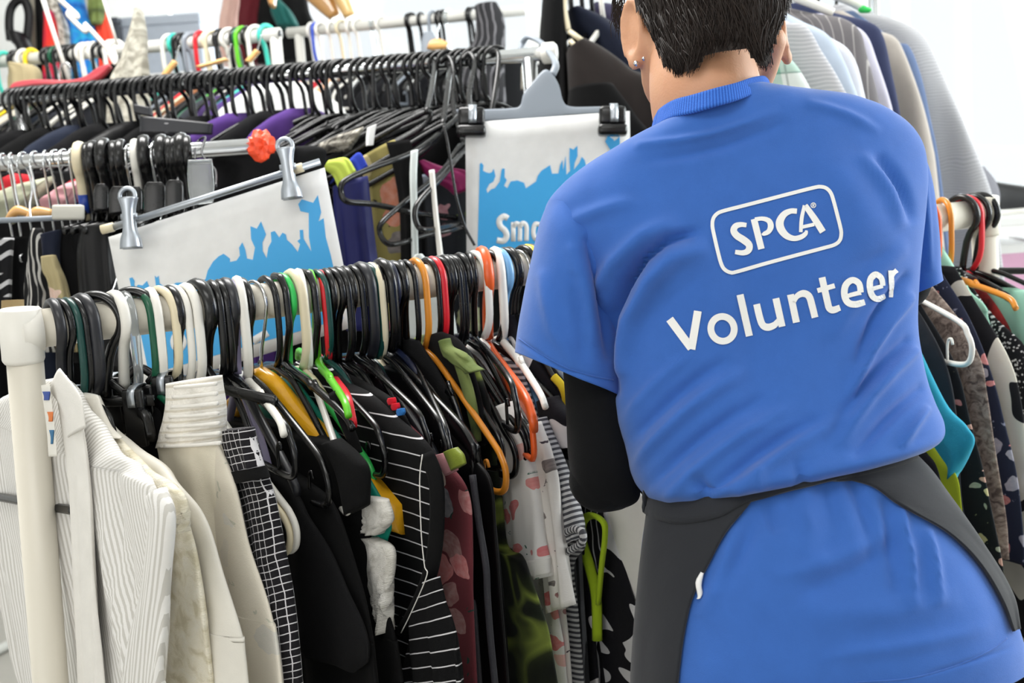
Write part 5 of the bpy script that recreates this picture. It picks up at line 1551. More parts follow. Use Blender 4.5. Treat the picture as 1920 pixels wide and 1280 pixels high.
frc = [(580, 'green_blouse', '#1e6a5c'), (600, 'coral_blouse', '#e08a80'), (618, 'grey_shirt', '#8f9096'), (640, 'red_blouse', '#b8232f'), (664, 'peach_blouse', '#e6b08a'), (690, 'charcoal_dress', '#1d1d21'), (728, 'black_dress', '#131316'), (790, 'black_suit', '#1b1c20'), (842, 'black_coat', '#131417'), (890, 'charcoal_suit', '#202126'), (925, 'black_jacket', '#17181b')]
for k, (x, nm, c) in enumerate(frc):
    q = FARR.at(x); tw = -16 if k < 6 else -48; v = FARR.dirn(tw)
    near = [proj(q + v * u + np.array([0, 0, z])) for u, z in ((.03, -.095), (.09, -.12), (.18, -.17), (.2, -.22), (.2, -.4), (.21, -.95))]
    garment(nm, FARR, x, near, mono('farr_' + nm, c), f"{nm.replace('_', ' ')} on the scuffed far rail, {ordinal(len(frc) - k)} garment from its bare end", nm.split('_')[1], tw, .025, .006, 4, 110 + k, group=gl2)
PINS = fabric('black_grey_slub', '#2a2a2c', p_stripes('u', .018, .2, '#77767a', '#29292c', .03))
cloth('striped_scarf', 'dark grey slub scarf thrown over the end of the scuffed rail', 'scarf', [((890, 12), (932, 6)), ((892, 40), (946, 36)), ((888, 75), (948, 80)), ((860, 110), (946, 140)), ((840, 150), (950, 200))], 3.46, PINS, .03, .006, 4, 130)
cloth('grey_tag_plate', 'pale blue-grey hanger plate on the scuffed rail', 'hanger', [((794, 62), (812, 60)), ((790, 80), (818, 78)), ((790, 104), (806, 100))], 3.40, GREYP, .01, 0, 1, 131)
V, F, U = loft([((800, 92), (808, 76)), ((812, 94), (822, 72)), ((834, 92), (842, 80))], 3.36, .012, 12, 14)
o = empty('wooden_hanger', tuple(P(820, 86, 3.36)), 'pale wooden hanger neck beside the blue-grey plate', 'hanger')
keep(thing_mesh('shoulder_bow', V, F, U, WOOD, parent=o), o); keep(pxtube('hook', o, [(818, 76), (820, 60), (824, 44)], 3.4, .002, CHROME), o)
# bundle of things above the far rails
gt = 'clothes piled on the high shelf'
for nm, lb_, cat, segs, d, m in (
        ('pink_curtain', 'pale pink curtain panel above the far rails', 'curtain', [((424, -40), (462, -40)), ((418, 10), (456, 10)), ((412, 48), (452, 46)), ((410, 120), (452, 120))], 4.5, mono('pale_pink_cloth', '#dcb7ab')),
        ('burgundy_coat', 'burgundy coat above the far rails', 'coat', [((452, -40), (506, -40)), ((450, 10), (500, 10)), ((448, 40), (492, 36)), ((448, 120), (492, 120))], 4.4, mono('burgundy_wool', '#5a1720')),
        ('dark_coat', 'black coat beside the burgundy one', 'coat', [((492, -40), (570, -40)), ((486, 12), (580, 20)), ((484, 40), (590, 50)), ((484, 120), (590, 120))], 4.35, BLK),
        ('teal_coat', 'dark teal coat in front of the black one', 'coat', [((512, 4), (528, 2)), ((508, 24), (548, 24)), ((520, 52), (562, 50))], 4.25, mono('dark_teal_wool', '#1c5a56'))):
    cloth(nm, lb_, cat, segs, d, m, .05, .008, 3, 140 + int(segs[0][0][0]), gt)
for k, (segs, c) in enumerate((([((545, -30), (600, -46)), ((580, 5), (622, -20)), ((618, 38), (640, 26))], '#b98a4e'), ([((596, -40), (630, -40)), ((622, -6), (652, -12)), ((646, 36), (668, 26))], '#d2ab6c'), ([((498, -12), (520, -20)), ((506, 12), (516, 10))], '#d49a56'))):
    b_ = loft(segs, 4.1 - .05 * k, .03, 16, 20, p=.6)
    thing_mesh('wicker_board', *b_, woodmat(f'golden_wood_{k}', c, c), f"golden wooden board propped above the far rails, {('lower', 'upper', 'smallest')[k]} one", 'board', 'boards above the far rails')

# ------------------------------------------------------------------ dark coats between the Small sign and the head
gk = 'dark coats behind the Small sign'
cloth('long_black_coat', 'long black coat hanging beside the round rail end', 'coat', [((1022, -60), (1056, -60)), ((1012, 60), (1062, 60)), ((1010, 130), (1066, 130)), ((1000, 300), (1080, 300)), ((990, 560), (1090, 560))], 2.75, BLK, .05, .01, 3, 150, gk)
cloth('navy_coat', 'navy coat above the brown one, left of the head', 'coat', [((1060, 30), (1090, 20)), ((1066, 62), (1140, 40)), ((1100, 110), (1190, 80)), ((1110, 200), (1240, 160)), ((1110, 480), (1290, 480))], 2.85, NAVY, .06, .006, 3, 151, gk)
cloth('grey_violet_jacket', 'grey-violet jacket collar near the ear', 'jacket', [((1098, 30), (1120, 8)), ((1110, 50), (1160, 14)), ((1128, 66), (1190, 40)), ((1140, 120), (1240, 100))], 2.95, mono('grey_violet_wool', '#45415a'), .05, .004, 3, 152, gk)
cloth('brown_coat', 'very dark brown coat behind the Small sign clip', 'coat', [((1062, 100), (1100, 78)), ((1064, 130), (1130, 92)), ((1066, 170), (1180, 130)), ((1070, 260), (1240, 190)), ((1072, 520), (1300, 520))], 2.7, mono('dark_brown_wool', '#231d1b'), .06, .006, 3, 153, gk)
cloth('black_wool_coat', 'black wool coat below the brown one', 'coat', [((1066, 170), (1150, 160)), ((1064, 210), (1190, 215)), ((1064, 300), (1240, 300)), ((1064, 560), (1260, 560))], 2.6, BLK, .05, .006, 3, 154, gk)
DK = Rail(P(1050, -45, 2.9), P(1300, -70, 2.7), .0125); DK.B[2] = DK.A[2]
chrome_rack(DK, 'chrome rack of dark coats behind the volunteer', [DK.at(1060), DK.at(1290)], CHROME)
o = empty('tubular_hanger', tuple(P(1080, 75, 2.78)), 'white hanger arms between the navy and brown coats', 'hanger')
for pts in ([(1066, 58), (1100, 82)], [(1068, 76), (1086, 94)], [(1066, 58), (1058, 10), (1064, -30), (1072, -44)]):
    keep(pxtube('arm' if pts[0][1] > 60 or pts[1][1] > 60 else 'hook', o, pts, 2.72, .0055, CREAMP), o)
for k, x in enumerate((1072, 1092, 1110, 1128)):
    hanger(DK, x, ('k', 'k', 'k', 'w')[k], 'flat', 'straight', .0048, w=.18, drop=.07, zn=-.10, tw=20, label=f'dark hanger on the coat rail left of the head, {ordinal(k + 1)} from the long black coat', group='hangers of the dark coats')

# ------------------------------------------------------------------ jackets at the upper right
COAT = Rail(P(1280, -105, 2.25), P(1640, -60, 3.05), .0125); COAT.B[2] = COAT.A[2]
chrome_rack(COAT, 'chrome rack of grey jackets at the upper right', [COAT.at(1290), COAT.at(1635)], CHROME)
gj = 'jackets on the upper right rack'
PLAID = fabric('green_white_plaid', '#c9d6cf', p_plaid('#d3dad6', '#3f9a7a', '#5a6a66'))
LIN = fabric('pale_grey_linen', '#b9b9be', p_stripes('v', .007, .4, '#c4c3c6', '#aeaeb3', .02))  # linen, pinstripe and taupe colours lightened to carry the bright haze
PIN2 = fabric('brown_grey_pinstripe', '#7c797a', p_stripes('u', .014, .12, '#a9a5a3', '#747072', .002))
WEFT = fabric('grey_slub_linen', '#b2b2b6', p_stripes('v', .006, .5, '#b9b9bc', '#a9a9ad', .03))
for k, (x, near, m, nm, lb_) in enumerate((
        (1305, [(1400, 10), (1440, 55), (1462, 92), (1495, 125), (1532, 190), (1570, 270)], PLAID, 'plaid_shirt', 'green and white plaid shirt next to the ear'),
        (1335, [(1430, 15), (1475, 40), (1512, 50), (1540, 95), (1572, 145), (1608, 215), (1650, 310)], LIN, 'linen_jacket', 'pale grey linen jacket beside the plaid shirt'),
        (1365, [(1450, 12), (1500, 38), (1548, 62), (1575, 100), (1600, 160), (1622, 225), (1652, 330)], mono('pale_blue_cotton', '#b9c4d4'), 'pale_blue_shirt', 'pale blue shirt behind the linen jacket'),
        (1388, [(1500, 40), (1560, 72), (1590, 92), (1608, 125), (1622, 180), (1638, 240), (1662, 340)], mono('white_poplin', '#d9dae2'), 'white_shirt', 'white shirt in front of the pinstriped jacket'),
        (1412, [(1450, 8), (1520, 24), (1580, 34), (1612, 58), (1624, 98), (1642, 165), (1656, 235), (1676, 340)], PIN2, 'pinstripe_jacket', 'brown-grey pinstriped jacket on the upper right rack'),
        (1440, [(1540, 25), (1598, 46), (1626, 68), (1644, 115), (1666, 180), (1680, 235), (1702, 340)], mono('lilac_white_cotton', '#c9c6d6'), 'lilac_shirt', 'lilac-white shirt left of the navy blazer'),
        (1468, [(1500, 5), (1565, 24), (1632, 42), (1656, 68), (1672, 135), (1690, 225), (1704, 340)], mono('navy_blazer_wool', '#343a58'), 'navy_blazer', 'navy blazer in the middle of the upper right rack'),
        (1500, [(1580, 20), (1645, 56), (1678, 70), (1698, 104), (1728, 185), (1748, 265), (1760, 350)], mono('taupe_wool', '#b8b0a8'), 'taupe_jacket', 'taupe jacket between the navy blazer and the denim one'),
        (1530, [(1600, 20), (1680, 76), (1706, 88), (1728, 145), (1745, 225), (1764, 330)], mono('mid_denim', '#5f7092'), 'denim_jacket', 'blue denim jacket under the big grey jacket'),
        (1565, [(1585, 8), (1610, 22), (1660, 30), (1705, 48), (1738, 78), (1776, 160), (1812, 240), (1856, 350), (1872, 430)], WEFT, 'grey_blazer', 'large grey slub blazer at the end of the upper right rack'))):
    ctg = nm.split('_')[-1]
    garment(nm, COAT, x, near, m, lb_, ctg, 6, .028, .005, 3, 160 + k, group=gj, far=.25, bottom=.85)
    hanger(COAT, x, 'k', 'flat', 'curl', .005, w=.08, drop=.075, zn=-.08, tw=6, label=f'hanger inside the {nm.replace("_", " ")}', group='hangers of the jackets')
wh = empty('tubular_hanger', tuple(P(1520, 15, 2.5)), 'white plastic hanger with a green tip above the jackets', 'hanger')
keep(pxtube('arm', wh, [(1470, -12), (1520, 6), (1562, 24)], 2.45, .008, WHITEP), wh)
keep(pxtube('arm', wh, [(1560, -12), (1595, 2), (1622, 16)], 2.75, .010, WHITEP), wh)
keep(thing_mesh('green_tip', *loft([((1608, 18), (1618, 10)), ((1614, 24), (1628, 14)), ((1630, 24), (1634, 18))], 2.72, .01, 8, 12), COLP['gr'], label='bright green tip', parent=wh), wh)

# ------------------------------------------------------------------ shelf at the right edge
shp = P(1900, 470, 3.1)
sh = empty('shoe_shelf', (shp[0] + .12, shp[1], 0), 'white shelf unit with shoes at the right edge', 'shelf')
zs = [P(1900, y, 3.1)[2] for y in (402, 545)]
for z in zs + [.25]:
    b = MB(); b.add(*box((0, .05, z), (.62, .4, .02), None, .003)); b.obj('shelf_board', FRAMEM, sh, smooth=False)
for x in (-.3, .3):
    b = MB(); b.add(*box((x, .05, .52 * 1.25), (.02, .4, 1.3), None, .003)); b.obj('side_panel', FRAMEM, sh, smooth=False)


def shoe(name, label, x, y, z, m, L=.25, rot=0, sole=None):
    o = empty(name, (x, y, z), label, 'shoe', 'shoes on the right shelf')
    o.rotation_euler = (0, 0, rot)
    b = MB()
    rows = []
    prof = [(-.5, .032, .075), (-.42, .036, .080), (-.2, .034, .062), (.05, .038, .048), (.3, .043, .036), (.45, .036, .028), (.5, .014, .016)]
    pr = catmull(prof, 30)
    A = np.stack([pr[:, 0] * L, -pr[:, 1], np.full(30, .012)], 1)
    n = 20; a = np.linspace(0, np.pi, n)
    V = np.stack([np.repeat(pr[:, 0] * L, n), (pr[:, 1][:, None] * np.cos(a)[None]).ravel(), .012 + (pr[:, 2][:, None] * np.sin(a)[None] ** .8).ravel()], 1)
    b.add(V, gridF(30, n)); b.obj('upper', m, o)
    b = MB(); n = 24; out = catmull([(-.5, 0), (-.45, .034), (-.1, .033), (.2, .043), (.42, .038), (.51, 0), (.42, -.038), (.2, -.043), (-.1, -.033), (-.45, -.034)], 40, True)
    Vb = np.concatenate([np.stack([out[:, 0] * L, out[:, 1], np.full(40, 0)], 1), np.stack([out[:, 0] * L, out[:, 1], np.full(40, .016)], 1)])
    F = [(i, (i + 1) % 40, 40 + (i + 1) % 40, 40 + i) for i in range(40)] + [tuple(range(40))[::-1], tuple(range(40, 80))]
    b.add(Vb, F); b.obj('sole', sole or WHITEP, o)
    return o


shoe('trainer', 'black trainer with a white sole on the right shelf', shp[0] - .02, shp[1] - .05, zs[0] + .01, BLKS, .26, .25)
shoe('trainer', 'grey trainer behind the black one on the right shelf', shp[0] + .22, shp[1] + .05, zs[0] + .01, mono('grey_suede', '#6a6c74'), .26, .5)
for k, (dx, c, w_) in enumerate(((-.06, '#d9a9c4', 'pink'), (.1, '#e9e4ef', 'pale lilac'))):
    b = MB(); b.add(*box((0, 0, .05), (.13, .2, .1), None, .003)); bb = b.obj('shoe_box', plastic(f'card_{w_.replace(" ", "_")}', c, .6), None, smooth=False)
    bb.location = (shp[0] + dx, shp[1] + .02, zs[1] + .01)
    tag(bb, f'{w_} shoe box on the lower shelf at the right edge', 'box')
    b = MB(); b.add(*box((0, 0, .092), (.134, .204, .02), None, .002)); b.obj('lid', FRAMEM, bb, smooth=False)
cloth('grey_bag', 'dark grey soft bag behind the right end of the white rail', 'bag', [((1752, 322), (1840, 318)), ((1748, 350), (1862, 346)), ((1752, 385), (1868, 380)), ((1752, 420), (1850, 420))], 3.0, mono('grey_canvas', '#75757c'), .08, .004, 2, 170)

# ------------------------------------------------------------------ the volunteer
def skinmat():
    m, nt, b = nmat('skin')
    g = G(nt)
    tc = g.n('ShaderNodeTexCoord').outputs['Object']
    n1, _ = g.noise(tc, 25, 4); n2, _ = g.noise(tc, 400, 3)
    nt.links.new(g.mix(n1, hexc('#c98f6d'), hexc('#dba884')), b.inputs['Base Color'])
    b.inputs['Roughness'].default_value = 0.5
    b.inputs['Subsurface Weight'].default_value = 0.15
    b.inputs['Subsurface Radius'].default_value = (.01, .004, .002)
    bp = g.n('ShaderNodeBump'); bp.inputs['Strength'].default_value = .15; bp.inputs['Distance'].default_value = .002
    nt.links.new(n2, bp.inputs['Height']); nt.links.new(bp.outputs[0], b.inputs['Normal'])
    return m


SKIN = skinmat()
SHIRT = fabric('royal_blue_jersey', '#3867b8', None, .9, .22, 1400, .25)
PRINT = plastic('white_screen_print', '#f0efec', .6)
APRON = fabric('charcoal_apron_twill', '#26282d', None, .85, .2, 1600, .15)
SLEEVE = fabric('black_thermal_sleeve', '#08090c', None, .95, .2, 900, .03)
TROU = fabric('black_trouser_cloth', '#101114')

person = empty('person', (0.24, 1.32, 0), 'person in a blue volunteer T-shirt and dark apron, seen from behind, sorting the rack', 'person')


def kid(o, par=None):
    if par is None:
        o.parent = person
        o.matrix_parent_inverse = Matrix.Translation(-Vector(person.location))
    else:
        o.parent = par
    return o


def capsule(pts, rads, sides=20, n=None):
    """rounded limb: tube along pts with rounded ends"""
    pts = np.asarray(pts, float); n = n or 10 * len(pts)
    p = catmull(pts, n); r = catmull(np.asarray(rads, float)[:, None], n)[:, 0]
    d0 = unit(p[0] - p[1]); d1 = unit(p[-1] - p[-2])
    h = np.array([.97, .8, .5, .2]); k = np.sqrt(1 - h ** 2)
    P0 = [p[0] + d0 * r[0] * x for x in h]; R0 = [r[0] * x for x in k]
    P1 = [p[-1] + d1 * r[-1] * x for x in h[::-1]]; R1 = [r[-1] * x for x in k[::-1]]
    return tube(np.concatenate([P0, p, P1]), np.concatenate([R0, r, R1]), sides)


def ellip(c, R3, rad, nu=32, nv=20):
    """ellipsoid with axes R3 (columns) and radii rad"""
    a = np.linspace(0, 2 * np.pi, nu, endpoint=False); t = np.linspace(.02, np.pi - .02, nv)
    V = np.stack([(np.sin(t)[:, None] * np.cos(a)[None]).ravel(), (np.sin(t)[:, None] * np.sin(a)[None]).ravel(), np.repeat(np.cos(t), nu)], 1)
    V = V * np.asarray(rad) @ np.asarray(R3).T + c
    F = gridF(nv, nu, True) + [tuple(range(nu))[::-1], tuple((nv - 1) * nu + j for j in range(nu))]
    return V, F


# head frame: bowed forward, tipped and turned a little to her left
hz = unit(UP * .98 + RT * -.10 + np.array([0, .22, 0]))       # crown direction
hy = unit(np.array([-.16, 1, -.30])); hy = unit(hy - hz * (hy @ hz))  # face direction (away)
hx = np.cross(hy, hz)                                          # her right
HR = np.stack([hx, hy, hz], 1)
HC = P(1326, -12, 1.445)
body = MB()
add = body.add


def H(x, y, z): return HC + HR @ np.array([x, y, z])


add(*ellip(H(0, -.004, .02), HR, (.0745, .094, .098)))
add(*ellip(H(0, .034, -.045), HR, (.060, .066, .078)))           # face and jaw
add(*ellip(H(0, .062, -.100), HR, (.030, .030, .022)))           # chin
for s in (1, -1):
    add(*capsule([H(s * .062, .0, -.055), H(s * .052, .04, -.085), H(s * .022, .072, -.106)], [.016, .017, .016]))   # jaw line
    add(*ellip(H(s * .036, .082, -.030), HR, (.022, .014, .018)))  # cheeks
    add(*capsule([H(s * .012, .098, .016), H(s * .034, .088, .018)], [.008, .007]))   # brow
add(*capsule([H(0, .098, .005), H(0, .112, -.026), H(0, .108, -.036)], [.008, .011, .012]))   # nose
add(*ellip(H(0, .098, -.064), HR, (.022, .010, .006))); add(*ellip(H(0, .096, -.074), HR, (.019, .010, .006)))   # lips
# ears
for s, (ex, ey, d) in ((-1, (1190, 62, 1.435)), (1, (1464, 56, 1.475))):
    c = P(ex, ey, d)
    ax = unit(hx * s * .93 - hy * .36)                               # ear plate normal leans back and out
    ez = unit(hz + hy * -.1); ez = unit(ez - ax * (ez @ ax)); ey_ = np.cross(ez, ax)
    R = np.stack([ax, ey_, ez], 1)
    add(*ellip(c - hx * s * .004, R, (.006, .017, .032)))
    rim = [c + R @ np.array([.003, .016 * math.cos(t), .031 * math.sin(t)]) for t in np.linspace(-2.2, 2.2, 24)] if False else [c + R @ np.array([.003, .0165 * math.cos(t), .031 * math.sin(t) + .003]) for t in np.linspace(0, 2 * np.pi, 30, endpoint=False)]
    add(*tube(rim, .0042, 8, closed=True, ref=np.array([.3, .5, .8])))
    add(*ellip(c + R @ np.array([.002, 0, -.030]), R, (.006, .010, .010)))    # lobe
    add(*ellip(c - hx * s * .014, R, (.016, .012, .022)))
# neck and trunk
add(*capsule([P(1345, 262, 1.40), P(1322, 170, 1.392), P(1312, 60, 1.452)], [.060, .056, .050], 28))
for s in (1, -1):
    add(*capsule([P(1335 + s * 46, 240, 1.385), P(1316 + s * 34, 90, 1.44)], [.028, .020]))
trk = [((1262, 250), (1440, 215)), ((1170, 335), (1560, 280)), ((1120, 430), (1650, 370)), ((1170, 560), (1665, 500)), ((1205, 740), (1665, 690)), ((1245, 900), (1660, 840)), ((1235, 1060), (1740, 1010)), ((1240, 1240), (1790, 1200)), ((1270, 1400), (1770, 1380))]
V, F, U = loft(trk, [1.405, 1.40, 1.395, 1.385, 1.375, 1.365, 1.35, 1.35, 1.36], [.030, .042, .056, .066, .058, .060, .080, .082, .070], 60, 48)
add(V, F, U)
# arms and hands
SL, EL, WL = P(1108, 440, 1.385), P(1129, 898, 1.39), P(1262, 760, 1.555)
SRr, ER, WR = P(1668, 345, 1.445), P(1688, 525, 1.52), P(1590, 545, 1.67)
hands = MB()


def arm(S, E, Wp, toward):
    add(*capsule([S, S * .5 + E * .5 + np.array([0, -.004, 0]), E], [.038, .030, .0275], 20))
    add(*capsule([E, E * .45 + Wp * .55, Wp], [.0275, .030, .022], 20))
    d = unit(Wp - E); side = unit(np.cross(d, [0, 0, 1.0])) * toward; up = np.cross(side, d) * toward
    # palm: a flattened wedge, then four bent fingers of unequal length and a thumb from its side
    pc = Wp + d * .045
    R = np.stack([side, d, up], 1)
    add(*ellip(pc, R, (.036, .052, .016)))
    lens = (.066, .075, .070, .054)
    for k in range(4):
        o = (k - 1.5) * .0195
        b0 = pc + side * o + d * .030
        L = lens[k]; curl = .35 + .12 * k
        p = [b0, b0 + d * .030]
        a = 0
        for seg in (.42, .33, .25):
            a += curl * .8
            p.append(p[-1] + (d * math.cos(a) - up * math.sin(a)) * L * seg + side * o * .05)
        add(*capsule(p, [.0095, .0092, .0085, .0078, .0068], 12, 26))
    t0 = pc - d * .022 - side * .028
    add(*capsule([t0, t0 - side * .022 + d * .022 - up * .008, t0 - side * .030 + d * .050 - up * .018, t0 - side * .022 + d * .072 - up * .026], [.0125, .0115, .0098, .008], 12, 26))


arm(SL, EL, WL, 1); arm(SRr, ER, WR, 1)
# legs
hipL, hipR = P(1380, 1345, 1.36), P(1660, 1335, 1.37)
fl = np.array([hipL[0] - .01, hipL[1] + .02, .08]); fr_ = np.array([hipR[0] + .01, hipR[1] + .02, .08])
for h_, f_ in ((hipL, fl), (hipR, fr_)):
    kn = (h_ + f_) / 2 + np.array([0, .02, .03])
    add(*capsule([h_, h_ * .55 + kn * .45, kn], [.074, .070, .056], 24)); add(*capsule([kn, kn * .6 + f_ * .4 + np.array([0, -.012, 0]), f_], [.056, .052, .036], 24))
    add(*capsule([f_ + np.array([0, -.04, -.035]), f_ + np.array([0, .06, -.045]), f_ + np.array([0, .15, -.055])], [.036, .034, .024], 18))
tmp = body.obj('body_tmp', None)
md = tmp.modifiers.new('r', 'REMESH'); md.mode = 'VOXEL'; md.voxel_size = 0.0036; md.use_smooth_shade = True
sm = tmp.modifiers.new('s', 'SMOOTH'); sm.factor = .5; sm.iterations = 4
dg = bpy.context.evaluated_depsgraph_get()
me = bpy.data.meshes.new_from_object(tmp.evaluated_get(dg))
bpy.data.objects.remove(tmp)
me.name = 'body'
bod = kid(ob('body', me, SKIN))
for s in (1, -1):
    c = H(s * .031, .0865, .000)
    b = MB(); b.add(*ellip(c, HR, (.012, .011, .011), 20, 14)); ey = kid(b.obj('eye', plastic('eye_white', '#efece8', .2)))
    b = MB(); b.add(*ellip(c + HR @ np.array([0, .0075, -.001]), HR, (.0055, .0042, .0055), 16, 10)); b.obj('iris', plastic('eye_brown', '#3a2416', .15), ey)
for (x, y, d) in ((1193, 119, 1.420), (1207, 109, 1.424)):
    b = MB(); b.add(*ellip(P(x, y, d), HR, (.0030, .0030, .0030), 14, 10)); kid(b.obj('earring', CHROME))
b = MB(); b.add(*ellip(P(1449, 112, 1.46), HR, (.0028, .0028, .0028), 14, 10)); kid(b.obj('earring', CHROME))


# ---- hair: a shaped cap with strands lying over it
def hairmat():
    m, nt, b = nmat('dark_brown_hair')
    g = G(nt)
    tc = g.n('ShaderNodeTexCoord').outputs['Object']
    mp = g.n('ShaderNodeMapping'); mp.inputs['Scale'].default_value = (300, 300, 18)
    nt.links.new(tc, mp.inputs[0])
    f, _ = g.noise(mp.outputs[0], 1, 3)
    nt.links.new(g.mix(f, hexc('#0c0807'), hexc('#2a1d17')), b.inputs['Base Color'])
    b.inputs['Roughness'].default_value = .6
    b.inputs['Specular IOR Level'].default_value = .3
    return m


HAIR = hairmat()
hl = np.array([(1120, -60), (1165, 0), (1190, 20), (1200, 30), (1218, 62), (1236, 100), (1243, 128), (1262, 141), (1285, 143), (1302, 136), (1318, 112), (1345, 100), (1380, 96), (1398, 94), (1412, 112), (1430, 126), (1442, 122), (1452, 90), (1462, 60), (1480, 20), (1500, -60)], float)


def hairline(x): return np.interp(x, hl[:, 0], hl[:, 1])


hm = MB()
nu, nv = 120, 70
a = np.linspace(0, 2 * np.pi, nu, endpoint=False); t = np.linspace(.03, 2.75, nv)
HV = np.zeros((nv, nu, 3))
for i, tt in enumerate(t):
    for j, aa in enumerate(a):
        sr = math.sin(tt) if tt < 1.45 else .9927 - (tt - 1.45) * .04
        l = np.array([sr * math.cos(aa), sr * math.sin(aa), math.cos(tt) * (1 if tt < 1.57 else 1.6)])
        back = max(0, -l[1])
        r = np.array([.083, .105, .108]) * (1 + .05 * back)
        p = np.array([0, -.004, .022]) + l * r
        p *= 1 + .022 * nz(*(l * 3.5), 1) + .012 * nz(*(l * 11), 1)
        HV[i, j] = HC + HR @ p
keepf = []
for i in range(nv - 1):
    for j in range(nu):
        j2 = (j + 1) % nu
        c = (HV[i, j] + HV[i, j2] + HV[i + 1, j] + HV[i + 1, j2]) / 4
        l = HR.T @ (c - HC)
        x, y = proj(c)
        ok = True
        if l[1] < .012:                       # back and sides: stop at the nape line
            ok = y < hairline(x) - 4
            if abs(l[0]) > .066 and l[1] > -.03 and l[2] < .03: ok = ok and l[1] < -.012
        else:                                  # over the forehead
            ok = l[2] > .055 - (.02 if abs(l[0]) > .05 else 0)
        if ok: keepf.append((i * nu + j, i * nu + j2, (i + 1) * nu + j2, (i + 1) * nu + j))
hm.add(HV.reshape(-1, 3), keepf)
hr_ = random.Random(5)
flat = []
for s in range(3600):
    aa = hr_.uniform(math.pi * .93, math.pi * 2.07)
    t0 = hr_.uniform(.2, 2.3); ln = hr_.uniform(.35, .8)
    pts = []
    ja = hr_.uniform(-.12, .12); lift = hr_.uniform(.998, 1.022)
    for k in range(7):
        tt = min(2.73, t0 + ln * k / 6); a2 = aa + ja * k / 6 + .10 * math.sin(k * .6) * (1 if aa < 1.5 * math.pi else -1)
        fi = (tt - .03) / (2.75 - .03) * (nv - 1); i0 = int(min(fi, nv - 2)); fj = (a2 % (2 * math.pi)) / (2 * math.pi) * nu; j0 = int(fj) % nu
        q = HV[i0, j0] * (1 - (fi - i0)) + HV[min(nv - 1, i0 + 1), j0] * (fi - i0)
        q2 = HV[i0, (j0 + 1) % nu]
        q = q + (q2 - HV[i0, j0]) * (fj - int(fj))
        l = HR.T @ (q - HC)
        q = HC + HR @ (l * lift)
        x, y = proj(q)
        if y > hairline(x) + hr_.uniform(-3, 9): break
        if abs(l[0]) > .060 and l[1] > -.020 and l[2] < .04: break
        pts.append(q)
    if len(pts) > 2:
        n = len(pts)
        r0 = hr_.uniform(.0005, .0011)
        hm.add(*tube(np.array(pts), np.linspace(r0, r0 * .25, n), 4))
# wisps in front of the left ear and at the nape
for s in range(70):
    x0, y0 = hr_.uniform(1150, 1172), hr_.uniform(-20, 35)
    d = 1.455
    pts = [P(x0, y0, d), P(x0 - hr_.uniform(0, 6), y0 + 15, d), P(x0 + hr_.uniform(-10, 8), y0 + hr_.uniform(28, 45), d)]
    hm.add(*tube(catmull(pts, 7), np.linspace(.0006, .0002, 7), 4))
for s in range(160):
    x0 = hr_.choice([hr_.uniform(1243, 1310), hr_.uniform(1400, 1445)]); y0 = hairline(x0) - 14
    d = 1.352 + abs(x0 - 1340) * .00035
    pts = [P(x0, y0 - 12, d), P(x0 + 2, y0, d), P(x0 + hr_.uniform(-4, 9), y0 + hr_.uniform(10, 24), d + .004)]
    hm.add(*tube(catmull(pts, 6), np.linspace(.0007, .0002, 6), 4))
kid(hm.obj('hair', HAIR))

# ---- T-shirt: trunk
LV = [  # left px, right px, left depth, right depth, half thickness
    ((1240, 232), (1424, 168), 1.385, 1.395, .076), ((1212, 246), (1452, 172), 1.385, 1.40, .078), ((1168, 268), (1520, 180), 1.385, 1.405, .083), ((1110, 303), (1600, 194), 1.385, 1.41, .089),
    ((1055, 348), (1672, 226), 1.385, 1.42, .095), ((1024, 395), (1712, 272), 1.385, 1.425, .101), ((1040, 452), (1722, 330), 1.38, 1.42, .104),
    ((1092, 535), (1716, 410), 1.375, 1.41, .108), ((1124, 620), (1709, 505), 1.37, 1.40, .106), ((1138, 700), (1706, 600), 1.365, 1.39, .102), ((1154, 785), (1716, 680), 1.355, 1.38, .102),
    ((1174, 850), (1733, 745), 1.35, 1.375, .108), ((1188, 895), (1747, 786), 1.345, 1.375, .116), ((1204, 922), (1744, 812), 1.34, 1.37, .117), ((1222, 936), (1724, 830), 1.34, 1.365, .104), ((1240, 930), (1690, 838), 1.34, 1.36, .088)]
segs = [(l, r) for l, r, *_ in LV]; dep = [(a_, b_) for _, _, a_, b_, _ in LV]; ths = [x[4] for x in LV]
NR, NC = 190, 200


def gridloft(segs, dep, ths, rows, cols, p, q, even=True):
    V, F, U = loft(segs, dep, ths, rows, cols, p=p, q=q, cap=False)
    return V, F, U


V, F, U = gridloft(segs, dep, ths, NR, NC, .78, .80)


def segdist(x, y, pl):
    best = np.full(x.shape, 1e9); sgn = np.zeros(x.shape); tt = np.zeros(x.shape)
    L = sum(math.dist(pl[i], pl[i + 1]) for i in range(len(pl) - 1)); acc = 0
    for i in range(len(pl) - 1):
        ax, ay = pl[i]; bx, by = pl[i + 1]
        dx, dy = bx - ax, by - ay; l2 = dx * dx + dy * dy; l = math.sqrt(l2)
        t = np.clip(((x - ax) * dx + (y - ay) * dy) / l2, 0, 1)
        d = np.hypot(x - ax - t * dx, y - ay - t * dy)
        m = d < best
        best = np.where(m, d, best); tt = np.where(m, (acc + t * l) / L, tt); acc += l
    return best, tt


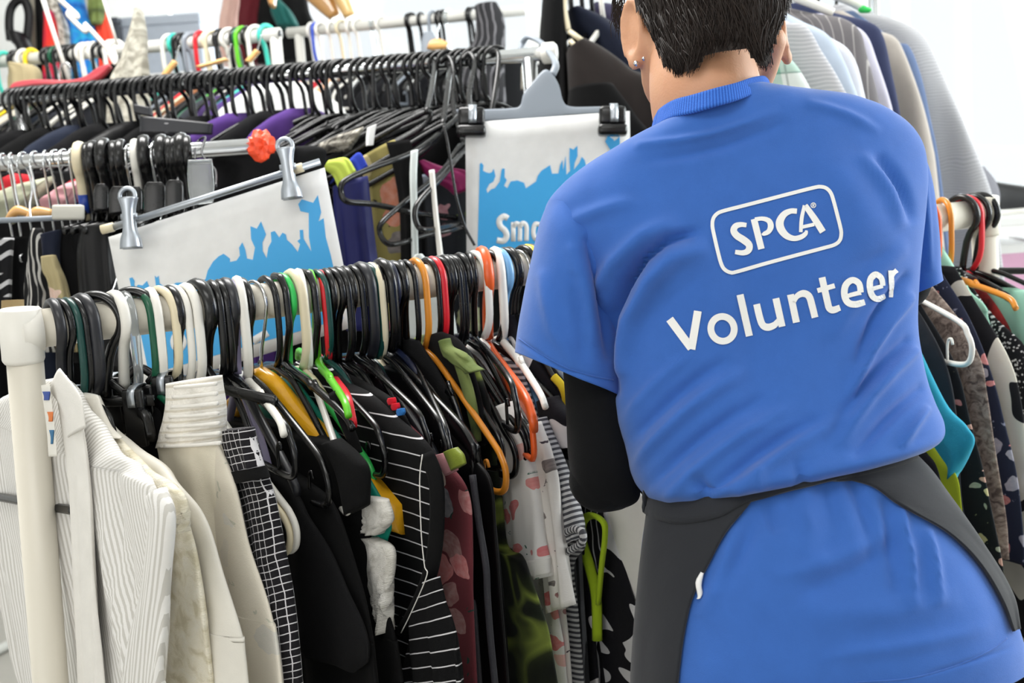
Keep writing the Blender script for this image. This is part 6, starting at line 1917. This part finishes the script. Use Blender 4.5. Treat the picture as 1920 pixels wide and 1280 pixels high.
def folded(V, folds, n0):
    """press folds into the cloth: ridges and creases along the given courses, along the local outward direction n0"""
    q = V - CAM; d = q @ FW
    x = 960 + FPX * (q @ RT) / d; y = 640 - FPX * (q @ UP) / d
    disp = np.zeros(len(V))
    for pl, amp, sg in folds:
        ds, t = segdist(x, y, pl)
        disp += 1.35 * amp * np.exp(-(ds / (sg * .85)) ** 2) * np.sin(np.pi * np.clip(.12 + .88 * t, 0, 1)) ** .6
    face = np.clip(-(n0 @ FW) * 1.6, 0, 1)
    # small cloth unevenness
    un = np.array([nz(v[0] * 14, v[1] * 14, v[2] * 9, 1.0) for v in V]) * .0016 + np.array([nz(v[0] * 40, v[1] * 40, v[2] * 26, 1.0) for v in V]) * .0005
    return V + n0 * ((disp * face) + un)[:, None]


def vnormals(V, F):
    me = mk_mesh('t', V, F)
    bm = bmesh.new(); bm.from_mesh(me); bmesh.ops.recalc_face_normals(bm, faces=bm.faces[:]); bm.normal_update(); bm.verts.ensure_lookup_table()
    N = np.array([v.normal[:] for v in bm.verts]); bm.free(); bpy.data.meshes.remove(me)
    c = V.mean(0)
    if ((V - c) * N).sum(1).mean() < 0: N = -N
    return N


def spread_pts(p0, p1, bend, k=5):
    p0, p1 = np.array(p0, float), np.array(p1, float)
    d = p1 - p0; nrm = np.array([-d[1], d[0]]) / np.hypot(*d)
    return [tuple(p0 + d * t + nrm * bend * math.sin(math.pi * t)) for t in np.linspace(0, 1, k)]


folds = [
    ([(1150, 735), (1138, 650), (1146, 590), (1172, 535), (1208, 485), (1250, 452), (1312, 432)], -.020, 10),
    ([(1166, 690), (1185, 600), (1220, 530), (1262, 487), (1330, 462)], .012, 20),
    ([(1118, 600), (1128, 540), (1155, 490), (1205, 445), (1270, 415)], .009, 20),
    (spread_pts((1182, 880), (1400, 690), -14), .007, 15), (spread_pts((1176, 830), (1370, 670), -10), -.006, 14), (spread_pts((1210, 915), (1440, 740), -12), -.006, 15),
    (spread_pts((1255, 928), (1480, 760), -10), .006, 15), (spread_pts((1320, 930), (1540, 780), -8), -.006, 15), (spread_pts((1385, 915), (1600, 770), -6), .005, 16), (spread_pts((1168, 790), (1300, 660), -8), .004, 13),
    (spread_pts((1704, 560), (1590, 770), 16), .008, 11), (spread_pts((1698, 520), (1610, 690), 14), -.007, 11), (spread_pts((1712, 660), (1575, 840), 12), .008, 12), (spread_pts((1700, 640), (1560, 810), 10), -.006, 11),
    (spread_pts((1728, 730), (1600, 860), 8), -.007, 13), (spread_pts((1690, 470), (1560, 640), 12), .004, 16), (spread_pts((1735, 770), (1690, 840), 2), .006, 10),
    (spread_pts((1200, 272), (1460, 205), 14), .0035, 10), (spread_pts((1220, 300), (1480, 225), 14), -.003, 12), (spread_pts((1520, 195), (1650, 250), -8), .003, 10),
    (spread_pts((1060, 420), (1200, 380), -6), .004, 16), (spread_pts((1650, 300), (1712, 420), -12), -.006, 12), (spread_pts((1620, 300), (1690, 430), -12), .005, 16),
    (spread_pts((1395, 420), (1430, 800), 0), -.006, 60), (spread_pts((1180, 380), (1280, 540), 8), .006, 70), (spread_pts((1560, 310), (1640, 480), -8), .006, 60),
    (spread_pts((1310, 900), (1335, 935), 2), -.008, 12), (spread_pts((1500, 870), (1508, 910), 2), -.006, 12), (spread_pts((1420, 880), (1428, 918), 2), .004, 14)]
N0 = vnormals(V, F)
Vs = folded(V, folds, N0)
shirt = kid(thing_mesh('t_shirt', Vs, F, U, SHIRT))
shirt['label'] = 'royal blue short-sleeved T-shirt'
bvh = BVHTree.FromPolygons([tuple(v) for v in Vs], [tuple(f) for f in F])


def hit(px, py, off=0.0, tree=None):
    d = ray(px, py); L = np.linalg.norm(d); d = d / L
    h = (tree or bvh).ray_cast(Vector(CAM), Vector(d))
    if h[0] is None: return None
    n = np.array(h[1]);
    if n @ d > 0: n = -n
    return np.array(h[0]) + n * off


# sleeves
def seam(pts, r=.0011):
    q = catmull(np.array(pts, float), 60)
    pp = [hit(x, y, .0002) for x, y in q]
    pp = np.array([p_ for p_ in pp if p_ is not None])
    b = MB(); b.add(*tube(pp, r, 6)); b.obj('seam', SHIRT, shirt)


seam([(1026, 398), (1046, 415), (1072, 462), (1098, 520), (1122, 580)])
def sleeve(segs, dep, ths, folds, name='sleeve'):
    V, F, U = loft(segs, dep, ths, 70, 72, p=.9, q=.9, open_end=True, cap=False)
    V2 = folded(V, folds, vnormals(V, F))
    return thing_mesh(name, V2, F, U, SHIRT, parent=shirt)


sleeve([((1030, 378), (1130, 410)), ((1012, 420), (1150, 470)), ((998, 476), (1160, 530)), ((982, 550), (1158, 590)), ((970, 625), (1166, 672)), ((966, 660), (1168, 742))], [1.385, 1.385, 1.385, 1.385, 1.385, 1.385], [.050, .068, .074, .074, .072, .070],
       [([(1105, 450), (1128, 530), (1140, 600), (1146, 680)], -.007, 12), ([(1075, 470), (1100, 560), (1112, 650)], .005, 16), ([(1015, 520), (1040, 620), (1080, 690)], .004, 16), ([(975, 640), (1050, 690), (1150, 716)], -.0016, 4), ([(1075, 520), (1092, 600), (1096, 680)], -.004, 10)])
sleeve([((1600, 258), (1712, 270)), ((1600, 300), (1731, 312)), ((1610, 380), (1745, 375)), ((1635, 460), (1754, 455)), ((1655, 510), (1757, 505)), ((1670, 562), (1760, 524))], [1.44, 1.445, 1.45, 1.455, 1.46, 1.46], [.045, .055, .058, .056, .054, .052],
       [([(1730, 330), (1738, 430), (1744, 510)], .003, 8)])
for tgt, pts in ((shirt, [(973, 634), (1010, 660), (1060, 688), (1110, 704), (1150, 712)]),):
    sl_ = [o_ for o_ in shirt.children if o_.name.startswith('sleeve')][0]
    bvs = BVHTree.FromPolygons([tuple(v_.co) for v_ in sl_.data.vertices], [tuple(p_.vertices) for p_ in sl_.data.polygons])
    pp = [hit(x, y, .0001, bvs) for x, y in catmull(np.array(pts, float), 50)]
    b = MB(); b.add(*tube(np.array([p_ for p_ in pp if p_ is not None]), .0007, 6)); b.obj('hem_stitching', SHIRT, sl_)
# collar: ribbed band standing round the neck
cr = np.array([P(*t_) for t_ in ((1234, 226, 1.365), (1262, 208, 1.332), (1299, 198, 1.311), (1340, 186, 1.303), (1381, 175, 1.309), (1415, 163, 1.33), (1438, 162, 1.365), (1441, 182, 1.42), (1400, 236, 1.455), (1330, 266, 1.462), (1262, 264, 1.435), (1228, 242, 1.40))])
ring = catmull(cr, 90, True)
ax_ = unit(UP + np.array([0, .2, 0]))
rows = []
cen = ring.mean(0)
for k, tt in enumerate(np.linspace(0, 1, 8)):
    rows.append(ring + (cen - ring) * (.035 * (1 - tt) - .045 * tt) + ax_ * (.0105 * (1 - tt) - .0075 * tt))
Gc = np.array(rows); Gc = np.concatenate([Gc, Gc[:, :1]], 1)
V_, F_, U_ = sheet(Gc, .003)
U_ = np.stack([U_[:, 0], U_[:, 1]], 1)
RIBS = fabric('blue_rib_knit', '#3867b8', p_stripes('u', .003, .5, '#3f75d4', '#2a58b2'), .9, .5, 700)
thing_mesh('collar', V_, F_, U_, RIBS, parent=shirt)


def on_shirt(pl, k, off=.0016, closed=False):
    q = catmull(np.array(pl, float), k, closed) if len(pl) > 2 else np.linspace(pl[0], pl[1], k)
    out = []
    for x, y in q:
        h = hit(x, y, off)
        out.append(h if h is not None else P(x, y, 1.3))
    return np.array(out), q


def letter(name, strokes, mat=PRINT, parent=None):
    """printed letter lying on the cloth: ribbons of the given widths (px) following the shirt"""
    mb = MB()
    for st in strokes:
        pl, w = st[0], st[1]
        closed = len(st) > 2 and st[2]
        n = max(10, int(sum(math.dist(pl[i], pl[i + 1]) for i in range(len(pl) - 1)) / 3))
        q = catmull(np.array(pl, float), n, closed) if len(pl) > 2 else np.linspace(pl[0], pl[1], n)
        ww = np.interp(np.linspace(0, 1, n), np.linspace(0, 1, len(w)), w) if isinstance(w, (list, tuple)) else np.full(n, w)
        if closed:
            T = np.roll(q, -1, 0) - np.roll(q, 1, 0)
        else: T = np.gradient(q, axis=0)
        T /= np.linalg.norm(T, axis=1)[:, None]; S = np.stack([-T[:, 1], T[:, 0]], 1)
        cols = []
        for f in (-.5, -.25, 0, .25, .5):
            cols.append([hit(*(q[i] + S[i] * ww[i] * f), .0008) for i in range(n)])
        Gp = np.array([[c if c is not None else P(*q[i], 1.3) for i, c in enumerate(cc)] for cc in cols]).transpose(1, 0, 2)
        if closed: Gp = np.concatenate([Gp, Gp[:1]])
        mb.add(*sheet(Gp, .0003))
    return smooth_ob(name, mb.mesh(name, False), mat, parent if parent is not None else shirt)


def zz(pts): return [(1310 + x / 3.656, 330 + y / 3.656) for x, y in pts]
def sw(w): return [x / 3.656 for x in w] if isinstance(w, (list, tuple)) else w / 3.656


frame = zz([(165, 241), (300, 206), (480, 160), (650, 116), (790, 81), (835, 75), (875, 86), (905, 118), (925, 175), (950, 270), (970, 350), (976, 395), (966, 440), (930, 471), (850, 495), (650, 548), (450, 602), (260, 656), (215, 661), (175, 640), (152, 600), (130, 520), (105, 410), (93, 345), (98, 295), (122, 262)])
letter('logo_border', [(frame, sw(25), True)])
letter('letter', [(zz([(327, 338), (288, 334), (252, 345), (238, 375), (258, 408), (305, 438), (345, 472), (340, 510), (303, 527), (248, 521)]), sw([30, 34, 42, 46, 48, 50, 48, 44, 36, 30]))])
letter('letter', [(zz([(378, 296), (430, 501)]), sw(45)), (zz([(385, 299), (435, 293), (480, 308), (494, 345), (478, 382), (445, 397), (436, 392)]), sw([28, 28, 36, 42, 34, 28, 16]))])
letter('letter', [(zz([(672, 243), (630, 242), (585, 264), (556, 312), (562, 362), (598, 408), (650, 429), (700, 419), (731, 396), (738, 374)]), sw([36, 36, 44, 54, 54, 46, 36, 34, 30, 16]))])
letter('letter', [(zz([(724, 203), (705, 290), (698, 386)]), sw([24, 26, 24])), (zz([(728, 203), (790, 290), (850, 384)]), sw([36, 44, 46])), (zz([(705, 352), (790, 333)]), sw(24))])
rc = [(785 + 17 * math.cos(t), 202 + 17 * math.sin(t)) for t in np.linspace(0, 2 * np.pi, 16, endpoint=False)]
letter('registered_mark', [(zz(rc), sw(5), True), (zz([(780, 192), (781, 212)]), sw(5)), (zz([(780, 193), (791, 195), (789, 202), (781, 203)]), sw(4)), (zz([(784, 203), (792, 212)]), sw(4))])
letter('letter', [([(1256, 598), (1296.5, 653)], 15.0), ([(1308.5, 583), (1296.5, 655)], 14.5)])
oc = []
for t in np.linspace(0, 2 * np.pi, 20, endpoint=False):
    x, y = 79 * math.cos(t), 85 * math.sin(t); r_ = math.radians(-14)
    oc.append((162 + x * math.cos(r_) - y * math.sin(r_), 1047 + x * math.sin(r_) + y * math.cos(r_)))
letter('letter', [(zz(oc), sw(46), True)])
letter('letter', [(zz([(281, 813), (346, 1097)]), sw(49))])
letter('letter', [(zz([(397, 878), (420, 975), (440, 1022), (475, 1036), (520, 1020), (548, 985)]), sw([48, 48, 48, 50, 44, 30])), (zz([(529, 838), (572, 1032)]), sw(47))])
letter('letter', [(zz([(628, 812), (669, 1004)]), sw(47)), (zz([(650, 870), (672, 825), (715, 805), (755, 825), (776, 890), (796, 970)]), sw([24, 38, 48, 48, 47, 46]))])
letter('letter', [(zz([(843, 695), (880, 860), (893, 905), (920, 918), (968, 902)]), sw([46, 46, 46, 48, 42])), (zz([(812, 786), (930, 752)]), sw(34))])
letter('letter', [(zz([(1002, 828), (1060, 812), (1110, 800)]), sw(30)), (zz([(1110, 800), (1098, 740), (1050, 714), (1005, 750), (997, 815), (1020, 865), (1065, 880), (1134, 862)]), sw([40, 42, 44, 46, 46, 46, 44, 40]))])
letter('letter', [(zz([(1168, 776), (1258, 752)]), sw(28)), (zz([(1258, 752), (1248, 700), (1212, 676), (1178, 705), (1170, 765), (1186, 820), (1222, 842), (1276, 822)]), sw([36, 38, 40, 42, 42, 42, 40, 36]))])
letter('letter', [(zz([(1313, 645), (1318, 740), (1318, 834)]), sw([36, 36, 28])), (zz([(1318, 700), (1332, 665), (1354, 644)]), sw([20, 30, 34]))])

# ---- lower half of the shirt below the apron tie
LT = [((1236, 905), (1690, 830), 1.34, 1.36, .084), ((1218, 960), (1730, 880), 1.34, 1.36, .104), ((1208, 1020), (1775, 950), 1.335, 1.355, .118), ((1202, 1090), (1822, 1030), 1.33, 1.35, .126), ((1198, 1160), (1868, 1112), 1.325, 1.345, .130), ((1194, 1230), (1892, 1180), 1.32, 1.34, .132), ((1192, 1300), (1903, 1228), 1.32, 1.34, .132)]
V, F, U = loft([(l, r) for l, r, *_ in LT], [(a_, b_) for _, _, a_, b_, _ in LT], [x[4] for x in LT], 110, 180, p=.80, q=.85, open_end=True, cap=False)
f2 = [(spread_pts((1500, 895), (1515, 1050), -4), .005, 9), (spread_pts((1545, 900), (1570, 1060), -6), -.004, 14), (spread_pts((1590, 880), (1640, 1060), -8), -.005, 14), (spread_pts((1690, 960), (1712, 1150), -6), .006, 10), (spread_pts((1660, 940), (1680, 1120), -6), -.005, 12),
      (spread_pts((1740, 1000), (1760, 1140), -4), .005, 10), (spread_pts((1380, 1000), (1310, 1160), -8), .004, 16), (spread_pts((1420, 960), (1340, 1110), -8), -.004, 18), (spread_pts((1700, 1000), (1480, 1120), -18), -.004, 26), (spread_pts((1640, 1010), (1450, 1080), -10), .003, 20),
      (spread_pts((1540, 1150), (1800, 1120), 12), .003, 30), (spread_pts((1440, 940), (1460, 1000), 2), -.004, 14), (spread_pts((1730, 1265), (1900, 1212), 2), -.0015, 4), (spread_pts((1560, 1230), (1860, 1175), 6), .0025, 18)]
V2 = folded(V, f2, vnormals(V, F))
lower = thing_mesh('shirt_skirt', V2, F, U, SHIRT, parent=shirt)
bvl = BVHTree.FromPolygons([tuple(v) for v in V2], [tuple(f) for f in F])
pp = [hit(x, y, .0001, bvl) for x, y in catmull(np.array([(1600, 1279), (1700, 1272), (1780, 1252), (1850, 1222), (1888, 1196)], float), 60)]
pp = np.array([p_ for p_ in pp if p_ is not None])
b = MB(); b.add(*tube(pp, .0007, 6)); b.obj('hem_stitching', SHIRT, lower)

# ---- black sleeve under the T-shirt, trousers, shoes
V, F, U = loft([((1050, 640), (1158, 680)), ((1058, 720), (1166, 745)), ((1062, 790), (1176, 800)), ((1066, 860), (1190, 860)), ((1078, 915), (1200, 905)), ((1102, 948), (1196, 935)), ((1130, 958), (1172, 950))], [1.38, 1.38, 1.385, 1.39, 1.40, 1.41, 1.42], [.046, .050, .051, .052, .048, .036, .016], 50, 48)
ls = kid(thing_mesh('long_sleeve', V, F, U, SLEEVE)); ls['label'] = 'black long sleeve under the T-shirt'
b = MB(); b.add(*capsule([EL, EL * .45 + WL * .55, WL - (WL - EL) * .06], [.0335, .036, .028], 28)); kid(b.obj('long_sleeve', SLEEVE))
b = MB(); b.add(*capsule([SRr * .4 + ER * .6, ER], [.036, .034], 28)); b.add(*capsule([ER, ER * .45 + WR * .55, WR - (WR - ER) * .06], [.034, .036, .028], 28)); kid(b.obj('long_sleeve', SLEEVE))
mb = MB()
V, F, U = loft([((1200, 1090), (1850, 1060)), ((1190, 1250), (1880, 1220)), ((1230, 1420), (1850, 1400))], [1.345, 1.345, 1.36], [.105, .118, .10], 20, 60, p=.85)
mb.add(V, F, U)
for h_, f_ in ((hipL, fl), (hipR, fr_)):
    kn = (h_ + f_) / 2 + np.array([0, .02, .03])
    mb.add(*tube(catmull([h_ + np.array([0, 0, .06]), h_ * .6 + kn * .4, kn, kn * .5 + f_ * .5, f_ + np.array([0, 0, -.01])], 40), catmull(np.array([.088, .086, .076, .068, .064])[:, None], 40)[:, 0], 32))
tr = kid(mb.obj('trousers', TROU)); tr['label'] = 'black trousers'
for f_ in (fl, fr_):
    b = MB(); prof = catmull([(-.085, .030, .070), (-.06, .040, .078), (.0, .042, .066), (.08, .047, .050), (.16, .042, .038), (.20, .018, .022)], 30)
    a = np.linspace(0, np.pi, 20)
    V = np.stack([(f_[0] + prof[:, 1][:, None] * np.cos(a)).ravel(), np.repeat(f_[1] + prof[:, 0], 20), (.016 + prof[:, 2][:, None] * np.sin(a)).ravel()], 1)
    b.add(V, gridF(30, 20)); sh_ = kid(b.obj('shoe', BLKS))
    b = MB(); out = catmull([(-.09, 0), (-.07, .042), (.02, .044), (.1, .049), (.18, .04), (.21, 0), (.18, -.04), (.1, -.049), (.02, -.044), (-.07, -.042)], 40, True)
    Vb = np.concatenate([np.stack([f_[0] + out[:, 1], f_[1] + out[:, 0], np.full(40, z)], 1) for z in (0, .018)])
    b.add(Vb, [(i, (i + 1) % 40, 40 + (i + 1) % 40, 40 + i) for i in range(40)] + [tuple(range(40))[::-1], tuple(range(40, 80))]); b.obj('sole', BLKS, sh_)


# ---- apron: a waist tie round the back and a panel wrapping each hip
def drape(x, y, off):
    h = hit(x, y, off, bvl)
    return h


def panel(name, rows_, wrap, label=None):
    """rows_: (inner px, outer px): the cloth runs from the back of the shirt (inner) to the hip outline (outer), then on round the front"""
    inn = catmull(np.array([r[0] for r in rows_], float), 60); out = catmull(np.array([r[1] for r in rows_], float), 60)
    Gp = []
    for (xi, yi), (xo, yo) in zip(inn, out):
        line = []
        for s in np.linspace(0, 1, 26):
            x, y = xi + (xo - xi) * s, yi + (yo - yi) * s
            h = drape(x, y, .0045)
            line.append(h)
        # outside the shirt: continue as a curve to the outline
        dO = 1.335
        k = max([i for i, h in enumerate(line) if h is not None], default=-1)
        endp = P(xo, yo, dO)
        if k >= 0 and k < 25:
            a_ = line[k]
            for i in range(k + 1, 26):
                t = (i - k) / (25 - k)
                line[i] = a_ * (1 - t) + endp * t + np.array([0, -1, 0]) * .006 * math.sin(math.pi * t)
        for i in range(26):
            if line[i] is None: line[i] = endp
        # pull the rim outwards so that the cloth stands proud of the shirt's side
        for i in range(26):
            t = max(0, (i / 25 - .7) / .3)
            sx = 1 if xo > xi else -1
            line[i] = line[i] + RT * sx * .004 * t
        e = line[-1]
        sx = 1 if xo > xi else -1
        for t in (.25, .6, 1.0):
            line.append(e + np.array([-sx * wrap * t * t * .7, .02 + .12 * t, 0]))
        Gp.append(line)
    Gp = np.array(Gp)
    # relax
    for _ in range(6):
        Gp[1:-1] = Gp[1:-1] * .5 + (Gp[2:] + Gp[:-2]) * .25
        Gp[:, 1:-1] = Gp[:, 1:-1] * .6 + (Gp[:, 2:] + Gp[:, :-2]) * .2
    V, F, U = sheet(Gp, .0028)
    o = thing_mesh(name, V, F, U, APRON, parent=apron)
    if label: o['label'] = label
    return o


ap = MB()
up_ = catmull(np.array([(1206, 916), (1262, 930), (1340, 930), (1410, 912), (1480, 898), (1560, 884), (1630, 868), (1690, 850), (1712, 842)], float), 90)
lo_ = catmull(np.array([(1206, 960), (1270, 985), (1350, 975), (1405, 945), (1480, 926), (1550, 908), (1620, 896), (1680, 880), (1712, 868)], float), 90)
G_ = []
for (xa, ya), (xb, yb) in zip(up_, lo_):
    row = []
    for t in np.linspace(-.35, 1, 7):
        x, y = xa + (xb - xa) * t, ya + (yb - ya) * t
        h = drape(x, max(y, ya + (yb - ya) * 0), .006)
        row.append(h if h is not None else P(x, y, 1.33))
    G_.append(row)
G_ = np.array(G_)
for _ in range(4):
    G_[1:-1] = G_[1:-1] * .5 + (G_[2:] + G_[:-2]) * .25
# carry the tie on round the front
V, F, U = sheet(G_, .003)
ap.add(V, F, U)
apron = kid(smooth_ob('apron', ap.mesh('apron'), APRON)); apron['label'] = 'charcoal waist apron tied at the back'
panel('apron_panel', [((1412, 938), (1222, 926)), ((1372, 990), (1217, 985)), ((1335, 1055), (1209, 1060)), ((1303, 1120), (1203, 1130)), ((1287, 1190), (1198, 1200)), ((1278, 1260), (1194, 1260)), ((1272, 1330), (1190, 1330))], .10)
panel('apron_panel', [((1560, 905), (1700, 846)), ((1625, 910), (1742, 880)), ((1690, 955), (1785, 945)), ((1770, 1000), (1826, 1010)), ((1830, 1060), (1862, 1066)), ((1872, 1130), (1890, 1122)), ((1892, 1185), (1899, 1180))], .10)
# apron front across the thighs
V, F, U = loft([((1240, 920), (1690, 850)), ((1225, 1080), (1810, 1030)), ((1215, 1300), (1880, 1240)), ((1215, 1560), (1890, 1540))], [1.46, 1.48, 1.49, 1.49], .004, 24, 40, p=.6, q=.5, fold_amp=.006, fold_n=3)
thing_mesh('apron_front', V, F, U, APRON, parent=apron)
V, F, U = loft([((1318, 1072), (1324, 1074)), ((1308, 1092), (1320, 1098)), ((1312, 1118), (1322, 1112)), ((1310, 1124), (1318, 1122))], 1.20, .003, 10, 14)
h_ = hit(1316, 1096, .004, bvl)
pc_ = thing_mesh('paper_scrap', V + ((h_ - P(1316, 1096, 1.20)) if h_ is not None else 0), F, U, PAPER, parent=apron)
pc_['label'] = 'scrap of white paper tucked in the apron'
